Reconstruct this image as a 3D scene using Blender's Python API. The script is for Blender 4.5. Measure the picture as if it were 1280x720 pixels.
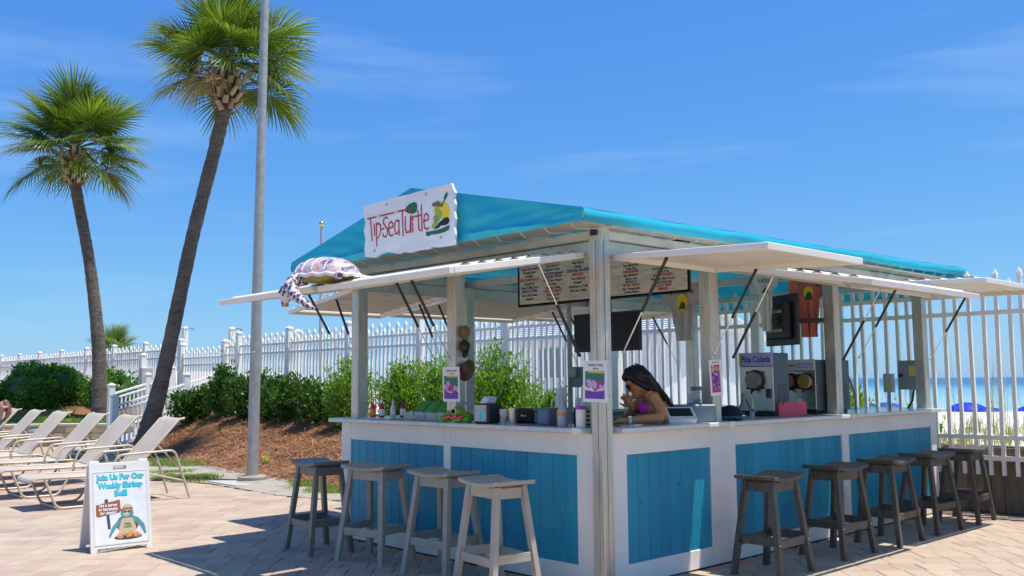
import bpy, bmesh, math, random
import numpy as np
from mathutils import Vector, Matrix, Euler, Quaternion
R = math.radians
rnd = random.Random(7)
nrg = np.random.default_rng(11)
for o in list(bpy.data.objects): bpy.data.objects.remove(o)
scene = bpy.context.scene
COL = scene.collection

# ------------------------------------------------------------------ camera, sky, sun, exposure
# world axes follow the kiosk: x runs along its long front, y along its short side, origin at its corner post
cam_data = bpy.data.cameras.new('camera')
cam_data.sensor_width = 36.0
cam_data.lens = 36.0 * 1170.66 / 1280.0
cam_data.clip_start = 0.1
cam_data.clip_end = 12000
cam = bpy.data.objects.new('camera', cam_data)
COL.objects.link(cam)
cam.matrix_world = (Matrix.Translation((-4.8011, -4.2592, 1.4064)) @ Matrix.Rotation(-0.7512, 4, 'Z')
                    @ Matrix.Rotation(math.pi / 2 + 0.099, 4, 'X') @ Matrix.Rotation(-0.0085, 4, 'Z'))
scene.camera = cam

SUN_DIR = Vector((0.37, -0.51, 2.09)).normalized()
world = bpy.data.worlds.new('World')
scene.world = world
world.use_nodes = True
wn = world.node_tree.nodes; wl = world.node_tree.links
bg = wn['Background']
sky = wn.new('ShaderNodeTexSky')
sky.sky_type = 'NISHITA'
sky.sun_disc = False
sky.sun_elevation = math.asin(SUN_DIR.z)
sky.sun_rotation = math.atan2(SUN_DIR.x, SUN_DIR.y)
sky.air_density = 1.0; sky.dust_density = 0.3; sky.ozone_density = 1.0
# grade the sky to the deep even blue of the photograph: one power curve per channel for the whole dome
sep = wn.new('ShaderNodeSeparateColor'); com = wn.new('ShaderNodeCombineColor'); wl.new(sky.outputs[0], sep.inputs[0])
for ch, (kk, gg) in enumerate(((0.34, 1.0), (0.515, 0.76), (0.635, 0.30))):
    m1 = wn.new('ShaderNodeMath'); m1.operation = 'MULTIPLY'; m1.inputs[1].default_value = 0.1; wl.new(sep.outputs[ch], m1.inputs[0])
    m2 = wn.new('ShaderNodeMath'); m2.operation = 'POWER'; m2.inputs[1].default_value = gg; wl.new(m1.outputs[0], m2.inputs[0])
    m3 = wn.new('ShaderNodeMath'); m3.operation = 'MULTIPLY'; m3.inputs[1].default_value = kk * 10; wl.new(m2.outputs[0], m3.inputs[0])
    wl.new(m3.outputs[0], com.inputs[ch])
tint = com
# thin cirrus streaks
tc = wn.new('ShaderNodeTexCoord')
mp = wn.new('ShaderNodeMapping'); mp.inputs['Rotation'].default_value = (0.06, -0.05, 1.9); mp.inputs['Scale'].default_value = (1.1, 1.1, 9.0)
wl.new(tc.outputs['Generated'], mp.inputs[0])
ns = wn.new('ShaderNodeTexNoise'); ns.inputs['Scale'].default_value = 1.5; ns.inputs['Detail'].default_value = 4; ns.inputs['Roughness'].default_value = 0.55; ns.inputs['Distortion'].default_value = 0.5
wl.new(mp.outputs[0], ns.inputs['Vector'])
rp = wn.new('ShaderNodeValToRGB'); rp.color_ramp.elements[0].position = 0.54; rp.color_ramp.elements[0].color = (0, 0, 0, 1)
rp.color_ramp.elements[1].position = 0.78; rp.color_ramp.elements[1].color = (0.26, 0.26, 0.26, 1)
wl.new(ns.outputs['Fac'], rp.inputs[0])
cl = wn.new('ShaderNodeMix'); cl.data_type = 'RGBA'
cl.inputs[7].default_value = (4.0, 5.2, 7.0, 1)
wl.new(rp.outputs[0], cl.inputs[0]); wl.new(com.outputs[0], cl.inputs[6])
wl.new(cl.outputs[2], bg.inputs['Color'])
bg.inputs['Strength'].default_value = 0.1

sun_data = bpy.data.lights.new('sun', 'SUN')
sun_data.energy = 3.35
sun_data.angle = R(0.53)
sun_data.color = (1.0, 0.965, 0.92)
sun = bpy.data.objects.new('sun', sun_data)
COL.objects.link(sun)
sun.rotation_euler = (-SUN_DIR).to_track_quat('-Z', 'Y').to_euler()
sun.location = (3, -5, 14)

scene.render.engine = 'CYCLES'
scene.view_settings.view_transform = 'Standard'
scene.view_settings.look = 'None'
scene.view_settings.exposure = 0.74
scene.view_settings.gamma = 1.0
scene.view_settings.use_curve_mapping = False
scene.cycles.max_bounces = 8
scene.cycles.transparent_max_bounces = 12

# ------------------------------------------------------------------ mesh helpers
def V(*a): return Vector(a)
class MB:
    def __init__(s): s.v = []; s.f = []
    def add(s, vs, fs):
        b = len(s.v); s.v += [tuple(p) for p in vs]; s.f += [tuple(i + b for i in q) for q in fs]; return s
    def convex(s, vs, fs):
        c = sum((Vector(p) for p in vs), Vector()) / len(vs); out = []
        for q in fs:
            p = [Vector(vs[i]) for i in q]; n = (p[1] - p[0]).cross(p[2] - p[0]); m = sum(p, Vector()) / len(p)
            out.append(q if n.dot(m - c) > 0 else tuple(reversed(q)))
        return s.add(vs, out)
    def obox(s, c, ax, h, ch=0.0):
        c = Vector(c); ax = [Vector(a) for a in ax]
        P = lambda x, y, z: c + ax[0] * x + ax[1] * y + ax[2] * z
        S = (-1, 1)
        if ch <= 0:
            vs = [P(a * h[0], b * h[1], d * h[2]) for a in S for b in S for d in S]
            return s.convex(vs, [(0, 1, 3, 2), (4, 5, 7, 6), (0, 1, 5, 4), (2, 3, 7, 6), (0, 2, 6, 4), (1, 3, 7, 5)])
        ch = min(ch, min(h) * 0.8); idx = {}; vs = []
        for a in S:
            for b in S:
                for d in S:
                    for k in range(3):
                        q = [a * (h[0] - ch), b * (h[1] - ch), d * (h[2] - ch)]; q[k] = (a, b, d)[k] * h[k]
                        idx[(a, b, d, k)] = len(vs); vs.append(P(*q))
        fs = []
        for k in range(3):
            o = [i for i in range(3) if i != k]
            for g in S:
                q = []
                for (e, f) in ((-1, -1), (1, -1), (1, 1), (-1, 1)):
                    t = [0, 0, 0]; t[k] = g; t[o[0]] = e; t[o[1]] = f; q.append(idx[(t[0], t[1], t[2], k)])
                fs.append(tuple(q))
        for k in range(3):
            o = [i for i in range(3) if i != k]
            for e in S:
                for f in S:
                    q = []
                    for g, kk in ((-1, o[0]), (1, o[0]), (1, o[1]), (-1, o[1])):
                        t = [0, 0, 0]; t[k] = g; t[o[0]] = e; t[o[1]] = f; q.append(idx[(t[0], t[1], t[2], kk)])
                    fs.append(tuple(q))
        for a in S:
            for b in S:
                for d in S: fs.append(tuple(idx[(a, b, d, k)] for k in range(3)))
        return s.convex(vs, fs)
    def box(s, x0, x1, y0, y1, z0, z1, ch=0.0):
        return s.obox(((x0 + x1) / 2, (y0 + y1) / 2, (z0 + z1) / 2), ((1, 0, 0), (0, 1, 0), (0, 0, 1)), (abs(x1 - x0) / 2, abs(y1 - y0) / 2, abs(z1 - z0) / 2), ch)
    def beam(s, p0, p1, w, h, ch=0.0, up=(0, 0, 1)):
        p0 = Vector(p0); p1 = Vector(p1); d = (p1 - p0); L = d.length; d = d / L
        sd = d.cross(Vector(up))
        if sd.length < 1e-4: sd = d.cross(Vector((1, 0, 0)))
        sd.normalize(); u = sd.cross(d)
        return s.obox((p0 + p1) / 2, (d, sd, u), (L / 2, w / 2, h / 2), ch)
    def tube(s, pts, r, n=8, cap=True):
        pts = [Vector(p) for p in pts]; k = len(pts)
        rs = [r] * k if not hasattr(r, '__len__') else list(r)
        t0 = (pts[1] - pts[0]).normalized(); a = t0.orthogonal().normalized(); vs = []
        for i, p in enumerate(pts):
            t = ((pts[min(i + 1, k - 1)] - pts[max(i - 1, 0)])).normalized()
            a = (a - t * a.dot(t)); a = a.normalized() if a.length > 1e-6 else t.orthogonal().normalized()
            b = t.cross(a)
            vs += [p + (a * math.cos(2 * math.pi * j / n) + b * math.sin(2 * math.pi * j / n)) * rs[i] for j in range(n)]
        fs = [(i * n + j, i * n + (j + 1) % n, (i + 1) * n + (j + 1) % n, (i + 1) * n + j) for i in range(k - 1) for j in range(n)]
        if cap: fs += [tuple(reversed(range(n))), tuple(range((k - 1) * n, k * n))]
        return s.add(vs, fs)
    def lathe(s, prof, c=(0, 0, 0), n=20, M=None):
        c = Vector(c); vs = []
        for (r, z) in prof:
            for j in range(n):
                p = Vector((r * math.cos(2 * math.pi * j / n), r * math.sin(2 * math.pi * j / n), z))
                vs.append(c + (M @ p if M is not None else p))
        k = len(prof)
        fs = [(i * n + j, i * n + (j + 1) % n, (i + 1) * n + (j + 1) % n, (i + 1) * n + j) for i in range(k - 1) for j in range(n)]
        fs += [tuple(reversed(range(n))), tuple(range((k - 1) * n, k * n))]
        return s.add(vs, fs)
    def ell(s, c, r, M=None, nu=14, nv=9):
        c = Vector(c); vs = []; fs = []
        for i in range(nv + 1):
            th = math.pi * i / nv
            for j in range(nu):
                ph = 2 * math.pi * j / nu
                p = Vector((r[0] * math.sin(th) * math.cos(ph), r[1] * math.sin(th) * math.sin(ph), -r[2] * math.cos(th)))
                vs.append(c + (M @ p if M is not None else p))
        for i in range(nv):
            for j in range(nu):
                fs.append((i * nu + j, i * nu + (j + 1) % nu, (i + 1) * nu + (j + 1) % nu, (i + 1) * nu + j))
        return s.add(vs, fs)
    def mesh(s, name, m, smooth=None):
        me = bpy.data.meshes.new(name); me.from_pydata(s.v, [], s.f); me.materials.append(m)
        if smooth is not None:
            me.shade_smooth(); me.set_sharp_from_angle(angle=R(smooth))
        me.update(); return me
    def build(s, name, m, parent=None, smooth=None):
        return link(name, s.mesh(name, m, smooth), parent)
def link(name, me, parent=None, loc=None, rot=None):
    o = bpy.data.objects.new(name, me); COL.objects.link(o)
    if parent is not None: o.parent = parent
    if loc is not None: o.location = loc
    if rot is not None: o.rotation_euler = rot
    return o
def tag(o, label, cat, group=None):
    o['label'] = label; o['category'] = cat
    if group: o['group'] = group
    return o
def thing(name, label, cat, loc=(0, 0, 0), rz=0.0, group=None):
    o = bpy.data.objects.new(name, None); COL.objects.link(o)
    o.empty_display_size = 0.1; o.location = loc; o.rotation_euler = (0, 0, rz)
    return tag(o, label, cat, group)
def struct(o): o['kind'] = 'structure'; return o
def stuff(o): o['kind'] = 'stuff'; return o
KIDS = {}
def copy_tree(o, parent=None, kids=None):
    c = o.copy(); COL.objects.link(c)
    if parent is not None: c.parent = parent
    for ch in o.children: copy_tree(ch, c)
    return c
def place_copy(proto, loc, rz, label, group=None):
    c = copy_tree(proto); c.location = loc; c.rotation_euler = (0, 0, rz); c['label'] = label
    if group: c['group'] = group
    return c
def np_mesh(name, v, f, m):
    """v: (n,3) array, f: (k,4) or (k,3) int array"""
    me = bpy.data.meshes.new(name); v = np.asarray(v, np.float32); f = np.asarray(f, np.int32)
    k, w = f.shape
    me.vertices.add(len(v)); me.vertices.foreach_set('co', v.ravel())
    me.loops.add(k * w); me.loops.foreach_set('vertex_index', f.ravel())
    me.polygons.add(k); me.polygons.foreach_set('loop_start', np.arange(0, k * w, w, dtype=np.int32))
    me.polygons.foreach_set('loop_total', np.full(k, w, np.int32))
    me.materials.append(m); me.update(calc_edges=True); me.validate(); return me
_tc = {}
def text2d(body, size=1.0, xs=1.0, bold=0.0, align='CENTER'):
    cu = bpy.data.curves.new('txt', 'FONT'); cu.body = body; cu.size = size; cu.align_x = align; cu.offset = bold; cu.resolution_u = 2
    o = bpy.data.objects.new('txt', cu); COL.objects.link(o)
    dg = bpy.context.evaluated_depsgraph_get(); dg.update()
    me = o.evaluated_get(dg).to_mesh()
    vs = [(p.co.x * xs, p.co.y) for p in me.vertices]; fs = [tuple(p.vertices) for p in me.polygons]
    o.evaluated_get(dg).to_mesh_clear(); bpy.data.objects.remove(o); bpy.data.curves.remove(cu)
    return vs, fs
class Flat:
    """a print plane: origin, right and up axes; shapes are laid on it by offset along its normal"""
    def __init__(s, o, x, y): s.o = Vector(o); s.x = Vector(x).normalized(); s.y = Vector(y).normalized(); s.n = s.x.cross(s.y)
    def P(s, p, off): return s.o + s.x * p[0] + s.y * p[1] + s.n * off
    def poly(s, mb, pts, off=0.002):
        n = len(pts); mb.add([s.P(p, off) for p in pts], [])
        b = len(mb.v) - n
        bm = bmesh.new(); vv = [bm.verts.new((p[0], p[1], 0)) for p in pts]
        try:
            fc = bm.faces.new(vv); bmesh.ops.triangulate(bm, faces=[fc]); bm.verts.index_update()
            for q in bm.faces:
                id_ = [w.index for w in q.verts]
                a, c, d = [Vector(pts[i] + (0,)) if len(pts[i]) == 2 else Vector(pts[i]) for i in id_]
                if (c - a).cross(d - a).z < 0: id_.reverse()
                mb.f.append(tuple(b + i for i in id_))
        except Exception: pass
        bm.free(); return s
    def rect(s, mb, x0, y0, x1, y1, off=0.002): return s.poly(mb, [(x0, y0), (x1, y0), (x1, y1), (x0, y1)], off)
    def ell(s, mb, cx, cy, rx, ry, off=0.002, n=16, rot=0.0):
        c, d = math.cos(rot), math.sin(rot)
        return s.poly(mb, [(cx + rx * math.cos(t) * c - ry * math.sin(t) * d, cy + rx * math.cos(t) * d + ry * math.sin(t) * c) for t in [2 * math.pi * i / n for i in range(n)]], off)
    def stroke(s, mb, pts, w, off=0.002):
        for i in range(len(pts) - 1):
            a = Vector(pts[i]); b = Vector(pts[i + 1]); d = (b - a)
            if d.length < 1e-6: continue
            d.normalize(); m = Vector((-d.y, d.x)) * w / 2; e = d * w * 0.3; a2 = a - e; b2 = b + e
            k = len(mb.v); o2 = off + 0.0001 * (i % 2)
            mb.add([s.P(q, o2) for q in (a2 - m, b2 - m, b2 + m, a2 + m)], [(0, 1, 2, 3)])
        return s
    def text(s, mb, body, x, y, size, off=0.002, xs=1.0, bold=0.0, align='CENTER'):
        vs, fs = text2d(body, size, xs, bold, align)
        mb.add([s.P((x + p[0], y + p[1]), off) for p in vs], fs); return s

# ------------------------------------------------------------------ materials
def new_mat(name):
    m = bpy.data.materials.new(name); m.use_nodes = True
    nt = m.node_tree; return m, nt.nodes, nt.links, nt.nodes['Principled BSDF']
def rgba(c): return (c[0], c[1], c[2], 1)
def mixnode(n, l, a, b, fac, mode='MIX'):
    x = n.new('ShaderNodeMix'); x.data_type = 'RGBA'; x.blend_type = mode
    for sock, val in ((0, fac), (6, a), (7, b)):
        if hasattr(val, 'links') or hasattr(val, 'is_linked'): l.new(val, x.inputs[sock])
        elif sock == 0: x.inputs[0].default_value = val
        else: x.inputs[sock].default_value = rgba(val)
    return x.outputs[2]
def noise(n, l, scale, detail=4, rough=0.55, stretch=None, coord='Object', dist=0.0):
    t = n.new('ShaderNodeTexCoord'); k = n.new('ShaderNodeTexNoise')
    k.inputs['Scale'].default_value = scale; k.inputs['Detail'].default_value = detail; k.inputs['Roughness'].default_value = rough; k.inputs['Distortion'].default_value = dist
    src = t.outputs[coord]
    if coord == 'Object':      # shift the pattern for every object so that copies do not share one grain
        oi_ = n.new('ShaderNodeObjectInfo'); ml = n.new('ShaderNodeMath'); ml.operation = 'MULTIPLY'; ml.inputs[1].default_value = 61.0; l.new(oi_.outputs['Random'], ml.inputs[0])
        va = n.new('ShaderNodeVectorMath'); va.operation = 'ADD'; l.new(src, va.inputs[0]); l.new(ml.outputs[0], va.inputs[1]); src = va.outputs[0]
    if stretch:
        mpn = n.new('ShaderNodeMapping'); mpn.inputs['Scale'].default_value = stretch; l.new(src, mpn.inputs[0]); src = mpn.outputs[0]
    l.new(src, k.inputs['Vector']); return k.outputs['Fac']
def ramp(n, l, fac, stops):
    r = n.new('ShaderNodeValToRGB'); e = r.color_ramp.elements
    while len(e) < len(stops): e.new(0.5)
    for i, (p, c) in enumerate(stops): e[i].position = p; e[i].color = rgba(c) if hasattr(c, '__len__') else (c, c, c, 1)
    l.new(fac, r.inputs[0]); return r.outputs[0]
def bump(n, l, b, height, strength=0.3, dist=0.01):
    k = n.new('ShaderNodeBump'); k.inputs['Strength'].default_value = strength; k.inputs['Distance'].default_value = dist
    l.new(height, k.inputs['Height']); l.new(k.outputs[0], b.inputs['Normal'])
def mat(name, c, rough=0.6, var=0.12, scale=6.0, bmp=0.0, bscale=60.0, metal=0.0, spec=0.5, rand=0.0, stretch=None, dirt=None, island=0.0, bd=0.004, smudge=None):
    m, n, l, b = new_mat(name)
    f = noise(n, l, scale, 5, 0.6, stretch)
    c = Vector(c)
    col = mixnode(n, l, c * (1 - var), c * (1 + var), ramp(n, l, f, [(0.3, 0.0), (0.7, 1.0)]))
    if dirt is not None:
        g = noise(n, l, scale * 0.45 + 0.7, 6, 0.7, stretch)
        col = mixnode(n, l, col, dirt[0], ramp(n, l, g, [(dirt[1], 0.0), (dirt[1] + 0.22, dirt[2])]))
    if smudge:
        g2 = noise(n, l, 2.6, 10, 0.8, (1, 1, 0.7), 'Object', 0.5)
        col = mixnode(n, l, col, smudge, ramp(n, l, g2, [(0.60, 0.0), (0.68, 0.5)]))
    if rand > 0:
        oi = n.new('ShaderNodeObjectInfo'); mr = n.new('ShaderNodeMapRange'); mr.inputs[3].default_value = 1 - rand; mr.inputs[4].default_value = 1 + rand
        l.new(oi.outputs['Random'], mr.inputs[0]); h = n.new('ShaderNodeHueSaturation'); l.new(mr.outputs[0], h.inputs['Value']); l.new(col, h.inputs['Color']); col = h.outputs[0]
    if island > 0:
        ge = n.new('ShaderNodeNewGeometry'); mr = n.new('ShaderNodeMapRange'); mr.inputs[3].default_value = 1 - island; mr.inputs[4].default_value = 1 + island
        l.new(ge.outputs['Random Per Island'], mr.inputs[0]); h = n.new('ShaderNodeHueSaturation'); l.new(mr.outputs[0], h.inputs['Value']); l.new(col, h.inputs['Color']); col = h.outputs[0]
    l.new(col, b.inputs['Base Color'])
    b.inputs['Roughness'].default_value = rough; b.inputs['Metallic'].default_value = metal; b.inputs['Specular IOR Level'].default_value = spec
    if bmp > 0: bump(n, l, b, noise(n, l, bscale, 4, 0.6, stretch), bmp, bd)
    return m
def leaf_mat(name, c1, c2, trans=0.35, rough=0.45, c3=None):
    m, n, l, b = new_mat(name)
    ge = n.new('ShaderNodeNewGeometry')
    st = [(0.0, c1), (0.75, c2)]
    if c3: st.append((1.0, c3))
    col = ramp(n, l, ge.outputs['Random Per Island'], st)
    l.new(col, b.inputs['Base Color']); b.inputs['Roughness'].default_value = rough; b.inputs['Specular IOR Level'].default_value = 0.35
    tr = n.new('ShaderNodeBsdfTranslucent'); br = n.new('ShaderNodeMix'); br.data_type = 'RGBA'; br.blend_type = 'MULTIPLY'; br.inputs[0].default_value = 1
    l.new(col, br.inputs[6]); br.inputs[7].default_value = (1.5, 1.6, 0.6, 1); l.new(br.outputs[2], tr.inputs[0])
    mx = n.new('ShaderNodeMixShader'); mx.inputs[0].default_value = trans
    l.new(b.outputs[0], mx.inputs[1]); l.new(tr.outputs[0], mx.inputs[2]); l.new(mx.outputs[0], n['Material Output'].inputs[0])
    return m
def canvas_mat(name, c, trans=0.3, rough=0.55):
    m, n, l, b = new_mat(name)
    f = noise(n, l, 1.6, 5, 0.6); g = noise(n, l, 9, 4, 0.6)
    c = Vector(c)
    col = mixnode(n, l, c * 0.92, c * 1.06, ramp(n, l, f, [(0.3, 0), (0.7, 1)]))
    col = mixnode(n, l, col, c * 0.8 + Vector((0.03, 0.03, 0.03)), ramp(n, l, g, [(0.60, 0), (0.75, 0.3)]))
    l.new(col, b.inputs['Base Color']); b.inputs['Roughness'].default_value = rough; b.inputs['Specular IOR Level'].default_value = 0.3
    bump(n, l, b, noise(n, l, 3.5, 4, 0.55, (1, 1, 0.25)), 0.22, 0.03)
    tr = n.new('ShaderNodeBsdfTranslucent'); l.new(col, tr.inputs[0])
    mx = n.new('ShaderNodeMixShader'); mx.inputs[0].default_value = trans
    l.new(b.outputs[0], mx.inputs[1]); l.new(tr.outputs[0], mx.inputs[2]); l.new(mx.outputs[0], n['Material Output'].inputs[0])
    return m
def glass_mat(name, c=(1, 1, 1), rough=0.02, alpha=0.25):
    m, n, l, b = new_mat(name)
    b.inputs['Base Color'].default_value = rgba(c); b.inputs['Roughness'].default_value = rough; b.inputs['Alpha'].default_value = alpha; b.inputs['Specular IOR Level'].default_value = 0.6
    return m
def plain(name, c, rough=0.6, metal=0.0, spec=0.5): return mat(name, c, rough, 0.06, 14, 0, 60, metal, spec)

M_ = {}
M_['white_paint'] = mat('white_paint', (0.880, 0.820, 0.708), 0.5, 0.04, 3, 0.05, 40, dirt=((0.520, 0.444, 0.336), 0.58, 0.28), smudge=(0.50, 0.43, 0.34))
M_['vinyl'] = mat('white_vinyl', (0.880, 0.840, 0.743), 0.35, 0.03, 3, dirt=((0.500, 0.463, 0.372), 0.62, 0.25))
M_['alu'] = mat('aluminium', (0.600, 0.560, 0.478), 0.42, 0.16, 4, 0.05, 90, metal=0.75, stretch=(6, 6, 0.8), dirt=((0.300, 0.261, 0.204), 0.52, 0.45))
M_['alu_beam'] = mat('aluminium_beam', (0.624, 0.602, 0.521), 0.5, 0.16, 3, 0.05, 60, metal=0.55, dirt=((0.264, 0.232, 0.170), 0.5, 0.55))
M_['flap'] = mat('cream_flap_paint', (0.829, 0.788, 0.693), 0.5, 0.05, 4, dirt=((0.470, 0.400, 0.297), 0.56, 0.35))
M_['flap_rib'] = mat('ribbed_sheet', (0.798, 0.746, 0.627), 0.5, 0.07, 5, dirt=((0.410, 0.350, 0.258), 0.54, 0.4))
M_['top'] = mat('pale_laminate', (0.66, 0.66, 0.64), 0.16, 0.12, 3, 0.0, dirt=((0.38, 0.40, 0.42), 0.5, 0.5))
M_['canvas'] = canvas_mat('teal_canvas', (0.022, 0.43, 0.56), 0.13)
M_['rope'] = mat('white_rope', (0.7, 0.68, 0.6), 0.8)
M_['black'] = plain('black_plastic', (0.018, 0.018, 0.02), 0.4)
M_['screen'] = plain('dark_screen', (0.006, 0.006, 0.007), 0.3, 0, 0.3)
M_['chrome'] = plain('chrome', (0.75, 0.75, 0.74), 0.2, 1.0)
M_['steel'] = mat('brushed_steel', (0.52, 0.48, 0.41), 0.30, 0.08, 5, 0.05, 120, metal=0.9, stretch=(1, 1, 14))
M_['steel_side'] = mat('grey_cabinet_metal', (0.055, 0.085, 0.11), 0.35, 0.1, 4, metal=0.3)
M_['grey_box'] = mat('grey_enamel', (0.20, 0.24, 0.25), 0.45, 0.1, 5)
M_['galv'] = mat('galvanised', (0.42, 0.40, 0.36), 0.5, 0.16, 9, 0.08, 50, metal=0.3, dirt=((0.24, 0.23, 0.20), 0.55, 0.5))
M_['paper'] = plain('poster_paper', (0.82, 0.82, 0.83), 0.55)
M_['plastic_white'] = mat('white_plastic', (0.800, 0.772, 0.699), 0.35, 0.03, 4, dirt=((0.550, 0.502, 0.407), 0.6, 0.25))
M_['tan_tube'] = mat('tan_tube', (0.56, 0.47, 0.34), 0.42, 0.08, 8)
def ink(name, c, rough=0.6): 
    if name not in M_: M_[name] = plain(name, c, rough)
    return M_[name]
def plank_mat():
    m, n, l, b = new_mat('teal_plank_paint')
    oi = n.new('ShaderNodeObjectInfo')
    col = ramp(n, l, oi.outputs['Random'], [(0.0, (0.004, 0.225, 0.345)), (0.5, (0.006, 0.27, 0.400)), (1.0, (0.010, 0.31, 0.420))])
    st = noise(n, l, 7, 6, 0.65, (3, 3, 0.35), 'Object', 0.6)
    col = mixnode(n, l, col, (0.02, 0.35, 0.42), ramp(n, l, st, [(0.5, 0.0), (0.8, 0.65)]))
    kn = noise(n, l, 9, 2, 0.5, (1.6, 1.6, 0.8))
    col = mixnode(n, l, col, (0.012, 0.10, 0.12), ramp(n, l, kn, [(0.70, 0.0), (0.78, 0.7)]))
    sc = noise(n, l, 3.1, 9, 0.78, (1, 1, 0.6), 'Object', 0.4)
    col = mixnode(n, l, col, (0.16, 0.36, 0.42), ramp(n, l, sc, [(0.61, 0.0), (0.66, 0.45)]))
    l.new(col, b.inputs['Base Color']); b.inputs['Roughness'].default_value = 0.5
    bump(n, l, b, noise(n, l, 30, 5, 0.6, (4, 4, 0.3)), 0.25, 0.003)
    return m
M_['plank'] = plank_mat()
def wood_mat(name, c1, c2, c3, sc=(7, 7, 0.6)):
    m, n, l, b = new_mat(name)
    oi = n.new('ShaderNodeObjectInfo')
    f = noise(n, l, 5, 7, 0.65, sc, 'Object', 1.0)
    col = ramp(n, l, f, [(0.25, c1), (0.5, c2), (0.8, c3)])
    mr = n.new('ShaderNodeMapRange'); mr.inputs[3].default_value = 0.65; mr.inputs[4].default_value = 1.3
    l.new(oi.outputs['Random'], mr.inputs[0]); h = n.new('ShaderNodeHueSaturation'); l.new(mr.outputs[0], h.inputs['Value']); l.new(col, h.inputs['Color'])
    l.new(h.outputs[0], b.inputs['Base Color']); b.inputs['Roughness'].default_value = 0.8
    bump(n, l, b, f, 0.5, 0.006); return m
M_['board'] = wood_mat('weathered_board', (0.10, 0.075, 0.05), (0.22, 0.16, 0.10), (0.33, 0.25, 0.16))
M_['stool_dark'] = mat('charcoal_poly_lumber', (0.095, 0.081, 0.060), 0.5, 0.25, 9, 0.15, 50, stretch=(3, 3, 1), dirt=((0.206, 0.177, 0.128), 0.5, 0.5), rand=0.12)
M_['stool_slate'] = mat('slate_poly_lumber', (0.180, 0.170, 0.134), 0.42, 0.12, 8, 0.1, 60, dirt=((0.240, 0.216, 0.169), 0.55, 0.4))
M_['stool_grey'] = mat('grey_poly_lumber', (0.354, 0.320, 0.244), 0.45, 0.10, 8, 0.1, 60, dirt=((0.378, 0.336, 0.255), 0.55, 0.4))
M_['stool_pale'] = mat('pale_grey_poly_lumber', (0.460, 0.399, 0.299), 0.45, 0.10, 8, 0.1, 60, dirt=((0.420, 0.370, 0.282), 0.55, 0.4))
def paver_mat(name, island):
    m, n, l, b = new_mat(name)
    if island: src = n.new('ShaderNodeNewGeometry').outputs['Random Per Island']
    else: src = n.new('ShaderNodeObjectInfo').outputs['Random']
    col = ramp(n, l, src, [(0.0, (0.432, 0.308, 0.226)), (0.2, (0.497, 0.397, 0.275)), (0.4, (0.414, 0.282, 0.217)), (0.58, (0.515, 0.414, 0.283)), (0.75, (0.460, 0.317, 0.242)), (0.9, (0.396, 0.273, 0.208)), (1.0, (0.497, 0.387, 0.275))])
    f = noise(n, l, 40, 6, 0.7, None, 'Object'); g = noise(n, l, 1.3, 5, 0.6, None, 'Object')
    col = mixnode(n, l, col, (0.331, 0.246, 0.175), ramp(n, l, f, [(0.45, 0.0), (0.8, 0.6)]))
    col = mixnode(n, l, col, (0.534, 0.432, 0.317), ramp(n, l, g, [(0.42, 0.0), (0.66, 0.55)]))
    st = noise(n, l, 0.7, 6, 0.7); col = mixnode(n, l, col, (0.313, 0.229, 0.167), ramp(n, l, st, [(0.56, 0.0), (0.74, 0.42)]))
    l.new(col, b.inputs['Base Color']); b.inputs['Roughness'].default_value = 0.85; b.inputs['Specular IOR Level'].default_value = 0.25
    bump(n, l, b, noise(n, l, 90, 5, 0.7), 0.5, 0.004); return m
M_['paver'] = paver_mat('tan_paver', False); M_['paver_f'] = paver_mat('tan_paver_field', True)
M_['grout'] = mat('joint_sand', (0.36, 0.29, 0.21), 0.9, 0.2, 18, 0.4, 80)
# ------------------------------------------------------------------ the setting: patio, planted bed, dune, beach, sea
def lerp_tab(t, y):
    if y <= t[0][0]: return t[0][1]
    for (a, p), (b, q) in zip(t, t[1:]):
        if y <= b: return p + (q - p) * (y - a) / (b - a)
    return t[-1][1]
def S(t): t = max(0.0, min(1.0, t)); return t * t * (3 - 2 * t)
XE = [(4.9, 1.9), (5.48, 1.45), (6.55, 1.2), (8.57, 1.24), (9.26, 0.92), (11.57, 0.76), (14.9, 1.1), (16.9, 3.3), (17.94, 3.3), (19.1, 2.44), (19.79, 1.44), (22, -1.5), (27, -8), (46, -30)]
XM = [(4.9, 2.3), (6.49, 2.09), (8.28, 2.08), (9.54, 2.22), (12.15, 2.55), (14.74, 3.0), (16.9, 3.7), (17.94, 4.0), (19.1, 3.9), (19.79, 3.4), (22, 1.2), (27, -5), (46, -26)]
XF = 5.62
def xe(y): return lerp_tab(XE, y)
def xm(y): return lerp_tab(XM, y)
def wob(x, y): return 0.025 * math.sin(3.1 * x + 1.7 * y) + 0.02 * math.sin(5.3 * y - 2.2 * x + 1) + 0.015 * math.sin(9 * x + 7 * y)
def bed_z(x, y):
    a, m = xe(y), xm(y)
    low = 0.004 + 0.02 * S((x - a) / 0.3) + 0.72 * S((x - m + 0.1) / (5.0 - m))
    low *= S((y - 4.85) / 1.5) * 0.98 + 0.02
    high = 0.46 + 0.40 * S((x - a) / 4.0)
    b = S((y - 16.0) / 1.9)
    z = low * (1 - b) + high * b
    return z + (wob(x, y) if x > m else 0.3 * wob(x, y)) * S((x - a) / 0.4)
F2 = Vector((0.6826, 0.7308)); R2 = Vector((0.7308, -0.6826)); C2 = Vector((-4.8011, -4.2592))
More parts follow.
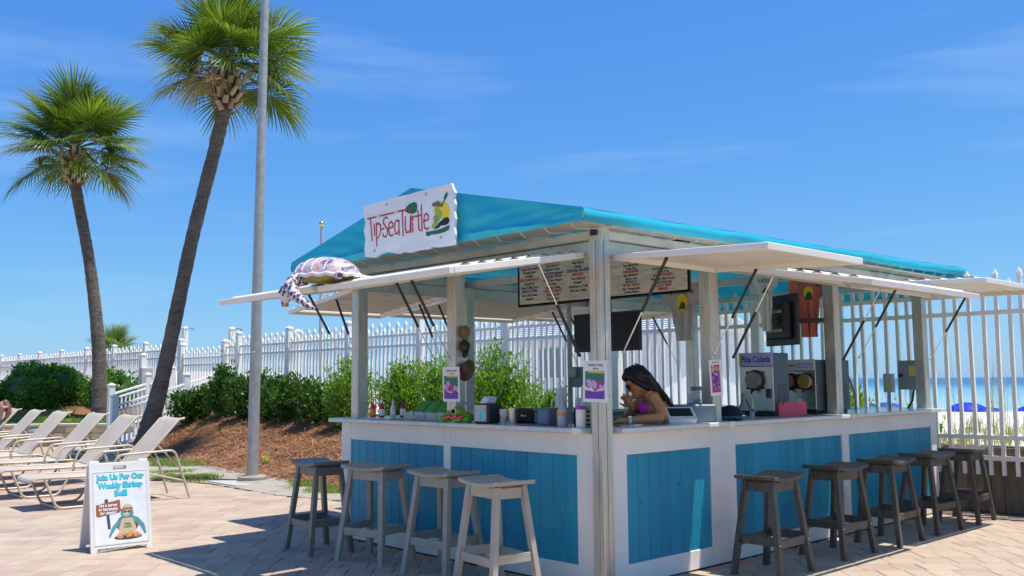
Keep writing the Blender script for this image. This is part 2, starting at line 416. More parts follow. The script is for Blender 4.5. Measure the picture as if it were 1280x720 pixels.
def patio_sheet_mat():
    m, n, l, b = new_mat('paver_sheet')
    t = n.new('ShaderNodeTexCoord'); mpn = n.new('ShaderNodeMapping'); mpn.inputs['Rotation'].default_value = (0, 0, R(43)); l.new(t.outputs['Object'], mpn.inputs[0])
    k = n.new('ShaderNodeTexBrick'); l.new(mpn.outputs[0], k.inputs['Vector'])
    k.inputs['Scale'].default_value = 1.0; k.inputs['Brick Width'].default_value = 0.20; k.inputs['Row Height'].default_value = 0.235; k.inputs['Mortar Size'].default_value = 0.005
    k.inputs['Color1'].default_value = (0.42, 0.30, 0.20, 1); k.inputs['Color2'].default_value = (0.48, 0.37, 0.24, 1); k.inputs['Mortar'].default_value = (0.34, 0.27, 0.20, 1)
    f = noise(n, l, 1.1, 5, 0.6)
    col = mixnode(n, l, k.outputs[0], (0.37, 0.28, 0.19), ramp(n, l, f, [(0.45, 0), (0.7, 0.5)]))
    l.new(col, b.inputs['Base Color']); b.inputs['Roughness'].default_value = 0.9; b.inputs['Specular IOR Level'].default_value = 0.2
    bump(n, l, b, noise(n, l, 60, 5, 0.7), 0.4, 0.004); return m
mb = MB(); mb.add([(-60, -60, -0.010), (XF + 0.12, -60, -0.010), (XF + 0.12, 60, -0.010), (-60, 60, -0.010)], [(0, 1, 2, 3)])
patio = struct(mb.build('patio', patio_sheet_mat()))
PR = 0.235     # depth of a course of pavers; widths vary
PWS = (0.15, 0.20, 0.20, 0.26)
pm = {}
for w in set(PWS):
    for k in range(2):
        q = MB(); q.obox((0, 0, -0.02), ((1, 0, 0), (0, 1, 0), (0, 0, 1)), (PR / 2 - 0.0022 - 0.0008 * k, w / 2 - 0.0022, 0.02), 0.0045)
        pm[(w, k)] = q.mesh('paver', M_['paver'])
cand = []
for i in range(int(5.6 / PR), int(16.5 / PR)):
    d = (i + 0.5) * PR; lat = -(d * 0.57 + 0.8) - rnd.random() * 0.2
    while lat < d * 0.57 + 0.6:
        w = rnd.choice(PWS); c = lat + w / 2; lat += w
        p = C2 + F2 * d + R2 * c
        if 0.1 < p.x < 5.2 and 0.1 < p.y < 3.1: continue
        if p.x > XF - 0.1: continue
        if p.y > 4.85 and p.x > xe(p.y) - 0.02: continue
        cand.append((d, c, p, w))
def in_view(c):
    d, lat, p, w = c
    if d < 6.55 or abs(lat) > d * 0.55: return False
    if -0.05 < p.x < 5.3 and -0.05 < p.y: return p.y > 3.3 and p.x < 2 and d < 12
    return True
vis = sorted([c for c in cand if in_view(c)], key=lambda c: c[0])[:300]
vset = {id(c) for c in vis}
fld = MB(); ang = math.atan2(F2.y, F2.x)
for c in cand:
    d, lat, p, w = c; z = rnd.uniform(-0.002, 0.002); a = ang + rnd.uniform(-0.010, 0.010)
    if id(c) in vset:
        link('paver', pm[(w, rnd.randint(0, 1))], patio, (p.x, p.y, z), (rnd.uniform(-0.006, 0.006), rnd.uniform(-0.004, 0.004), a))
    else:
        ax = (Vector((math.cos(a), math.sin(a), 0)), Vector((-math.sin(a), math.cos(a), 0)), Vector((0, 0, 1)))
        fld.obox((p.x, p.y, z - 0.02), ax, (PR / 2 - 0.0025, w / 2 - 0.0025, 0.02), 0.0045)
stuff(fld.build('paver_field', M_['paver_f'], patio))

def mulch_mat():
    m, n, l, b = new_mat('pine_straw')
    f = noise(n, l, 26, 7, 0.75, (1, 1, 1), 'Object', 1.5); g = noise(n, l, 1.2, 4, 0.6)
    col = ramp(n, l, f, [(0.25, (0.15, 0.062, 0.028)), (0.5, (0.31, 0.145, 0.068)), (0.75, (0.46, 0.25, 0.125))])
    col = mixnode(n, l, col, (0.34, 0.16, 0.075), ramp(n, l, g, [(0.4, 0), (0.7, 0.5)]))
    l.new(col, b.inputs['Base Color']); b.inputs['Roughness'].default_value = 0.95; b.inputs['Specular IOR Level'].default_value = 0.15
    bump(n, l, b, f, 0.9, 0.04); return m
def verge_mat():
    m, n, l, b = new_mat('sandy_verge')
    f = noise(n, l, 3.2, 6, 0.7); g = noise(n, l, 45, 5, 0.7)
    col = ramp(n, l, g, [(0.3, (0.30, 0.26, 0.20)), (0.7, (0.50, 0.45, 0.37))])
    col = mixnode(n, l, col, (0.13, 0.19, 0.04), ramp(n, l, f, [(0.52, 0), (0.62, 0.75)]))
    l.new(col, b.inputs['Base Color']); b.inputs['Roughness'].default_value = 0.95; b.inputs['Specular IOR Level'].default_value = 0.1
    bump(n, l, b, g, 0.6, 0.02); return m
def strip(name, m, y0, y1, dy, fa, fb, nx, side=False):
    ys = np.arange(y0, y1 + 1e-6, dy); vs = []; fs = []
    for y in ys:
        a, b_ = fa(y), fb(y)
        for i in range(nx + 1):
            x = a + (b_ - a) * i / nx; vs.append((x, y, bed_z(x, y)))
    w = nx + 1
    for r in range(len(ys) - 1):
        for i in range(nx): fs.append((r * w + i, r * w + i + 1, (r + 1) * w + i + 1, (r + 1) * w + i))
    me = np_mesh(name, vs, np.array(fs), m); me.shade_smooth(); return link(name, me)
M_['mulch'] = mulch_mat(); M_['verge'] = verge_mat()
M_['lawn'] = mat('lawn_soil', (0.09, 0.15, 0.03), 0.95, 0.3, 5, 0.5, 40)
struct(strip('verge', M_['verge'], 4.9, 16.9, 0.15, xe, xm, 8))
struct(strip('lawn', M_['lawn'], 16.9, 46, 0.3, xe, xm, 8))
struct(strip('mulch_bed', M_['mulch'], 4.9, 46, 0.15, xm, lambda y: XF, 26))

# loose pine straw lying on the bed and grass in the verge: uncountable
def needles(name, m, pts, ln, wd, lift, up=0.15):
    n = len(pts); P = np.array(pts); a = nrg.uniform(0, 2 * math.pi, n); t = nrg.normal(0, up, n); L = nrg.uniform(*ln, n)
    dx = np.stack([np.cos(a) * np.cos(t), np.sin(a) * np.cos(t), np.sin(t)], 1) * L[:, None]
    sd = np.stack([-np.sin(a), np.cos(a), np.zeros(n)], 1) * wd
    P = P + np.array([0, 0, 1]) * nrg.uniform(0, lift, n)[:, None]
    v = np.stack([P - sd, P + dx - sd * 0.4, P + dx + sd * 0.4, P + sd], 1).reshape(-1, 3)
    f = np.arange(4 * n).reshape(-1, 4)
    return stuff(link(name, np_mesh(name, v, f, m)))
M_['needle'] = leaf_mat('pine_needle', (0.27, 0.115, 0.05), (0.48, 0.26, 0.13), 0.08, 0.8, (0.62, 0.40, 0.23))
pts = []
while len(pts) < 30000:
    y = 4.9 + 13.5 * rnd.random() ** 1.0; x = rnd.uniform(xm(y) - 0.12, XF)
    pts.append((x, y, bed_z(x, y)))
o = needles('pine_straw', M_['needle'], pts, (0.10, 0.22), 0.0055, 0.03, 0.22); tag(o, 'loose rust brown pine straw spread over the planted bed', 'mulch')
def blades(name, m, pts, h, wd, lean=0.35):
    n = len(pts); P = np.array(pts); a = nrg.uniform(0, 2 * math.pi, n); hh = nrg.uniform(*h, n); le = nrg.uniform(0, lean, n) * hh
    sd = np.stack([-np.sin(a), np.cos(a), np.zeros(n)], 1) * wd
    d1 = np.stack([np.cos(a) * le * 0.35, np.sin(a) * le * 0.35, hh * 0.6], 1); d2 = np.stack([np.cos(a) * le, np.sin(a) * le, hh], 1)
    v = np.stack([P - sd, P + sd, P + d1 + sd * 0.8, P + d1 - sd * 0.8, P + d2 + sd * 0.1, P + d2 - sd * 0.1], 1).reshape(-1, 3)
    b = (np.arange(n) * 6)[:, None]; f = np.concatenate([b + np.array([[0, 1, 2, 3]]), b + np.array([[3, 2, 4, 5]])], 0)
    return link(name, np_mesh(name, v, f, m))
M_['grass'] = leaf_mat('grass_blade', (0.10, 0.17, 0.025), (0.22, 0.31, 0.055), 0.35, 0.5, (0.36, 0.34, 0.12))
pts = []
k = 0
while len(pts) < 16000 and k < 400000:
    k += 1
    y = rnd.uniform(5.0, 15.5); x = rnd.uniform(xe(y), xm(y) + 0.1)
    dens = math.sin(2.1 * x + 1.3 * y) + math.sin(1.1 * y - 3.0 * x + 1.2) + 0.7 * math.sin(4.7 * y + 2 * x)
    if y < 7.2: dens += 1.1 - 1.2 * max(0, x - 2.0)
    if 7.4 < y < 9.2: dens -= 0.7
    if dens > 0.75 + rnd.uniform(-0.5, 0.5): pts.append((x, y, bed_z(x, y) - 0.004))
tag(stuff(blades('verge_grass', M_['grass'], pts, (0.02, 0.055), 0.004, 0.9)), 'thin patchy grass growing in the sandy strip beside the paving', 'grass')
pts = []
while len(pts) < 14000:
    y = rnd.uniform(17.4, 34); x = rnd.uniform(xe(y) + 0.15, xm(y))
    pts.append((x, y, bed_z(x, y) - 0.004))
tag(stuff(blades('lawn_grass', M_['grass'], pts, (0.03, 0.08), 0.012, 0.6)), 'short green lawn behind the low stone wall', 'grass')

# dune, beach and sea beyond the fence
def sand_mat():
    m, n, l, b = new_mat('white_sand')
    f = noise(n, l, 0.8, 6, 0.65); g = noise(n, l, 30, 4, 0.7)
    col = mixnode(n, l, (0.60, 0.54, 0.45), (0.72, 0.67, 0.58), ramp(n, l, f, [(0.35, 0), (0.65, 1)]))
    l.new(col, b.inputs['Base Color']); b.inputs['Roughness'].default_value = 0.95; b.inputs['Specular IOR Level'].default_value = 0.1
    bump(n, l, b, f, 0.6, 0.15); return m
M_['sand'] = sand_mat()
def beach_z(x, y):
    z = 0.62 + 0.06 * math.sin(0.7 * x + 0.3 * y) * S((x - 6) / 3) + 0.05 * math.sin(0.9 * y) * S((x - 7) / 4)
    z -= 2.3 * S((x - 17) / 12)
    z += 1.25 * S((y - 23.5) / 6) * S((x - 5.9) / 3.5) * (1 - S((x - 13) / 8))
    return z - 0.6 * S((x - 40) / 50)
xs = [XF + 0.14, 6.2, 7, 8, 9, 10, 11, 12, 13, 14, 15, 16, 17, 18, 19, 20, 22, 24, 26, 29, 33, 40, 50, 65, 80, 100]
ys = list(np.arange(-30, 60, 1.5)) + list(np.arange(60, 1500, 60))
vs = [(x, y, beach_z(x, y)) for y in ys for x in xs]; w = len(xs)
fs = [(r * w + i, r * w + i + 1, (r + 1) * w + i + 1, (r + 1) * w + i) for r in range(len(ys) - 1) for i in range(w - 1)]
me = np_mesh('beach', vs, np.array(fs), M_['sand']); me.shade_smooth(); struct(link('beach', me))
def sea_mat():
    m, n, l, b = new_mat('gulf_water')
    t = n.new('ShaderNodeTexCoord'); sx = n.new('ShaderNodeSeparateXYZ'); l.new(t.outputs['Object'], sx.inputs[0])
    mr = n.new('ShaderNodeMapRange'); mr.inputs[1].default_value = 85; mr.inputs[2].default_value = 520; l.new(sx.outputs[0], mr.inputs[0])
    f = noise(n, l, 0.02, 4, 0.6, (1, 0.25, 1))
    ad = n.new('ShaderNodeMath'); ad.operation = 'MULTIPLY_ADD'; ad.inputs[1].default_value = 0.25; l.new(f, ad.inputs[0]); l.new(mr.outputs[0], ad.inputs[2])
    sb = n.new('ShaderNodeMath'); sb.operation = 'SUBTRACT'; sb.inputs[1].default_value = 0.125; l.new(ad.outputs[0], sb.inputs[0])
    col = ramp(n, l, sb.outputs[0], [(0.0, (0.34, 0.50, 0.49)), (0.3, (0.20, 0.38, 0.42)), (0.65, (0.09, 0.24, 0.34)), (1.0, (0.045, 0.14, 0.25))])
    l.new(col, b.inputs['Base Color']); b.inputs['Roughness'].default_value = 0.35; b.inputs['Specular IOR Level'].default_value = 0.18
    bump(n, l, b, noise(n, l, 0.6, 5, 0.65, (1, 0.35, 1)), 0.5, 0.3); return m
mb = MB(); mb.add([(70, -7000, -2.05), (9000, -7000, -2.05), (9000, 9000, -2.05), (70, 9000, -2.05)], [(0, 1, 2, 3)])
struct(mb.build('sea', sea_mat()))
M_['wildgrass'] = leaf_mat('dune_grass', (0.16, 0.19, 0.05), (0.33, 0.31, 0.12), 0.3, 0.6, (0.50, 0.40, 0.22))
pts = []
for k in range(70):
    cx, cy = rnd.uniform(5.9, 9.5), rnd.uniform(-4, 7); 
    for q in range(45):
        x, y = cx + rnd.gauss(0, 0.16), cy + rnd.gauss(0, 0.16); x = max(x, 5.82); pts.append((x, y, beach_z(x, y) - 0.01))
tag(stuff(blades('dune_grass', M_['wildgrass'], pts, (0.06, 0.30), 0.006, 0.9)), 'dry green and straw coloured dune grass behind the picket fence', 'grass')
pts = [(rnd.uniform(5.85, 8.5), rnd.uniform(-3, 3), 0.6) for k in range(220)]
tag(stuff(blades('sea_oats', M_['wildgrass'], pts, (0.6, 1.3), 0.003, 0.7)), 'tall thin sea oat stalks behind the picket fence', 'grass')
# ------------------------------------------------------------------ the kiosk
kiosk = thing('bar_kiosk', 'white and teal panelled beach bar kiosk under a teal canvas canopy', 'kiosk')
def post(x, y, s, z0, z1):
    mb = MB(); mb.box(x - s / 2, x + s / 2, y - s / 2, y + s / 2, z0, z1, 0.006)
    p = mb.build('post', M_['alu'], kiosk)
    q = MB()
    for zz in (2.10, 2.13, 1.70, 1.73, 1.30):
        if z0 < zz < z1 - 0.05:
            q.tube([(x - s / 2 + 0.002, y - 0.02, zz), (x - s / 2 - 0.004, y - 0.02, zz)], 0.005, 6)
            q.tube([(x + 0.02, y - s / 2 + 0.002, zz), (x + 0.02, y - s / 2 - 0.004, zz)], 0.005, 6)
    q.build('bolt', M_['galv'], p)
    return p
corner = post(0, 0, 0.105, 0.0, 2.47)
mb = MB()   # extrusion flanges of the corner post
mb.box(-0.058, -0.0535, -0.012, 0.012, 0.0, 2.36); mb.box(-0.012, 0.012, -0.058, -0.0535, 0.0, 2.36)
mb.build('flange', M_['alu'], corner)
mb = MB(); mb.box(-0.0585, -0.0535, -0.034, 0.03, 2.395, 2.44); mb.build('dark_slot', M_['black'], corner)
for (x, y) in ((0.095, 1.66), (0.095, 3.06), (1.40, 0.095), (3.35, 0.095), (5.24, 0.095), (1.40, 3.06), (3.35, 3.06), (5.24, 3.06)):
    post(x, y, 0.11, 0.0, 2.36)
# perimeter beams: upper channel and lower plate
def beam(p0, p1, w, h, nm='beam', m='alu_beam', ch=0.004): mb = MB(); mb.beam(p0, p1, w, h, ch); return mb.build(nm, M_[m], kiosk)
XB, YB = 5.26, 3.10
beam((0.0, 0.06, 2.405), (0.0, YB, 2.405), 0.075, 0.065); beam((0.012, 0.06, 2.315), (0.012, YB, 2.315), 0.03, 0.11)
beam((0.06, 0.0, 2.405), (XB, 0.0, 2.405), 0.075, 0.065); beam((0.06, 0.012, 2.315), (XB, 0.012, 2.315), 0.03, 0.11)
beam((0.0, YB + 0.06, 2.405), (XB, YB + 0.06, 2.405), 0.075, 0.065); beam((0.06, YB + 0.05, 2.315), (XB, YB + 0.05, 2.315), 0.03, 0.11)
beam((XB + 0.06, 0.0, 2.405), (XB + 0.06, YB, 2.405), 0.075, 0.065)
for x in (1.46, 3.40):
    beam((x, 0.06, 2.40), (x, YB, 2.40), 0.06, 0.07, 'cross_beam')
for x in (-0.30, 1.46, 3.40, 5.60):
    for s in (-1, 1):
        beam((x, 1.615, 2.865), (x, 1.615 + s * 1.74, 2.505 + 0.012 * x), 0.04, 0.05, 'rafter', 'flap')
beam((-0.33, 1.615, 2.875), (5.66, 1.615, 2.885), 0.05, 0.05, 'ridge_pole', 'flap')
beam((0.3, 2.55, 2.62), (5.3, 2.55, 2.62), 0.05, 0.06, 'purlin', 'flap'); beam((0.3, 0.68, 2.62), (5.3, 0.68, 2.62), 0.05, 0.06, 'purlin', 'flap')
# canopy: two sagging slopes, two gable ends and a rolled valance
def can_pt(x, t):     # t: 0 near eave .. 1 far eave
    y = -0.22 + 3.67 * t; h = 1 - abs(2 * t - 1)
    ze = 2.52 + 0.070 * (x + 0.4) / 6.13
    zr = 2.935
    bays = [-0.4, 1.46, 3.40, 5.73]
    k = 0 if x < 1.46 else (1 if x < 3.4 else 2)
    fx = (x - bays[k]) / (bays[k + 1] - bays[k]); sag = 0.030 * math.sin(math.pi * fx) * (0.25 + math.sin(math.pi * h * 0.9))
    return (x, y, ze + (zr - ze) * h - sag)
def grid_mesh(mb, pts):
    r, c = len(pts), len(pts[0]); b = len(mb.v)
    for row in pts: mb.v += [tuple(p) for p in row]
    for i in range(r - 1):
        for j in range(c - 1): mb.f.append((b + i * c + j, b + i * c + j + 1, b + (i + 1) * c + j + 1, b + (i + 1) * c + j))
mb = MB(); XSn = [-0.4 + 6.13 * i / 36 for i in range(37)]
grid_mesh(mb, [[can_pt(x, j / 24) for x in XSn] for j in range(25)])
canopy = mb.build('canopy', M_['canvas'], kiosk, 60)
for sgn, t in ((-1, 0.0), (1, 1.0)):
    mb = MB(); rows = []
    for k in range(7):
        row = []
        for i, x in enumerate(XSn):
            p = can_pt(x, t); a = k / 6
            row.append((p[0], p[1] + sgn * (0.018 * math.sin(a * math.pi) + 0.004 * math.sin(9 * x + 5 * a)), p[2] - 0.002 - 0.082 * a - 0.006 * abs(math.sin(7.1 * x)) * a))
        rows.append(row)
    grid_mesh(mb, rows); mb.build('valance', M_['canvas'], canopy, 60)
for gx, sgn in ((-0.4, -1), (5.73, 1)):
    mb = MB(); rows = []
    for k in range(15):
        a = k / 14; row = []
        for j in range(101):
            t = j / 100; p = can_pt(gx, t); zb = 2.425 + 0.072 * (gx + 0.4) / 6.13 + 0.008 * abs(math.sin(14 * t * math.pi)); zt = p[2] - 0.001
            if gx > 5: zb = 2.30
            z = zt + (zb - zt) * a
            h = max(0.0, zt - zb)
            pull = 0.016 * math.sin(17 * t + 3.0 * a + 2 * math.sin(5 * t)) * math.sin(a * math.pi) + 0.005 * math.sin(55 * (t - 0.30 * a * (1 if t < 0.5 else -1)) + 2 * math.sin(9 * t)) * math.sin(a * 2.6) + 0.007 * math.sin(90 * t) * a ** 3 + 0.028 * math.exp(-((a - 0.86) / 0.07) ** 2) * min(1, h * 4)
            row.append((gx + sgn * pull * min(1, h * 3 + 0.15), p[1], z))
        rows.append(row)
    grid_mesh(mb, rows); mb.build('gable_end', M_['canvas'], canopy, 70)
mb = MB()
for k in range(15):
    y = -0.1 + 3.4 * k / 14
    mb.tube([(-0.40, y, 2.44), (-0.33, y + 0.01, 2.40), (-0.12, y + 0.02, 2.425), (-0.03, y + 0.02, 2.42)], 0.0025, 5)
for k in range(22):
    x = 0.1 + 5.4 * k / 21
    mb.tube([(x, -0.225, 2.455 + 0.011 * x), (x + 0.01, -0.17, 2.41 + 0.008 * x), (x + 0.02, -0.05, 2.42)], 0.0025, 5)
stuff(mb.build('lashing_cord', M_['rope'], canopy))

# grey soffit boards closing the gap between frame and canopy edge
for (x0, x1, y0, y1) in ((-0.335, -0.045, -0.12, 3.32), (-0.03, 5.45, -0.185, -0.045), (-0.03, 5.45, 3.22, 3.38)):
    mb = MB(); mb.box(x0, x1, y0, y1, 2.447, 2.462, 0.002); mb.build('soffit', M_['alu_beam'], kiosk)
# flaps propped open on gas struts
def flap(p0, p1, out, w, zh, zo, struts, rib=True, zpost=1.60, blackup=(True, True), att=0.40):
    p0 = Vector((p0[0], p0[1], zh)); p1 = Vector((p1[0], p1[1], zh)); ou = (Vector((out[0], out[1], 0)) * w + Vector((0, 0, zo - zh))); od = ou.normalized(); ld = (p1 - p0).normalized()
    up = ld.cross(od); up = up if up.z > 0 else -up
    fr = MB(); t = 0.045
    q0 = p0 + ou; q1 = p1 + ou
    fr.beam(q0, q1, 0.04, t, 0.004, up); fr.beam(p0 - od * 0.0, p1, 0.04, t, 0.004, up)
    fr.beam(p0 + od * 0.022 + ld * 0.018, q0 - od * 0.022 + ld * 0.018, 0.036, t - 0.003, 0.003, up); fr.beam(p1 + od * 0.022 - ld * 0.018, q1 - od * 0.022 - ld * 0.018, 0.036, t - 0.003, 0.003, up)
    f = fr.build('flap', M_['flap'], kiosk)
    sh = MB(); n = int(w / 0.036); prof = []
    for i in range(n + 1):
        s = 0.025 + (w - 0.05) * i / n; prof.append((s, 0.020 if (rib and i % 4 in (1, 2)) else 0.0))
    L = (p1 - p0).length
    for lay in (0.012, 0.018):
        b = len(sh.v)
        for (s, z) in prof:
            for a in (0.02, L - 0.02): sh.v.append(tuple(p0 + od * s + ld * a + up * (z + lay)))
        for i in range(n):
            q = (b + 2 * i, b + 2 * i + 1, b + 2 * i + 3, b + 2 * i + 2); sh.f.append(q)
    sh.build('flap_sheet', M_['flap_rib'] if rib else M_['flap'], f)
    hb = MB(); 
    for a in (0.25, 0.75): hb.beam(p0 + ld * L * a - od * 0.015 - ld * 0.05, p0 + ld * L * a - od * 0.015 + ld * 0.05, 0.02, 0.03, 0, up)
    hb.build('hinge', M_['galv'], f)
    for (a, bu) in zip(struts, blackup):
        top = p0 + od * att + ld * a - up * 0.03
        bot = p0 + ld * a + Vector((0, 0, zpost - zh)) + Vector((out[0], out[1], 0)) * 0.01
        d = (bot - top); m = top + d * 0.56
        b1, r1 = (top, m) if bu else (bot, top + d * 0.44)
        s_ = MB(); s_.tube([b1, r1], 0.0115, 8); s_.ell(b1, (0.014,) * 3, None, 8, 6); so = s_.build('strut', M_['black'], f, 40)
        e = bot if bu else top
        s_ = MB(); s_.tube([r1, e], 0.0045, 6); s_.ell(e, (0.012,) * 3, None, 8, 6); s_.build('strut_rod', M_['chrome'], f, 40)
    return f
flap((-0.045, 0.11), (-0.045, 1.61), (-1, 0), 1.175, 2.272, 2.08, (0.04, 1.44), True, 1.58, (False, True))
flap((-0.045, 1.69), (-0.045, 3.18), (-1, 0), 1.175, 2.272, 2.085, (0.06, 1.38), True, 1.58)
flap((0.12, -0.045), (1.32, -0.045), (0, -1), 1.175, 2.255, 2.205, (0.05, 1.12), False, 1.60)
flap((1.44, -0.045), (3.34, -0.045), (0, -1), 1.175, 2.290, 2.075, (0.06, 1.82), True, 1.58, (False, False))
flap((3.50, -0.045), (5.22, -0.045), (0, -1), 1.175, 2.270, 2.225, (0.06, 1.62), True, 1.60)
flap((0.12, 3.20), (1.28, 3.20), (0, 1), 1.20, 2.285, 2.14, (0.06, 1.08), True, 1.6)
flap((1.40, 3.20), (3.30, 3.20), (0, 1), 1.20, 2.285, 2.16, (0.06, 1.8), True, 1.6)
flap((3.42, 3.20), (5.2, 3.20), (0, 1), 1.20, 2.285, 2.20, (0.06, 1.7), True, 1.6)

# panelled counter fronts
def front(axis, stiles, ext, zc=1.043, planks=True, nm='counter_front', sgn=1, off=0.0):
    """axis 'y': face x = off, runs along y; axis 'x': face y = off, runs along x"""
    def bx(mb, a0, a1, d0, d1, z0, z1, ch=0.003):
        d0, d1 = off + sgn * d0, off + sgn * d1
        d0, d1 = min(d0, d1), max(d0, d1)
        if axis == 'y': mb.box(d0, d1, a0, a1, z0, z1, ch)
        else: mb.box(a0, a1, d0, d1, z0, z1, ch)
    lo, hi = ext
    fr = MB()
    for (a, b) in stiles: bx(fr, a, b, 0.0, 0.024, 0.012, zc)
    g = 0.0015
    for (s, t) in zip(stiles, stiles[1:]):
        bx(fr, s[1] + g, t[0] - g, 0.001, 0.024, 0.891, zc); bx(fr, s[1] + g, t[0] - g, 0.001, 0.024, 0.012, 0.149)
    f = fr.build(nm, M_['white_paint'], kiosk)
    bk = MB(); bx(bk, lo + 0.004, hi - 0.004, 0.0255, 0.034, 0.02, zc - 0.002, 0); bk.build('backing_board', M_['white_paint'], f)
    tr = MB(); 
    bx(tr, lo + 0.01, hi - 0.01, 0.006, 0.03, 0.0, 0.011, 0); tr.build('kick_strip', M_['black'], f)
    if planks:
        for (s, t) in zip(stiles, stiles[1:]):
            a0, a1 = s[1] + 0.001, t[0] - 0.001; n = max(1, round((a1 - a0) / 0.127)); w = (a1 - a0) / n
            for i in range(n):
                pb = MB(); dd = rnd.uniform(0, 0.0015)
                c0, c1 = a0 + i * w + 0.0012, a0 + (i + 1) * w - 0.0012
                bx(pb, -(c1 - c0) / 2, (c1 - c0) / 2, 0.011 + dd, 0.0245, -0.3705, 0.3705, 0.0035)
                if axis == 'y': link('plank', pb.mesh('plank', M_['plank']), f, (0, (c0 + c1) / 2, 0.52))
                else: link('plank', pb.mesh('plank', M_['plank']), f, ((c0 + c1) / 2, 0, 0.52))
    return f
front('y', [(0.078, 0.241), (1.625, 1.708), (3.05, 3.20)], (0.078, 3.20))
front('x', [(0.080, 0.25), (1.239, 1.569), (3.272, 3.401), (5.166, 5.304)], (0.080, 5.304))
front('x', [(0.10, 0.25), (1.3, 1.5), (3.27, 3.40), (5.1, 5.27)], (0.10, 5.27), 1.043, True, 'counter_front', -1, 3.20)
front('y', [(0.10, 0.25), (1.6, 1.7), (3.0, 3.15)], (0.10, 3.15), 1.043, True, 'counter_front', -1, 5.304)
mb = MB(); mb.box(0.055, 0.078 - 0.001, 0.0785, 0.10, 0.012, 1.052, 0.003); mb.box(0.0785, 0.10, 0.056, 0.0775, 0.012, 1.052, 0.003); mb.build('corner_trim', M_['white_paint'], kiosk)
def top(x0, x1, y0, y1, z=1.045): mb = MB(); mb.box(x0, x1, y0, y1, z, z + 0.036, 0.006); return mb.build('countertop', M_['top'], kiosk)
top(-0.085, 0.40, 0.115, 1.668); top(-0.085, 0.40, 1.672, 3.30)
top(0.115, 1.398, -0.085, 0.20); top(1.402, 3.33, -0.083, 0.62, 1.043); top(3.334, 5.40, -0.085, 0.55)
top(0.42, 5.10, 2.75, 3.29, 1.046); top(4.80, 5.40, 0.57, 3.30)
for (x0, x1, y0, y1) in ((-0.090, -0.0865, 0.12, 0.20), (1.36, 1.44, -0.090, -0.0865), (3.31, 3.37, -0.090, -0.0865)):
    mb = MB(); mb.box(x0, x1, y0, y1, 1.040, 1.083, 0.001); mb.build('edge_bracket', M_['plastic_white'], kiosk)
mb = MB(); mb.box(0.30, 0.36, 0.3, 2.6, 0.70, 0.73, 0.004); mb.box(1.6, 4.6, 0.44, 0.50, 0.60, 0.63, 0.004); mb.build('inner_shelf', M_['steel_side'], kiosk)
# refrigerated cabinet standing behind the short counter
# ------------------------------------------------------------------ sign on the gable
S_outline=[(0.011,0.447),(0.108,0.441),(0.212,0.442),(0.348,0.443),(0.464,0.448),(0.641,0.443),(0.766,0.448),(0.977,0.446),(1.152,0.448),(1.169,0.408),(1.194,0.372),(1.177,0.333),(1.195,0.285),(1.182,0.232),(1.196,0.176),(1.182,0.114),(1.195,0.058),(1.187,0.023),(1.192,-0.016),(1.093,-0.017),(0.977,-0.013),(0.911,-0.003),(0.888,-0.017),(0.767,-0.01),(0.643,-0.019),(0.556,-0.002),(0.515,-0.015),(0.426,0.004),(0.335,0.021),(0.251,0.012),(0.182,-0.01),(0.034,0.015),(0.024,0.077),(0.037,0.157),(0.013,0.231),(0.036,0.3),(0.008,0.355)]
S_red=[[(0.065,0.324),(0.188,0.323)],[(0.248,0.324),(0.432,0.324)],[(0.489,0.327),(0.665,0.323)],[(0.109,0.321),(0.138,0.135)],[(0.162,0.268),(0.175,0.171)],[(0.193,0.274),(0.202,0.08)],[(0.193,0.257),(0.224,0.267),(0.252,0.247),(0.259,0.211),(0.246,0.172),(0.224,0.152),(0.201,0.143)],[(0.266,0.21),(0.3,0.214)],[(0.353,0.288),(0.329,0.303),(0.299,0.293),(0.291,0.262),(0.321,0.231),(0.35,0.199),(0.352,0.165),(0.329,0.143),(0.297,0.149),(0.286,0.175)],[(0.367,0.205),(0.426,0.212),(0.423,0.241),(0.396,0.258),(0.371,0.244),(0.365,0.198),(0.38,0.153),(0.409,0.141),(0.43,0.152)],[(0.501,0.244),(0.473,0.26),(0.451,0.241),(0.446,0.192),(0.463,0.148),(0.489,0.153),(0.501,0.181)],[(0.503,0.256),(0.508,0.135)],[(0.546,0.326),(0.56,0.125)],[(0.586,0.272),(0.587,0.18),(0.603,0.145),(0.631,0.143),(0.652,0.162),(0.654,0.267)],[(0.654,0.267),(0.661,0.137)],[(0.67,0.27),(0.686,0.138)],[(0.676,0.231),(0.692,0.257),(0.72,0.258)],[(0.749,0.297),(0.761,0.153),(0.779,0.138)],[(0.726,0.256),(0.785,0.257)],[(0.792,0.339),(0.802,0.134)],[(0.825,0.204),(0.879,0.212),(0.876,0.245),(0.852,0.261),(0.829,0.248),(0.823,0.197),(0.835,0.153),(0.861,0.137),(0.888,0.147)]]
S_yel=[[(0.191,0.323),(0.217,0.334),(0.241,0.323),(0.217,0.312)],[(0.435,0.323),(0.457,0.339),(0.481,0.326),(0.46,0.313)]]
S_paddle=[(0.578,0.319),(0.597,0.348),(0.641,0.367),(0.704,0.373),(0.735,0.357),(0.742,0.322),(0.732,0.29),(0.681,0.279),(0.618,0.296)]
S_shaft=[[(0.578,0.318),(0.67,0.323)]]
S_sun=[(1.029,0.328),(1.065,0.327),(1.108,0.298),(1.134,0.257),(1.139,0.22),(1.122,0.186),(1.079,0.173),(1.029,0.207),(0.963,0.253),(0.925,0.268),(0.977,0.307)]
S_hat=[(0.921,0.315),(0.936,0.33),(0.97,0.332),(0.989,0.34),(1.01,0.329),(1.039,0.312),(1.051,0.292),(1.021,0.287),(0.977,0.303),(0.936,0.302)]
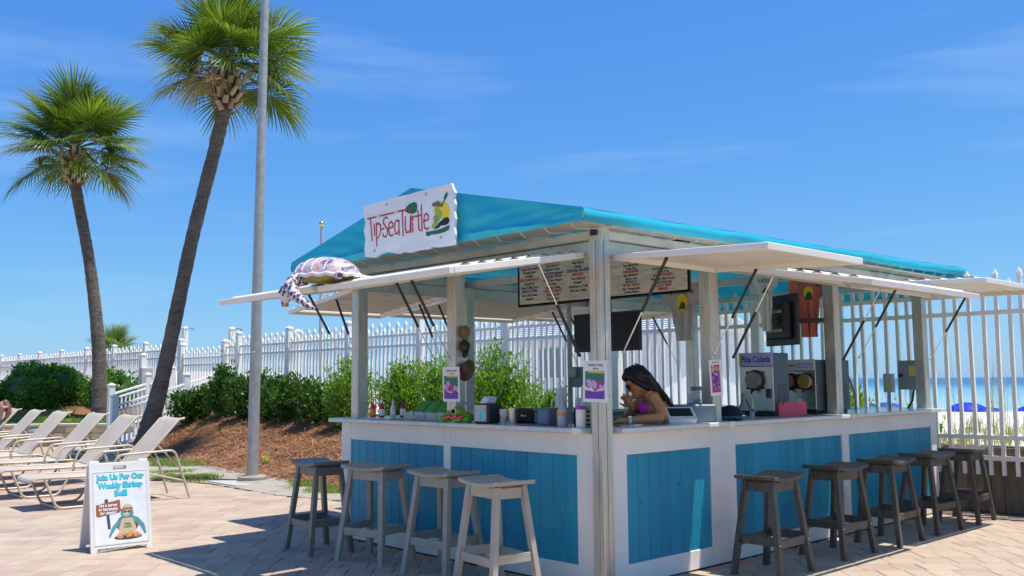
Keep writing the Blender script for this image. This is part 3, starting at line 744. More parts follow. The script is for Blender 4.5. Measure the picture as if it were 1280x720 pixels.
S_turtle=[(0.948,0.307),(1.01,0.298),(1.013,0.27),(1.043,0.252),(1.047,0.223),(1.029,0.198),(0.985,0.162),(0.962,0.132),(0.918,0.136),(0.924,0.17),(0.962,0.188),(0.936,0.21),(0.963,0.244),(0.963,0.281)]
S_shade=[(0.963,0.235),(0.985,0.222),(0.999,0.193),(0.97,0.173),(0.945,0.189),(0.942,0.214)]
S_boat=[(0.945,0.123),(1.007,0.169),(1.079,0.199),(1.115,0.197),(1.136,0.173),(1.122,0.149),(1.086,0.14),(1.036,0.146),(1.007,0.131)]
S_wave=[(0.85,0.12),(0.918,0.117),(1.006,0.118),(1.079,0.127),(1.129,0.137),(1.135,0.115),(1.122,0.101),(1.072,0.089),(0.977,0.086),(0.911,0.09),(0.881,0.081),(0.852,0.09)]
S_oar=[[(1.043,0.289),(1.077,0.339)]]
S_blade=[(1.065,0.334),(1.071,0.363),(1.097,0.387),(1.114,0.38),(1.106,0.353),(1.082,0.331)]
S_nail=[(0.338,0.404),(0.853,0.41),(0.17,0.046),(1.033,0.054)]
def slab(fl, mb, pts, th):
    n = len(pts); a = sum(pts[i][0] * pts[(i + 1) % n][1] - pts[(i + 1) % n][0] * pts[i][1] for i in range(n))
    if a < 0: pts = list(reversed(pts))
    fl.poly(mb, pts, 0.0); b = len(mb.v)
    mb.v += [tuple(fl.P(p, 0.0)) for p in pts] + [tuple(fl.P(p, -th)) for p in pts]
    for i in range(n): j = (i + 1) % n; mb.f.append((b + i, b + n + i, b + n + j, b + j))
    k0 = len(mb.f); f2 = Flat(fl.o, fl.x, fl.y); f2.poly(mb, pts, -th)
    for k in range(k0, len(mb.f)): mb.f[k] = tuple(reversed(mb.f[k]))
def prt(name, m, parent, fn):
    mb = MB(); fn(mb); return mb.build(name, m, parent)
sgn = thing('hanging_sign', 'ragged white wooden sign with red Tip-Sea Turtle lettering on the teal gable', 'sign', (-0.47, 2.18, 2.42))
M_['sign_white'] = mat('sign_white', (0.76, 0.76, 0.74), 0.55, 0.05, 3, 0.2, 30, stretch=(1, 1, 5), dirt=((0.48, 0.47, 0.45), 0.5, 0.4))
fl = Flat((0, 0, 0), (0, -1, 0), (0, 0, 1))
prt('sign_board', M_['sign_white'], sgn, lambda mb: slab(fl, mb, S_outline, 0.022))
RED = ink('sign_red', (0.48, 0.012, 0.014)); DGREEN = ink('deep_green', (0.012, 0.13, 0.05)); YEL = ink('sun_yellow', (0.85, 0.60, 0.02)); NAVY = ink('near_black_blue', (0.008, 0.010, 0.022)); OLIVE = ink('olive_green', (0.25, 0.32, 0.04)); LIME = ink('turtle_green', (0.30, 0.42, 0.08)); BLK = ink('print_black', (0.01, 0.01, 0.01)); BROWN = ink('hat_brown', (0.17, 0.13, 0.04))
def _l(mb):
    for i, s in enumerate(S_red): fl.stroke(mb, s, 0.0125, 0.0025 + 0.0002 * (i % 5))
prt('lettering', RED, sgn, _l)
prt('paddle_blade', DGREEN, sgn, lambda mb: (fl.poly(mb, S_paddle, 0.0012), fl.poly(mb, S_wave, 0.0022), fl.stroke(mb, S_oar[0], 0.014, 0.0022), fl.poly(mb, S_blade, 0.0028)))
prt('emblem_sun', YEL, sgn, lambda mb: ([fl.poly(mb, y, 0.0038) for y in S_yel], fl.poly(mb, S_sun, 0.0010)))
prt('emblem_body', LIME, sgn, lambda mb: fl.poly(mb, S_turtle, 0.0016))
prt('emblem_shell', OLIVE, sgn, lambda mb: fl.poly(mb, S_shade, 0.0030))
prt('emblem_hat', BROWN, sgn, lambda mb: fl.poly(mb, S_hat, 0.0030))
prt('emblem_boat', NAVY, sgn, lambda mb: fl.poly(mb, S_boat, 0.0034))
for p in S_nail:
    mb = MB(); a = fl.P(p, 0.0); b = fl.P(p, 0.006); mb.tube([a, b], 0.010, 8); mb.build('screw', M_['galv'], sgn)
mb = MB()
for p in S_nail[:2]:
    a = fl.P(p, -0.03); mb.tube([a, a + Vector((0.05, 0, -0.02))], 0.005, 6)
mb.build('tie', M_['rope'], sgn)

# ------------------------------------------------------------------ menu board
menu = thing('menu_board', 'long weathered wood look menu board hung under the canopy', 'menu board', (1.385, 2.27, 2.12))
M_['menu_wood'] = mat('menu_wood_print', (0.66, 0.55, 0.44), 0.6, 0.25, 6, 0.0, 40, stretch=(1, 1, 9), dirt=((0.32, 0.27, 0.22), 0.55, 0.5))
fm = Flat((0, 0, 0), (0, -1, 0), (0, 0, 1)); WM, HM = 2.0, 0.42
prt('panel', M_['menu_wood'], menu, lambda mb: slab(fm, mb, [(0, 0), (WM, 0), (WM, HM), (0, HM)], 0.015))
mb = MB()
for (a, b) in (((0, 0), (WM, 0)), ((0, HM), (WM, HM)), ((0.0, -0.006), (0.0, HM + 0.006)), ((WM, -0.006), (WM, HM + 0.006))): mb.beam(fm.P(a, -0.006), fm.P(b, -0.006), 0.026, 0.012, 0, (1, 0, 0))
mb.build('frame', M_['black'], menu)
mb = MB()
for a in (0.25, 1.75): mb.tube([fm.P((a, HM), -0.008), fm.P((a, HM + 0.0) , -0.008) + Vector((0.06, 0, 0.0))], 0.004, 5)
mb.build('hanger', M_['rope'], menu)
cols = [(0.15, [('b', 'CHEESEBURGER'), 'Topped with Lettuce', 'Tomato,Onion', '& Pickle', ('r', 'BBQ SANDWICH'), 'Pulled Pork', 'Pickles & BBQ Sauce', ('b', 'FRENCH FRIES'), 'Add: Chili,Cheese', 'Jalapenos'], 0.036),
        (0.46, [('r', 'QUESADILLAS'), 'Your choice of', 'Add: Sour Cream,', 'Peppers,Onions,Jalapenos', ('b', 'CHICKEN WRAP'), 'With Cheese, Peppers', '& Onions', 'Add Sour Cream', ('r', 'CHICKEN SALAD'), 'WRAP OR DIP', 'Add: Jalapenos'], 0.034),
        (0.78, [('b', 'HOT DOG'), 'Add: Chili &', 'Cheese', ('b', 'CHICKEN FINGERS'), ('r', 'NACHOS'), 'Your choice of', 'Chicken*', 'Hamburger or Chili', 'Add: Sour Cream'], 0.036),
        (1.06, ['MARGARITA', ('r', 'MARGARITA'), 'Tequila, Triple Sec,', 'Lime Juice', ('r', 'RUM RITA'), 'Rum, Orange Juice,', 'Pineapple Juice', ('r', 'BERRY RITA'), 'Rum, Mango & Lime', 'Berry Juice, Rum', ('r', 'FUZZY RITA'), 'Peach, Cranberry', 'Orange Juice'], 0.029),
        (1.40, ['Rum', 'Rum, Vodka,', 'Blue Curacao, Pineapple', ('r', 'TURTLE'), 'Rum, Banana Juice', 'Cream, Rum', ('r', 'RUM RUNNER'), 'Rum, Blackberry,', 'Banana, Lime', ('b', 'SPECIALTY'), ('r', 'TIP SEA TURTLE'), 'Rum, Pineapple Juice', 'Coconut, Banana'], 0.029),
        (1.74, ['Vodka,', 'Orange Juice, Cranberry', ('r', 'PAINKILLER'), 'Spiced Rum, Pineapple', 'Orange Juice, Cream', ('r', 'HURRICANE'), 'Dark Rum, White Rum', 'Passion Fruit', ('r', 'BLUE HAWAIIAN'), 'White Rum, Blue Curacao,', 'Cream of Coconut', ('r', 'BLOODY MARY'), ('r', 'MIMOSA')], 0.029)]
tm = {'b': MB(), 'r': MB(), 'k': MB()}
for (cx, lines, st) in cols:
    y = HM - 0.045
    for ln in lines:
        k, tx = ln if isinstance(ln, tuple) else ('k', ln)
        s = st * (1.12 if k != 'k' else 0.98)
        fm.text(tm[k], tx, cx, y, s, 0.0015, 0.82, 0.0014 if k != 'k' else 0.0009); y -= st
stuff(tm['b'].build('blue_lettering', ink('menu_blue', (0.015, 0.09, 0.26)), menu)); stuff(tm['r'].build('red_lettering', ink('menu_red', (0.55, 0.03, 0.02)), menu)); stuff(tm['k'].build('black_lettering', BLK, menu))
# ------------------------------------------------------------------ fences, gate, retaining walls, ramp
def picket_mesh(h, w=0.036, m='vinyl'):
    mb = MB(); a = w / 2; z = h - 0.11
    vs = [(-a, -a, 0), (a, -a, 0), (a, a, 0), (-a, a, 0), (-a, -a, z), (a, -a, z), (a, a, z), (-a, a, z)]
    mb.add(vs, [(0, 1, 5, 4), (1, 2, 6, 5), (2, 3, 7, 6), (3, 0, 4, 7)])
    e = a * 1.35; b = len(mb.v)
    mb.add([(-e, -e, z), (e, -e, z), (e, e, z), (-e, e, z), (-e, -e, z + 0.045), (e, -e, z + 0.045), (e, e, z + 0.045), (-e, e, z + 0.045), (0, 0, h)],
           [(3, 2, 1, 0), (0, 1, 5, 4), (1, 2, 6, 5), (2, 3, 7, 6), (3, 0, 4, 7), (4, 5, 8), (5, 6, 8), (6, 7, 8), (7, 4, 8)])
    return mb.mesh('picket', M_[m])
def fence_post(mb, x, y, z0, z1, s=0.12):
    mb.box(x - s / 2, x + s / 2, y - s / 2, y + s / 2, z0, z1, 0.004); c = s / 2 + 0.012
    mb.box(x - c, x + c, y - c, y + c, z1 + 0.0005, z1 + 0.028, 0.006)
    mb.add([(x - c, y - c, z1 + 0.029), (x + c, y - c, z1 + 0.029), (x + c, y + c, z1 + 0.029), (x - c, y + c, z1 + 0.029), (x, y, z1 + 0.075)], [(0, 1, 4), (1, 2, 4), (2, 3, 4), (3, 0, 4)])
FX = 5.60
def fence(name, label, y0, y1, posts, rails, zb, tall, short, sp=0.1325, x=FX, zrail_follow=None):
    t = thing(name, label, 'fence', (x, y0, 0.3))
    L = y1 - y0
    for z in rails:
        mb = MB(); mb.box(-0.022, 0.022, 0, L, z - 0.3 - 0.024, z - 0.3 + 0.024, 0.004); mb.build('rail', M_['vinyl'], t)
    for p in posts:
        mb = MB(); fence_post(mb, 0, p - y0, zb - 0.3 - 0.25, tall + 0.02 - 0.3); mb.build('fence_post', M_['vinyl'], t)
    ma, ms = picket_mesh(tall - zb), picket_mesh(short - zb)
    n = int(L / sp); k = 0
    for i in range(n):
        y = (i + 0.5) * sp
        if any(abs(y - (p - y0)) < 0.10 for p in posts): continue
        link('picket', ma if i % 2 else ms, t, (rnd.uniform(-0.002, 0.002), y + rnd.uniform(-0.004, 0.004), zb - 0.3), (rnd.uniform(-0.009, 0.009), rnd.uniform(-0.006, 0.006), rnd.uniform(-0.05, 0.05)))
        k += 1
    return t
fence('picket_fence', 'white vinyl picket fence along the dune behind the kiosk', -3.4, 17.0, [-2.36, 2.32, 4.66, 7.0, 9.34, 11.68, 14.02, 16.36], (2.275, 2.08, 0.78, 0.565), 0.39, 2.55, 2.44)
fence('picket_fence', 'white vinyl picket fence beyond the beach gate, running behind the hedge', 19.5, 46.0, [19.56 + 2.35 * i for i in range(12)], (2.30, 2.10, 1.0), 0.55, 2.50, 2.42, 0.15)
# beach gate
g = thing('beach_gate', 'low white picket gate between two posts at the top of the ramp', 'gate', (FX, 17.06, 0.7))
for z in (0.25, 1.18, 1.36):
    mb = MB(); mb.box(-0.02, 0.02, 0.08, 2.40, z - 0.022, z + 0.022, 0.004); mb.build('gate_rail', M_['vinyl'], g)
pa, pb_ = picket_mesh(1.58), picket_mesh(1.5)
for i in range(15): link('picket', pa if i % 2 else pb_, g, (0, 0.17 + i * 0.155, 0.06))
for y in (0.0, 2.44):
    mb = MB(); fence_post(mb, 0, y, -0.2, 1.70, 0.15); mb.build('gate_post', M_['vinyl'], g)
mb = MB(); mb.box(-0.082, -0.076, -0.02, 0.02, 1.33, 1.37); mb.box(-0.082, -0.076, -0.02, 0.02, 1.47, 1.51); mb.build('latch', M_['black'], g)

# timber bulkhead holding back the dune beside the patio
tb = thing('timber_bulkhead', 'weathered vertical timber boards holding back the dune under the fence', 'retaining wall', (5.66, -3.6, 0))
y = 0.0; k = 0
while y < 9.4:
    w = rnd.choice((0.135, 0.14, 0.19, 0.235)); h = 0.68 + rnd.uniform(-0.012, 0.02); mb = MB()
    mb.box(-0.019, 0.019, -w / 2 + 0.003, w / 2 - 0.003, 0, h, 0.004)
    link('board', mb.mesh('board', M_['board']), tb, (rnd.uniform(-0.006, 0.006), y + w / 2, 0)); y += w
mb = MB(); mb.box(0.021, 0.10, 0, 9.4, 0.55, 0.69, 0.006); mb.build('cap_timber', M_['board'], tb)
mb = MB(); mb.box(0.0215, 0.10, 0, 9.4, 0.1, 0.28, 0.006); mb.build('waler', M_['board'], tb)

# ramp up to the gate with railings on both sides
M_['deck'] = mat('grey_decking', (0.40, 0.39, 0.37), 0.7, 0.15, 6)
rm = struct(MB().build('ramp', M_['deck'])) if False else None
A = Vector((2.45, 15.65, 0.0)); B = Vector((5.50, 17.3, 0.70)); d = (B - A); dh = Vector((d.x, d.y, 0)).normalized(); sdv = Vector((-dh.y, dh.x, 0))
ramp_o = thing('boardwalk_ramp', 'sloping boardwalk ramp leading up to the beach gate', 'ramp', A)
nb = 24
for i in range(nb):
    c = d * ((i + 0.5) / nb) + sdv * 0.58 + Vector((0, 0, 0.03)); mb = MB()
    mb.obox((0, 0, 0), (d.normalized(), sdv, d.normalized().cross(sdv)), (d.length / nb / 2 - 0.004, 0.56, 0.016), 0.003); link('deck_board', mb.mesh('deck_board', M_['deck']), ramp_o, c)
mb = MB(); mb.obox(d * 0.5 + sdv * 0.06 - Vector((0, 0, 0.10)), (d.normalized(), sdv, d.normalized().cross(sdv)), (d.length / 2, 0.03, 0.10)); mb.build('stringer', M_['vinyl'], ramp_o)
mb = MB(); mb.obox(d * 0.5 + sdv * 1.10 - Vector((0, 0, 0.10)), (d.normalized(), sdv, d.normalized().cross(sdv)), (d.length / 2, 0.03, 0.10)); mb.build('stringer', M_['vinyl'], ramp_o)
def railing(label, off, t0, t1, posts):
    base = A + sdv * off
    t = thing('ramp_railing', label, 'railing', base + d * t0, 0, 'white railings of the ramp')
    o = -(d * t0)
    P = lambda s, z: d * s + o + Vector((0, 0, z))
    for z in (0.93, 0.83, 0.12):
        mb = MB(); mb.beam(P(t0, z), P(t1, z), 0.05, 0.045 if z > 0.5 else 0.04, 0.004); mb.build('rail', M_['vinyl'], t)
    for s in posts:
        mb = MB(); q = P(s, 0); fence_post(mb, q.x, q.y, q.z - 0.1, q.z + 1.12, 0.13); mb.build('railing_post', M_['vinyl'], t)
    n = int((t1 - t0) * d.length / 0.13); me = MB(); me.box(-0.016, 0.016, -0.016, 0.016, 0.10, 0.83); me = me.mesh('baluster', M_['vinyl'])
    for i in range(n):
        s = t0 + (t1 - t0) * (i + 0.5) / n
        if any(abs(s - q) * d.length < 0.09 for q in posts): continue
        link('baluster', me, t, P(s, 0))
railing('white ramp railing on the side of the flagpole', 0.0, 0.02, 0.97, [0.02, 0.36, 0.68])
railing('white ramp railing on the side of the big hedge', 1.14, 0.36, 0.97, [0.36, 0.70, 0.94])
# electrical cabinet by the ramp
eb = thing('utility_box', 'small beige utility box on a white post near the ramp', 'utility box', (4.35, 18.9, bed_z(4.35, 18.9)))
mb = MB(); fence_post(mb, 0, 0, -0.1, 1.45, 0.13); mb.build('box_post', M_['vinyl'], eb)
mb = MB(); mb.box(-0.14, 0.14, -0.30, -0.07, 0.75, 1.15, 0.01); mb.build('box', mat('beige_enamel', (0.55, 0.52, 0.46), 0.5), eb)

# low stone retaining wall in front of the lawn
M_['stone'] = wood_mat('cut_limestone', (0.46, 0.35, 0.20), (0.60, 0.47, 0.29), (0.70, 0.59, 0.40), (2, 2, 2))
M_['cap'] = mat('cap_stone', (0.62, 0.55, 0.42), 0.8, 0.1, 5, 0.2, 40)
sw = thing('stone_wall', 'low tan stone block wall with a pale cap in front of the lawn', 'wall', (0, 0, 0))
line = [Vector((-6.2, 25.6, 0)), Vector((-1.5, 22.0, 0)), Vector((1.44, 19.79, 0)), Vector((2.44, 19.1, 0)), Vector((3.3, 17.94, 0)), Vector((3.32, 16.95, 0))]
for (p, q) in zip(line, line[1:]):
    dd = (q - p); Ls = dd.length; dd.normalize(); nn = Vector((-dd.y, dd.x, 0))
    for row in range(3):
        s = -rnd.uniform(0, 0.2)
        while s < Ls - 0.02:
            w = rnd.uniform(0.25, 0.5); a, b = max(s, 0), min(s + w, Ls)
            if b - a > 0.05:
                mb = MB(); mb.obox((0, 0, 0), (dd, nn, Vector((0, 0, 1))), ((b - a) / 2 - 0.004, 0.10, 0.071), 0.008)
                link('stone', mb.mesh('stone', M_['stone']), sw, p + dd * (a + b) / 2 + Vector((0, 0, 0.075 + row * 0.15)) + nn * rnd.uniform(-0.008, 0.008))
            s += w
    mb = MB(); mb.obox((p + q) / 2 + Vector((0, 0, 0.482)), (dd, nn, Vector((0, 0, 1))), (Ls / 2 + 0.02, 0.15, 0.03), 0.008); mb.build('cap_stone', M_['cap'], sw)
lt = thing('wall_light', 'small grey half round light mounted on the stone wall', 'lamp', (2.05, 19.15, 0.30), R(-35))
mb = MB(); mb.ell((0, -0.05, 0.02), (0.20, 0.12, 0.09), None, 14, 8); mb.build('hood', M_['grey_box'], lt, 50)
mb = MB(); mb.box(-0.16, 0.16, -0.02, 0.08, -0.10, -0.06, 0.01); mb.build('backplate', M_['galv'], lt)

# outdoor showers on the beach side
for i, (y, h, lb) in enumerate(((19.95, 2.86, 'white shower post with a chrome head beside the beach gate'), (17.25, 2.72, 'white shower post with a chrome head at the end of the picket fence'), (14.1, 2.52, 'short white shower post standing behind the picket fence'))):
    s = thing('beach_shower', lb, 'shower', (5.86, y, beach_z(5.86, y) - 0.05), 0, 'outdoor showers')
    zz = h - s.location.z; mb = MB(); fence_post(mb, 0, 0, 0, zz, 0.13); mb.build('shower_post', M_['vinyl'], s)
    mb = MB(); mb.tube([(0, -0.06, zz - 0.04), (0, -0.2, zz + 0.01), (0, -0.42, zz + 0.0), (0, -0.5, zz - 0.03)], 0.014, 8); mb.lathe([(0.01, 0), (0.06, -0.015), (0.065, -0.03)], (0, -0.5, zz - 0.03), 12); mb.build('shower_head', M_['chrome'], s, 40)

# white beach pavilion beyond the fence
pv = thing('beach_pavilion', 'white clapboard pavilion with a pale shingle roof beyond the fence', 'building', (14.0, 10.4, 0.5))
M_['clap'] = mat('white_clapboard', (0.66, 0.67, 0.68), 0.6, 0.05, 2); M_['shingle'] = mat('pale_shingle', (0.68, 0.70, 0.72), 0.7, 0.08, 4)
LP, DP = 7.4, 4.0
n = 15
for i in range(n):
    z = 0.03 + i * 0.14; mb = MB()
    a = [(0.0, 0, z), (0.0, LP, z), (-0.018, LP, z), (-0.018, 0, z), (0, 0, z + 0.15), (0, LP, z + 0.15)]
    mb.convex([(0.02, 0, z), (0.02, LP, z), (-0.02, LP, z), (-0.02, 0, z), (0.02, 0, z + 0.145), (0.02, LP, z + 0.145), (0, LP, z + 0.145), (0, 0, z + 0.145)], [(0, 1, 2, 3), (4, 5, 6, 7), (0, 1, 5, 4), (3, 2, 6, 7), (0, 3, 7, 4), (1, 2, 6, 5)])
    mb.build('siding_board', M_['clap'], pv)
    mb = MB(); mb.box(0.03, DP, -0.02, 0.02, z, z + 0.138); mb.build('siding_board', M_['clap'], pv)
mb = MB(); mb.box(0.03, DP, 0.03, LP - 0.01, 0, 2.10); mb.build('wall', M_['clap'], pv)
mb = MB(); mb.add([(0, -0.02, 2.12), (DP, -0.02, 2.12), (DP / 2, -0.02, 2.78), (0, LP, 2.12), (DP, LP, 2.12), (DP / 2, LP, 2.78)], [(0, 1, 2), (4, 3, 5)]); mb.build('gable_wall', M_['clap'], pv)
rf = MB(); e = 0.45; rf.convex([(-e, -0.4, 1.97), (DP / 2, -0.4, 2.80), (DP / 2, LP + 0.4, 2.80), (-e, LP + 0.4, 1.97), (-e, -0.4, 2.02), (DP / 2, -0.4, 2.85), (DP / 2, LP + 0.4, 2.85), (-e, LP + 0.4, 2.02)], [(0, 1, 2, 3), (4, 5, 6, 7), (0, 1, 5, 4), (1, 2, 6, 5), (2, 3, 7, 6), (3, 0, 4, 7)])
rf.convex([(DP + e, -0.4, 1.97), (DP / 2 + 0.001, -0.4, 2.80), (DP / 2 + 0.001, LP + 0.4, 2.80), (DP + e, LP + 0.4, 1.97), (DP + e, -0.4, 2.02), (DP / 2 + 0.001, -0.4, 2.85), (DP / 2 + 0.001, LP + 0.4, 2.85), (DP + e, LP + 0.4, 2.02)], [(0, 1, 2, 3), (4, 5, 6, 7), (0, 1, 5, 4), (1, 2, 6, 5), (2, 3, 7, 6), (3, 0, 4, 7)])
rfo = rf.build('roof', M_['shingle'], pv)
for i in range(12):
    s = i / 12; x0 = -e + (DP / 2 + e) * s; z0 = 2.022 + 0.83 * s; mb = MB()
    mb.beam((x0 + 0.02, -0.4, z0 + 0.022), (x0 + 0.02, LP + 0.4, z0 + 0.022), 0.05, 0.018); mb.build('shingle_course', M_['shingle'], rfo)
for yy in (1.2, 3.4, 5.6):
    mb = MB(); mb.box(-0.05, -0.02, yy, yy + 0.9, 1.0, 1.8); w_ = mb.build('shutter', M_['grey_box'], pv)

# flagpoles
fp = thing('flagpole', 'tall grey steel flagpole rising from a round base beside the patio', 'flagpole', (1.78, 8.29, 0.022))
lx, ly = 0.055, -0.05
mb = MB(); mb.tube([(0, 0, 0.03), (lx * 0.4, ly * 0.4, 4.0), (lx, ly, 9.6)], [0.083, 0.070, 0.050], 20); mb.build('pole', M_['galv'], fp, 40)
mb = MB(); mb.lathe([(0.205, 0.0), (0.21, 0.012), (0.205, 0.05), (0.19, 0.06), (0.10, 0.062), (0.095, 0.075)], (0, 0, 0.002), 28); mb.build('base_flange', mat('tan_cast_base', (0.34, 0.31, 0.22), 0.6, 0.15, 8), fp, 35)
mb = MB(); mb.obox((-0.055, -0.058, 1.75), (Vector((0.7, -0.7, 0)), Vector((0.7, 0.7, 0)), Vector((0, 0, 1))), (0.03, 0.012, 0.09), 0.008); mb.build('hand_hole_cover', M_['galv'], fp)
mb = MB(); mb.box(-0.42, 0.40, -0.45, 0.42, -0.02, 0.004, 0.004); tag(mb.build('footing_slab', mat('old_concrete', (0.46, 0.44, 0.39), 0.9, 0.12, 5, 0.3, 40)), 'flat concrete slab under the flagpole base', 'slab').location = (1.70, 8.25, 0.018)
f2 = thing('flagpole', 'thin distant flagpole with a gold ball finial beyond the fence', 'flagpole', (11.2, 21.9, beach_z(11.2, 21.9)))
mb = MB(); mb.tube([(0, 0, 0), (0, 0, 5.75)], [0.055, 0.04], 12); mb.build('pole', M_['galv'], f2, 40)
mb = MB(); mb.ell((0, 0, 5.82), (0.085, 0.085, 0.085)); mb.build('finial', mat('gilt', (0.75, 0.5, 0.12), 0.3, 0.05, 5, metal=0.9), f2, 60)

# beach umbrellas down on the sand
M_['blue'] = canvas_mat('royal_blue_canvas', (0.012, 0.045, 0.55), 0.3)
um = thing('beach_umbrella', 'royal blue beach umbrella standing on the white sand by the water', 'umbrella', (0, 0, 0), 0, 'blue umbrellas along the shore')
mb = MB(); mb.tube([(0, 0, -0.15), (0, 0, 1.82)], 0.022, 8); mb.build('pole', M_['vinyl'], um)
mb = MB(); n = 16; rows = []
for i in range(7):
    a = i / 6; r = 1.15 * math.sin(a * 1.15) / math.sin(1.15); rows.append([(r * (1 - 0.05 * (j % 2) * a) * math.cos(2 * math.pi * j / n), r * (1 - 0.05 * (j % 2) * a) * math.sin(2 * math.pi * j / n), 1.86 - 0.62 * a * a) for j in range(n + 1)])
grid_mesh(mb, rows); mb.build('canopy', M_['blue'], um, 60)
spots = []
yy = -9.0
while yy < 55:
    spots.append((rnd.uniform(38, 43), yy)); yy += rnd.uniform(1.5, 2.5) if yy < 18 else rnd.uniform(2.6, 4.0)
for i, (x, y) in enumerate(spots):
    o = um if i == 0 else copy_tree(um); o.location = (x, y, beach_z(x, y) - 0.02); o.rotation_euler = (0, 0, rnd.uniform(0, 3))
# ------------------------------------------------------------------ palms and shrubs
M_['bark'] = mat('palm_bark', (0.115, 0.088, 0.065), 0.9, 0.3, 7, 0.8, 22, stretch=(1, 1, 3.5), dirt=((0.30, 0.27, 0.22), 0.56, 0.6), bd=0.03)
def bark_mat():
    m, n, l, b = new_mat('palm_bark')
    f = noise(n, l, 6, 6, 0.65, (1, 1, 4.0)); g = noise(n, l, 55, 3, 0.6, (1, 1, 0.6)); h = noise(n, l, 1.4, 4, 0.6)
    col = ramp(n, l, f, [(0.3, (0.060, 0.045, 0.034)), (0.55, (0.13, 0.10, 0.075)), (0.8, (0.20, 0.16, 0.12))])
    col = mixnode(n, l, col, (0.46, 0.44, 0.38), ramp(n, l, g, [(0.62, 0.0), (0.68, 0.8)]))
    col = mixnode(n, l, col, (0.24, 0.20, 0.15), ramp(n, l, h, [(0.45, 0.0), (0.7, 0.5)]))
    l.new(col, b.inputs['Base Color']); b.inputs['Roughness'].default_value = 0.95; bump(n, l, b, f, 0.9, 0.03); return m
M_['bark'] = bark_mat()
M_['boot'] = mat('palm_boot', (0.33, 0.25, 0.16), 0.85, 0.25, 9, 0.4, 40, rand=0.4, dirt=((0.12, 0.08, 0.05), 0.5, 0.6))
M_['fiber'] = mat('palm_fiber', (0.09, 0.06, 0.035), 0.95, 0.4, 20, 0.6, 60)
M_['frond'] = leaf_mat('palm_frond', (0.069, 0.128, 0.018), (0.144, 0.213, 0.030), 0.32, 0.34, (0.375, 0.366, 0.103))
M_['frond_y'] = leaf_mat('palm_frond_yellowing', (0.11, 0.14, 0.025), (0.20, 0.215, 0.045), 0.28, 0.42, (0.32, 0.28, 0.10))
M_['frond_d'] = leaf_mat('palm_frond_dry', (0.30, 0.21, 0.09), (0.42, 0.31, 0.15), 0.2, 0.6, (0.50, 0.40, 0.24))
M_['petiole'] = mat('palm_petiole', (0.20, 0.24, 0.06), 0.5, 0.2, 5)
def frond_mesh(seed, m, pet=0.75, fan=0.85, droop=0.5):
    q = random.Random(seed); mb = MB()
    pts = []; n = 7
    for i in range(n):
        s = i / (n - 1); pts.append(Vector((pet * s * (1 - 0.08 * s), 0, -0.16 * droop * pet * s * s)))
    mb.tube(pts, [0.017 - 0.008 * i / (n - 1) for i in range(n)], 5)
    base = pts[-1]; sl0 = -0.35 * droop
    N = 44
    for k in range(N):
        th = R(-128 + 256 * (k + 0.5) / N) + q.uniform(-0.025, 0.025)
        c = math.cos(th / 2) ** 0.6; L = fan * (0.60 + 0.40 * c) * q.uniform(0.88, 1.06)
        # the costa carries the middle leaflets further out
        st = base + Vector((0.20 * max(0, math.cos(th)) ** 2, 0, -0.10 * droop * max(0, math.cos(th)) ** 2))
        dr = Vector((math.cos(th), math.sin(th), 0)); pl = Vector((-math.sin(th), math.cos(th), 0))
        fold = 0.22 * abs(math.sin(th)); ns = 6; tip = q.uniform(0.5, 1.3)
        pv_ = []
        half = R(256 / N) * 0.52
        for i in range(ns + 1):
            s = i / ns; r = L * s
            w = min(r * math.tan(half) + 0.003, 0.022 * (1 - max(0, s - 0.35) / 0.65) ** 0.8 + 0.0012)
            z = r * fold - (droop * 0.30) * r * r / fan - 0.20 * tip * max(0, s - 0.55) ** 2 * fan + sl0 * r * max(0, math.cos(th)) * 0.6
            p = st + dr * (r * (1 - 0.10 * s * s)) + Vector((0, 0, z)); pv_.append((p - pl * w, p + pl * w + Vector((0, 0, (0.006 if k % 2 else -0.006) * (1 - s)))))
        b = len(mb.v)
        for a, c2 in pv_: mb.v += [tuple(a), tuple(c2)]
        for i in range(ns): mb.f.append((b + 2 * i, b + 2 * i + 1, b + 2 * i + 3, b + 2 * i + 2))
    return mb.mesh('frond', m)
FR = {'g': [frond_mesh(i, M_['frond'], 0.85, 0.95, 0.35 + 0.22 * i) for i in range(4)], 'y': [frond_mesh(10 + i, M_['frond_y'], 0.8, 0.9, 0.8 + 0.3 * i) for i in range(3)], 'd': [frond_mesh(20 + i, M_['frond_d'], 0.55, 0.7, 1.6) for i in range(2)]}
def boot_mesh():
    mb = MB(); mb.convex([(-0.045, 0, 0), (0.045, 0, 0), (0.032, 0.03, 0.16), (-0.032, 0.03, 0.16), (-0.035, 0.03, 0.0), (0.035, 0.03, 0.0), (0.018, 0.055, 0.17), (-0.018, 0.055, 0.17)], [(0, 1, 2, 3), (4, 5, 6, 7), (0, 1, 5, 4), (3, 2, 6, 7), (0, 3, 7, 4), (1, 2, 6, 5)])
    return mb.mesh('boot', M_['boot'])
BOOT = boot_mesh()
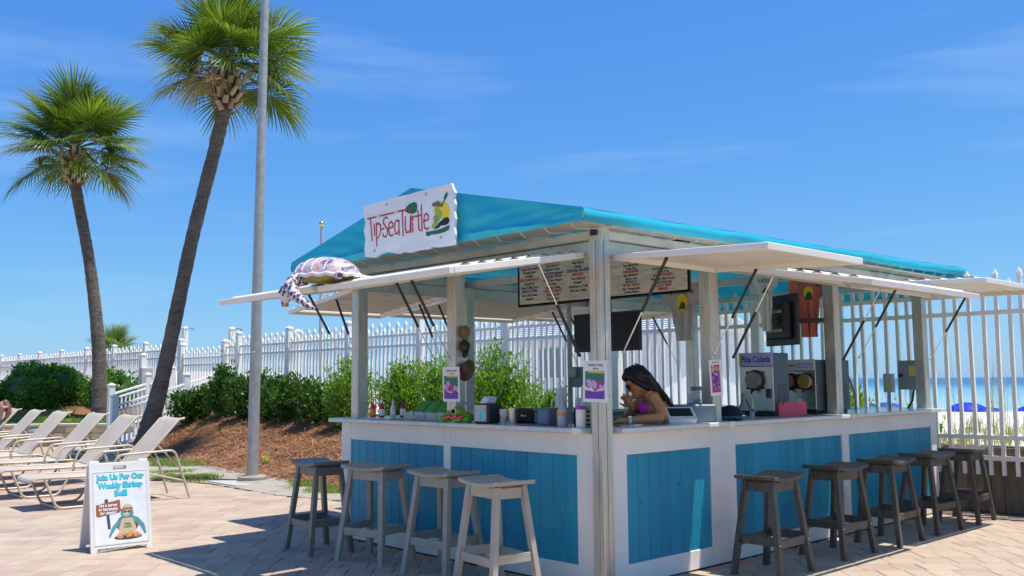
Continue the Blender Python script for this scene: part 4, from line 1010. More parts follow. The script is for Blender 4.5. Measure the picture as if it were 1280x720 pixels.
def palm(label, path, rad, crown_r, nf, seed, lean_extra=0.0, boots=46, dark_side=None, fs=1.0):
    base = Vector(path[0]); q = random.Random(seed)
    t = thing('palm_tree', label, 'palm tree', base)
    loc = [Vector(p) - base for p in path]
    # smooth path
    pts = []; rr = []
    for i in range(len(loc) - 1):
        p0 = loc[max(i - 1, 0)]; p1 = loc[i]; p2 = loc[i + 1]; p3 = loc[min(i + 2, len(loc) - 1)]
        for k in range(26):
            s = k / 26; pts.append(0.5 * ((2 * p1) + (p2 - p0) * s + (2 * p0 - 5 * p1 + 4 * p2 - p3) * s * s + (3 * p1 - p0 - 3 * p2 + p3) * s ** 3)); rr.append(rad[i] + (rad[i + 1] - rad[i]) * s)
    pts.append(loc[-1]); rr.append(rad[-1])
    rr = [r * (1 + 0.045 * ((i % 3) / 2 - 0.5) + 0.02 * math.sin(i * 0.7) + q.uniform(-0.02, 0.02)) for i, r in enumerate(rr)]
    mb = MB(); mb.tube([pts[0] - Vector((0, 0, 0.25))] + pts, [rr[0] * 1.15] + rr, 18); mb.build('trunk', M_['bark'], t, 60)
    topp = pts[-1]; ax = (pts[-1] - pts[-12]).normalized(); rot0 = Vector((0, 0, 1)).rotation_difference(ax)
    # fibrous collar and leaf boots under the crown
    mb = MB(); mb.lathe([(rad[-1] * 0.9, -0.62), (rad[-1] * 1.25, -0.5), (rad[-1] * 1.7, -0.25), (rad[-1] * 1.6, 0.05), (rad[-1] * 0.9, 0.3), (0.03, 0.42)], topp, 14, rot0.to_matrix()); mb.build('collar', M_['fiber'], t, 60)
    for i in range(boots):
        a = i * 2.39996; h = -0.66 + 0.86 * i / boots; rr_ = rad[-1] * (1.05 + 0.75 * math.sin(min(1, (h + 0.62) / 0.5) * 1.5))
        m3 = rot0.to_matrix() @ Matrix.Rotation(a, 3, 'Z') @ Matrix.Rotation(R(-28 + q.uniform(-14, 14)), 3, 'X') @ Matrix.Rotation(q.uniform(-0.3, 0.3), 3, 'Y')
        o = link('boot', BOOT, t, topp + rot0 @ (Matrix.Rotation(a, 3, 'Z') @ Vector((0, rr_, h))), m3.to_euler()); o.scale = (q.uniform(1.0, 1.7),) * 2 + (q.uniform(0.9, 1.5),)
    crown = topp + ax * 0.30
    for i in range(nf):
        f = (i + 0.5) / nf; az = i * 2.39996 + q.uniform(-0.25, 0.25)
        el = 85 - 108 * f ** 0.95 + q.uniform(-12, 12)
        kind = 'g' if f < 0.62 else ('y' if q.random() < 0.35 else 'g')
        if f > 0.95 and q.random() < 0.5: kind = 'd'
        me = q.choice(FR[kind]) if kind != 'g' else FR['g'][min(3, int(f * 4.2 + q.random() * 0.8))]
        rot = rot0.to_matrix().lerp(Matrix.Identity(3), 0.35)
        m3 = Matrix.Rotation(az, 3, 'Z') @ Matrix.Rotation(R(-el), 3, 'Y') @ Matrix.Rotation(q.uniform(-0.6, 0.6), 3, 'X')
        o = link('frond', me, t, crown + m3 @ Vector((0.06, 0, 0)), m3.to_euler()); s = crown_r * q.uniform(0.88, 1.1) * fs; o.scale = (s, s, s)
    return t
palm('tall leaning palm with a curved trunk standing behind the flagpole', [(2.39, 13.79, 0.22), (2.64, 13.55, 1.64), (2.99, 13.23, 4.2), (3.36, 12.89, 6.45), (3.45, 12.81, 7.40)], [0.20, 0.142, 0.128, 0.130, 0.15], 0.97, 48, 3)
palm('upright palm with a slim trunk standing between the hedge and the ramp', [(3.54, 19.42, 0.80), (3.47, 19.49, 2.4), (3.26, 19.68, 4.38), (2.96, 19.96, 6.3), (2.93, 19.99, 7.0)], [0.20, 0.155, 0.135, 0.135, 0.155], 1.04, 46, 8)
palm('small young palm growing on the dune behind the far fence', [(8.0, 31.0, 0.55), (8.0, 31.0, 1.4), (8.0, 31.0, 2.3)], [0.16, 0.14, 0.13], 0.62, 20, 21, boots=16)

def leaf_cloud(centers, normals, n, size, asp=0.45, upbias=0.4, spread=0.10, q=None):
    g = np.random.default_rng(q); C = np.asarray(centers); N = np.asarray(normals); idx = g.integers(0, len(C), n)
    p = C[idx] + g.normal(0, spread, (n, 3)); d = N[idx] + g.normal(0, 0.65, (n, 3)) + np.array([0, 0, upbias]); d /= np.linalg.norm(d, axis=1)[:, None]
    s = np.cross(d, g.normal(0, 1, (n, 3))); s /= np.linalg.norm(s, axis=1)[:, None]
    L = g.uniform(0.6, 1.25, n)[:, None] * size; W = L * asp * 0.5
    nr = np.cross(d, s)
    a = p; b = p + d * L * 0.45 + s * W - nr * W * 0.25; c = p + d * L; e = p + d * L * 0.45 - s * W - nr * W * 0.25
    return np.stack([a, b, c, e], 1).reshape(-1, 3), np.arange(4 * n).reshape(-1, 4)
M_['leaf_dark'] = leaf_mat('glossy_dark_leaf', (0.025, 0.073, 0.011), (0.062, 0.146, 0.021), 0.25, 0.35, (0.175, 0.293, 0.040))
M_['leaf_hedge'] = leaf_mat('hedge_leaf', (0.040, 0.140, 0.016), (0.106, 0.250, 0.025), 0.34, 0.4, (0.225, 0.390, 0.046))
M_['leaf_bright'] = leaf_mat('fresh_green_leaf', (0.10, 0.21, 0.022), (0.18, 0.33, 0.034), 0.45, 0.42, (0.30, 0.44, 0.06))
M_['twig'] = mat('twig_bark', (0.12, 0.09, 0.06), 0.9)
def plumes(label, x, y, w, h, n, size, m, seed, nst=26, group=None, z0=None, name='shrub', wy=None, sp=0.055, asp=0.38, base=0.06):
    """upright shrub of leafy plumes on stems"""
    q = random.Random(seed); wy = wy or w
    if z0 is None: z0 = bed_z(x, y)
    t = thing(name, label, 'shrub', (x, y, z0 - 0.02), 0, group)
    C = []; N = []; st = MB()
    for k in range(nst):
        a = q.uniform(0, 6.283); r = math.sqrt(q.random()); bx, by = 0.35 * w * r * math.cos(a), 0.35 * wy * r * math.sin(a)
        tx, ty = w * 0.55 * r * math.cos(a) + q.gauss(0, 0.05), wy * 0.55 * r * math.sin(a) + q.gauss(0, 0.05); th = h * (1 - 0.40 * r * r) * q.uniform(0.68, 1.06)
        p0 = Vector((bx, by, 0)); p1 = Vector((tx, ty, th)); bend = Vector((q.uniform(-0.06, 0.06), q.uniform(-0.06, 0.06), 0))
        pts = [p0 + (p1 - p0) * s + bend * math.sin(s * 3.1) for s in (0, 0.3, 0.6, 1.0)]
        st.tube(pts, [0.012, 0.009, 0.006, 0.002], 5)
        for s in np.linspace(base, 1.0, 16):
            p = p0 + (p1 - p0) * s + bend * math.sin(s * 3.1); C.append(tuple(p)); N.append(((p1 - p0).normalized() * 0.7 + Vector((math.cos(a), math.sin(a), 0)) * 0.4)[:])
            if q.random() < 0.55:
                sd = Vector((q.gauss(0, 1), q.gauss(0, 1), 0.7)).normalized(); ln = 0.16 * (1.15 - s)
                C.append(tuple(p + sd * ln)); N.append(sd[:])
    v, f = leaf_cloud(C, N, n, size, asp, 0.35, sp, seed)
    link('foliage', np_mesh('foliage', v, f, m), t); st.build('stem', M_['twig'], t)
    return t
G1 = 'bright shrubs behind the kiosk'
specs = [(4.35, 9.6, 0.85, 1.20, 'open bright green shrub showing between the left kiosk posts'), (4.4, 8.2, 0.75, 1.0, 'thin bright green shrub behind the sauce bottles'), (4.4, 6.95, 0.95, 1.05, 'bright green shrub behind the hanging hats'),
         (4.45, 6.0, 1.0, 1.30, 'tallest bright green shrub, behind the napkin dispenser'), (4.5, 5.2, 0.9, 1.18, 'bright green shrub behind the stacked cups'), (4.35, 4.75, 0.7, 1.25, 'bright green shrub reaching up beside the television')]
for i, (x, y, w, h, lb) in enumerate(specs): plumes(lb, x, y, w * 0.95, h * 1.12, 8000, 0.066, M_['leaf_bright'], 100 + i, 34, G1, sp=0.055)
G2 = 'dark shrubs along the fence'
specs = [(4.55, 10.75, 1.1, 0.95, 'dark green shrub by the end of the counter'), (4.6, 11.75, 1.1, 0.92, 'dark green shrub second along the fence from the counter'), (4.6, 12.75, 1.1, 0.90, 'dark green shrub behind the flagpole'), (4.65, 13.85, 1.15, 1.05, 'dark green shrub two along from the beach gate'), (4.65, 15.0, 1.15, 1.15, 'large dark green shrub close to the gate post'), (4.35, 16.0, 0.9, 0.95, 'dark green shrub against the ramp railing')]
for i, (x, y, w, h, lb) in enumerate(specs): plumes(lb, x, y, w * 0.86, h * 0.90, 4600, 0.092, M_['leaf_dark'], 200 + i, 20, G2, sp=0.06, asp=0.5, base=0.02)
plumes('leafy bright green shrub on the dune seen past the drink machines', 7.2, 2.3, 1.3, 0.75, 3600, 0.07, M_['leaf_bright'], 300, 22, None, 0.6, asp=0.55)
plumes('low yellow green shrub on the dune beside the grey switch box', 7.0, 1.1, 0.8, 0.45, 1600, 0.07, M_['leaf_bright'], 301, 14, None, 0.6, asp=0.55)
def hedge(label, c, r, n, size, seed, m):
    q = np.random.default_rng(seed); t = thing('hedge', label, 'hedge', c, 0, 'hedges in front of the far fence')
    lobes = []
    for k in range(22):
        a = q.uniform(0, 6.283); e = q.uniform(-0.1, 1.2); lobes.append((np.array([r[0] * 0.72 * math.cos(a) * math.cos(e), r[1] * 0.72 * math.sin(a) * math.cos(e), r[2] * (0.1 + 0.72 * math.sin(e))]), q.uniform(0.22, 0.42)))
    C = []; N = []
    for k in range(int(n / 7)):
        lc, lr = lobes[q.integers(0, len(lobes))] if q.random() < 0.75 else (np.zeros(3), None)
        d = q.normal(0, 1, 3); d[2] = abs(d[2]) * 1.0 - 0.15; d /= np.linalg.norm(d)
        p = lc + d * lr * np.array([1, 1, 0.8]) if lr else d * np.array(r) * 0.93
        if p[2] < 0.02: p[2] = q.uniform(0.02, 0.2)
        C.append(p); N.append(d)
    v, f = leaf_cloud(C, N, n, size, 0.55, 0.2, 0.035, seed)
    link('foliage', np_mesh('foliage', v, f, m), t)
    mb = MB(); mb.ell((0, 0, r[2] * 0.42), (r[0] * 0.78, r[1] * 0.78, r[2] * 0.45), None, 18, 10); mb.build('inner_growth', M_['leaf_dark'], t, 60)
    mb = MB()
    for k in range(9): a = k * 0.7; mb.tube([(0.2 * math.cos(a) * r[0], 0.2 * math.sin(a) * r[1], -0.05), (0.6 * math.cos(a) * r[0], 0.6 * math.sin(a) * r[1], r[2] * 0.6)], [0.02, 0.008], 5)
    mb.build('stem', M_['twig'], t)
hedge('big rounded clipped hedge beside the palm trunk', (3.15, 22.3, 0.72), (1.35, 1.35, 1.25), 15000, 0.085, 5, M_['leaf_hedge'])
hedge('low spreading yellow green hedge to the side of the big hedge', (1.7, 24.6, 0.66), (1.5, 1.5, 0.98), 9000, 0.085, 6, leaf_mat('young_hedge_leaf', (0.07, 0.15, 0.02), (0.15, 0.26, 0.035), 0.3, 0.45, (0.24, 0.33, 0.06)))
hedge('small dark hedge growing by the ramp behind the palm trunk', (4.3, 20.6, 0.84), (0.7, 0.7, 0.85), 5000, 0.08, 7, M_['leaf_hedge'])
hedge('rounded green hedge in front of the yellow green hedge', (1.35, 22.9, 0.60), (0.85, 0.85, 0.72), 6000, 0.08, 9, M_['leaf_hedge'])
def tuft(label, x, y, n, h, m, seed, wd=0.012):
    q = random.Random(seed); t = thing('tuft_plant', label, 'plant', (x, y, bed_z(x, y)), 0, 'small plants in the beds')
    for k in range(n):
        a = q.uniform(0, 6.283); L = h * q.uniform(0.6, 1.1); ln = q.uniform(0.3, 0.9); mb = MB(); pv_ = []
        for i in range(5):
            s = i / 4; r = L * ln * s; z = L * (s - 0.45 * ln * s * s); w = wd * (1 - s * 0.9); p = Vector((r * math.cos(a), r * math.sin(a), z)); sd = Vector((-math.sin(a), math.cos(a), 0)) * w; pv_ += [tuple(p - sd), tuple(p + sd)]
        mb.v = pv_; mb.f = [(2 * i, 2 * i + 1, 2 * i + 3, 2 * i + 2) for i in range(4)]; mb.build('leaf', m, t)
M_['leaf_lime'] = leaf_mat('lime_leaf', (0.30, 0.38, 0.04), (0.45, 0.50, 0.08), 0.35, 0.45, (0.5, 0.5, 0.15))
tuft('small yellow green tuft growing in the pine straw near the flagpole', 2.75, 9.7, 14, 0.20, M_['leaf_lime'], 1, 0.02)
tuft('lime green strappy plant at the foot of the upright palm', 3.0, 19.9, 16, 0.42, M_['leaf_lime'], 2, 0.02)
tuft('tiny yellow green tuft in the pine straw beside the counter end', 4.1, 9.3, 10, 0.16, M_['leaf_lime'], 3, 0.015)
for i, (x, y, n, h, lb) in enumerate(((8.0, 28.6, 30, 1.0, 'spiky yucca crown above the far fence beside the young palm'), (8.2, 26.6, 30, 1.05, 'spiky yucca crown above the far fence behind the leaning palm'))):
    t = thing('yucca', lb, 'plant', (x, y, 0.55)); q = random.Random(40 + i); mb = MB(); mb.tube([(0, 0, 0), (0, 0, 1.5)], [0.09, 0.06], 8); mb.build('stem', M_['bark'], t)
    for k in range(n):
        a = k * 2.4; e = R(85 - 75 * k / n); L = h * q.uniform(0.8, 1.1); d = Vector((math.cos(a) * math.cos(e), math.sin(a) * math.cos(e), math.sin(e))); sd = Vector((-math.sin(a), math.cos(a), 0)) * 0.022; mb = MB(); p = Vector((0, 0, 1.45))
        mb.add([p - sd * 0.6, p + sd * 0.6, p + d * L * 0.4 + sd, p + d * L * 0.4 - sd, p + d * L], [(0, 1, 2, 3), (3, 2, 4)]); mb.build('leaf', M_['frond'], t)
# ------------------------------------------------------------------ bar stools
def stool_proto(m, hgt, label):
    t = thing('bar_stool', label, 'bar stool')
    W, D = 0.46, 0.33; mb = MB(); rows_t = []; rows_b = []; n = 12
    for j in range(3):
        y = -D / 2 + D * j / 2; rt = []; rb = []
        for i in range(n + 1):
            x = -W / 2 + W * i / n; z = hgt - 0.022 * (1 - (2 * x / W) ** 2) + 0.0; rt.append((x, y, z)); rb.append((x, y, z - 0.028))
        rows_t.append(rt); rows_b.append(rb)
    grid_mesh(mb, rows_t); k = len(mb.f); grid_mesh(mb, rows_b)
    for q in range(k, len(mb.f)): mb.f[q] = tuple(reversed(mb.f[q]))
    w = n + 1; o = 3 * w
    for i in range(n): mb.f.append((i, o + i, o + i + 1, i + 1)[::-1]); mb.f.append((2 * w + i, 2 * w + i + 1, o + 2 * w + i + 1, o + 2 * w + i)[::-1])
    for j in range(2): mb.f.append((j * w, (j + 1) * w, o + (j + 1) * w, o + j * w)[::-1]); mb.f.append((j * w + n, o + j * w + n, o + (j + 1) * w + n, (j + 1) * w + n)[::-1])
    bm = bmesh.new(); tmp = mb.mesh('seat', m); bm.from_mesh(tmp); bmesh.ops.recalc_face_normals(bm, faces=bm.faces); 
    bmesh.ops.bevel(bm, geom=[e for e in bm.edges if e.calc_face_angle(0) > 1.0], offset=0.004, segments=1, affect='EDGES'); bm.to_mesh(tmp); bm.free(); link('seat', tmp, t)
    zt = hgt - 0.045; tx, ty, bx, by = 0.165, 0.105, 0.235, 0.185
    lg = []
    for sx in (-1, 1):
        for sy in (-1, 1):
            a = Vector((sx * tx, sy * ty, zt + 0.004)); b = Vector((sx * bx, sy * by, 0.0)); mb = MB(); h1 = 0.024; h2 = 0.019
            vs = []
            for p, s in ((b, 1.0), (a, 0.95)):
                for (ex, ey) in ((-1, -1), (1, -1), (1, 1), (-1, 1)): vs.append(p + Vector((ex * h1 * s, ey * h2 * s, 0)))
            mb.convex(vs, [(0, 1, 2, 3), (4, 5, 6, 7), (0, 1, 5, 4), (1, 2, 6, 5), (2, 3, 7, 6), (3, 0, 4, 7)]); mb.build('leg', m, t)
    at = lambda z: (tx + (bx - tx) * (zt - z) / zt, ty + (by - ty) * (zt - z) / zt)
    for z, hh, nm in ((hgt - 0.085, 0.035, 'apron'), (0.235, 0.03, 'stretcher')):
        x, y = at(z)
        for sy in (-1, 1): mb = MB(); mb.box(-x + 0.026, x - 0.026, sy * y - 0.010, sy * y + 0.010, z - hh, z + hh, 0.003); mb.build(nm, m, t)
        zz = z + (0.02 if nm == 'stretcher' else 0)
        x, y = at(zz)
        for sx in (-1, 1): mb = MB(); mb.box(sx * x - 0.010, sx * x + 0.010, -y + 0.021, y - 0.021, zz - hh, zz + hh, 0.003); mb.build(nm, m, t)
    for sx in (-1, 1):
        for z in (0.235, hgt - 0.085):
            x, y = at(z); mb = MB(); mb.tube([(sx * (x - 0.0), -y - 0.017, z), (sx * x, -y - 0.0215, z)], 0.006, 8); mb.build('bolt', M_['chrome'], t)
    return t
LS = 'stools along the short counter'; RS = 'charcoal stools along the long counter'
s = stool_proto(M_['stool_slate'], 0.755, 'dark slate stool at the outer end of the short counter'); s.location = (-0.50, 2.76, 0); s.rotation_euler = (0, 0, R(84)); s['group'] = LS
g = stool_proto(M_['stool_grey'], 0.755, 'mid grey stool beside the dark slate one at the short counter'); g.location = (-0.41, 2.06, 0); g.rotation_euler = (0, 0, R(102)); g['group'] = LS
place_copy(g, (-0.35, 1.27, 0), R(92), 'mid grey stool beside the pale one at the short counter', LS)
p = stool_proto(M_['stool_pale'], 0.755, 'pale warm grey stool at the short counter next to the corner post'); p.location = (-0.50, 0.52, 0); p.rotation_euler = (0, 0, R(81)); p['group'] = LS
mb = MB(); mb.box(-0.03, 0.03, -0.131, -0.1275, 0.655, 0.675); mb.build('maker_plate', M_['paper'], p).location = (0, 0, 0.0)
c = stool_proto(M_['stool_dark'], 0.715, 'charcoal stool at the long counter, first from the corner post'); c.location = (1.36, -0.43, 0); c.rotation_euler = (0, 0, R(3)); c['group'] = RS
for x, y, a, lb in ((2.38, -0.40, -2, 'charcoal stool at the long counter, second from the corner post'), (3.22, -0.43, 2, 'charcoal stool at the long counter, middle one of five'), (4.06, -0.42, -3, 'charcoal stool at the long counter, second from the fence'), (4.87, -0.43, 4, 'charcoal stool at the long counter, beside the fence')):
    place_copy(c, (x, y, 0), R(a), lb, RS)
place_copy(c, (0.78, 3.72, 0), R(8), 'charcoal stool round the back of the kiosk, behind the slate stool', 'stools round the back')

# ------------------------------------------------------------------ chaise lounges
M_['sling'] = mat('tan_sling_mesh', (0.50, 0.43, 0.33), 0.7, 0.07, 3, 0.15, 300, dirt=((0.40, 0.32, 0.24), 0.5, 0.5))
def lounger():
    t = thing('chaise_lounge', '', 'lounge chair'); hw = 0.31
    def rail(pts, nm='frame_tube', r=0.0145): mb = MB(); mb.tube(pts, r, 8); return mb.build(nm, M_['tan_tube'], t, 45)
    def arc(pts, k=5):
        out = [Vector(pts[0])]
        for i in range(1, len(pts) - 1):
            a, b, c_ = Vector(pts[i - 1]), Vector(pts[i]), Vector(pts[i + 1]); r = 0.07
            p = b + (a - b).normalized() * min(r, (a - b).length / 2); q = b + (c_ - b).normalized() * min(r, (c_ - b).length / 2)
            for j in range(k + 1): s_ = j / k; out.append(p * (1 - s_) ** 2 + b * 2 * s_ * (1 - s_) + q * s_ * s_)
        out.append(Vector(pts[-1])); return out
    for s_ in (-1, 1):
        y = s_ * hw
        rail([(-0.92, y, 0.335), (-0.88, y, 0.36), (-0.4, y, 0.355), (0.30, y, 0.35)], 'seat_rail')
        rail([(0.18, y * 0.98, 0.36), (0.45, y * 0.98, 0.66), (0.72, y * 0.98, 0.965), (0.79, y * 0.98, 0.985)], 'back_rail')
        rail(arc([(-0.80, y, 0.35), (-0.66, y, 0.016), (-0.25, y, 0.016), (-0.06, y, 0.34)]), 'sled_leg')
        ya = s_ * (hw + 0.035)
        rail(arc([(-0.10, ya, 0.34), (-0.02, ya, 0.575), (0.66, ya, 0.60), (0.86, ya, 0.012)]), 'arm_tube')
        rail([(0.30, y, 0.35), (0.80, ya, 0.22)], 'brace', 0.010); rail([(0.47, y * 0.97, 0.66), (0.77, ya, 0.34)], 'brace', 0.010)
    rail([(-0.66, -hw, 0.02), (-0.66, hw, 0.02)], 'cross_tube'); rail([(0.80, -hw - 0.03, 0.22), (0.80, hw + 0.03, 0.22)], 'cross_tube', 0.011); rail([(0.28, -hw, 0.345), (0.28, hw, 0.345)], 'cross_tube', 0.011)
    def sling(prof, nm):
        mb = MB(); 
        for dz in (0.0, -0.006):
            rows = []
            for (x, z) in prof:
                rows.append([(x, y_, z + dz - 0.012 * (1 - (y_ / 0.30) ** 2)) for y_ in (-0.30, -0.15, 0, 0.15, 0.30)])
            k = len(mb.f); grid_mesh(mb, rows)
            if dz < 0:
                for q in range(k, len(mb.f)): mb.f[q] = tuple(reversed(mb.f[q]))
        return mb.build(nm, M_['sling'], t, 60)
    sling([(-0.93, 0.315), (-0.925, 0.35), (-0.89, 0.368), (-0.5, 0.352), (-0.1, 0.350), (0.19, 0.362)], 'seat_sling')
    sling([(0.19, 0.372), (0.32, 0.50), (0.45, 0.652), (0.60, 0.825), (0.70, 0.945), (0.75, 0.985), (0.80, 0.992)], 'back_sling')
    return t
LG = 'tan chaise lounges in a row on the patio'
lo = lounger()
lbs = ['tan sling chaise lounge at the end of the row, behind the shrimp boil sign', 'tan sling chaise lounge second in the row from the flagpole', 'tan sling chaise lounge third in the row from the flagpole', 'tan sling chaise lounge fourth in the row from the flagpole', 'tan sling chaise lounge fifth in the row, next to the sunbather', 'tan sling chaise lounge carrying the sunbather']
for i, (y, lb) in enumerate(zip((7.42, 8.83, 10.12, 11.52, 12.92, 14.35), lbs)):
    o = lo if i == 0 else copy_tree(lo)
    o.location = (-0.53 + 0.03 * ((i * 7) % 3 - 1), y, 0); o.rotation_euler = (0, 0, R((i * 5) % 4 - 1.5)); o['label'] = lb; o['group'] = LG

# ------------------------------------------------------------------ sandwich board
ab = thing('sandwich_board', 'white plastic A-frame sign advertising a weekly shrimp boil', 'sign', (-1.665, 4.155, 0), R(-4)); ab.scale = (0.93, 0.93, 0.93)
W, Hh = 0.54, 0.80; lean = 0.17
def abf(sgn_):
    o = Vector((-W / 2 if sgn_ < 0 else W / 2, sgn_ * 0.20, 0)); x = Vector((1 if sgn_ < 0 else -1, 0, 0)); y = Vector((0, -sgn_ * lean, 0.79)).normalized()
    return Flat(o, x, y)
ff, fb = abf(-1), abf(1)
def frame_poly(mb, f):
    slab(f, mb, [(0, 0), (0.05, 0), (0.055, 0.035), (W - 0.055, 0.035), (W - 0.05, 0), (W, 0), (W, Hh), (W / 2 + 0.06, Hh), (W / 2 + 0.06, Hh - 0.015), (W / 2 + 0.06, Hh - 0.06), (W / 2 - 0.06, Hh - 0.06), (W / 2 - 0.06, Hh), (0, Hh)], 0.028)
    slab(f, mb, [(W / 2 - 0.059, Hh - 0.025), (W / 2 + 0.059, Hh - 0.025), (W / 2 + 0.059, Hh), (W / 2 - 0.059, Hh)], 0.0275)
prt('front_panel', M_['plastic_white'], ab, lambda mb: frame_poly(mb, ff)); prt('rear_panel', M_['plastic_white'], ab, lambda mb: frame_poly(mb, fb))
for x in (-W / 2 + 0.05, W / 2 - 0.05): mb = MB(); mb.tube([(x - 0.04, 0, Hh * 0.985), (x + 0.04, 0, Hh * 0.985)], 0.018, 8); mb.build('hinge', M_['plastic_white'], ab)
prt('poster', M_['paper'], ab, lambda mb: ff.rect(mb, 0.035, 0.07, W - 0.035, Hh - 0.085, 0.0015))
mb = MB()
for (a, b) in (((0.03, 0.065), (W - 0.03, 0.065)), ((0.03, Hh - 0.08), (W - 0.03, Hh - 0.08)), ((0.03, 0.065), (0.03, Hh - 0.08)), ((W - 0.03, 0.065), (W - 0.03, Hh - 0.08))): mb.beam(ff.P(a, 0.002), ff.P(b, 0.002), 0.006, 0.004, 0, ff.n)
mb.build('poster_frame', M_['plastic_white'], ab)
CY = ink('sign_cyan', (0.04, 0.66, 0.72)); DTEAL = ink('outline_teal', (0.01, 0.10, 0.16)); SIGNW = ink('sign_wood', (0.36, 0.11, 0.04)); SKINP = ink('print_tan', (0.60, 0.50, 0.30)); TEALP = ink('print_teal', (0.10, 0.30, 0.32)); REDP = ink('print_red', (0.62, 0.07, 0.03)); DKBL = ink('print_slate', (0.05, 0.07, 0.12)); WHP = M_['paper']; ORP = ink('print_orange', (0.80, 0.30, 0.08))
LN = [('Join Us For Our', 0.648, 0.072), ('Weekly Shrimp', 0.572, 0.072), ('Boil!', 0.498, 0.072)]
prt('lettering_outline', DTEAL, ab, lambda mb: [ff.text(mb, s_, W / 2 + 0.002, y - 0.002, z, 0.0025, 0.88, 0.0055) for s_, y, z in LN])
prt('lettering', CY, ab, lambda mb: [ff.text(mb, s_, W / 2 + 0.002, y, z, 0.0035, 0.88, 0.0030) for s_, y, z in LN])
prt('print_post', DKBL, ab, lambda mb: ff.poly(mb, [(0.125, 0.47), (0.155, 0.475), (0.175, 0.20), (0.15, 0.20)], 0.0022))
prt('print_plaque', SIGNW, ab, lambda mb: ff.poly(mb, [(0.05, 0.425), (0.26, 0.46), (0.268, 0.37), (0.258, 0.345), (0.065, 0.315), (0.05, 0.33)], 0.0030))
prt('print_plaque_lettering', WHP, ab, lambda mb: [ff.text(mb, s_, 0.157, y, 0.040, 0.0042, 0.82, 0.0014) for s_, y in (('See a server', 0.405), ('or bartender', 0.370), ('for details!', 0.335))])
prt('print_flipper', TEALP, ab, lambda mb: (ff.poly(mb, [(0.29, 0.30), (0.24, 0.275), (0.19, 0.22), (0.155, 0.14), (0.165, 0.12), (0.21, 0.19), (0.27, 0.25)], 0.0026), ff.poly(mb, [(0.36, 0.31), (0.42, 0.285), (0.475, 0.22), (0.49, 0.14), (0.475, 0.13), (0.44, 0.20), (0.38, 0.26)], 0.0026), ff.ell(mb, 0.322, 0.335, 0.058, 0.045, 0.0034)))
prt('print_shell', ink('print_maroon', (0.20, 0.05, 0.04)), ab, lambda mb: ff.ell(mb, 0.325, 0.235, 0.10, 0.085, 0.0022))
prt('print_apron', SKINP, ab, lambda mb: (ff.poly(mb, [(0.28, 0.29), (0.37, 0.29), (0.40, 0.20), (0.39, 0.145), (0.25, 0.145), (0.245, 0.20)], 0.0032), ff.ell(mb, 0.315, 0.325, 0.03, 0.018, 0.0040)))
prt('print_cap', REDP, ab, lambda mb: (ff.poly(mb, [(0.262, 0.357), (0.300, 0.366), (0.375, 0.366), (0.375, 0.380), (0.30, 0.384), (0.268, 0.370)], 0.0046)))
prt('print_cap_dome', SKINP, ab, lambda mb: ff.ell(mb, 0.325, 0.385, 0.046, 0.030, 0.0042))
prt('print_plate', DKBL, ab, lambda mb: ff.ell(mb, 0.325, 0.118, 0.125, 0.022, 0.0036))
def shr(mb):
    q = random.Random(4)
    for i in range(26): ff.ell(mb, 0.325 + q.uniform(-0.10, 0.10), 0.130 + q.uniform(-0.01, 0.022), 0.016, 0.009, 0.0042 + 0.0001 * i, 8, q.uniform(0, 3))
prt('print_shrimp', ORP, ab, shr)
prt('print_eyes', BLK, ab, lambda mb: (ff.ell(mb, 0.303, 0.345, 0.008, 0.008, 0.0052), ff.ell(mb, 0.340, 0.345, 0.008, 0.008, 0.0052), ff.text(mb, 'TIPSEA', 0.322, 0.225, 0.026, 0.0040, 0.8, 0.0006), ff.text(mb, 'TURTLE', 0.322, 0.200, 0.026, 0.0040, 0.8, 0.0006)))
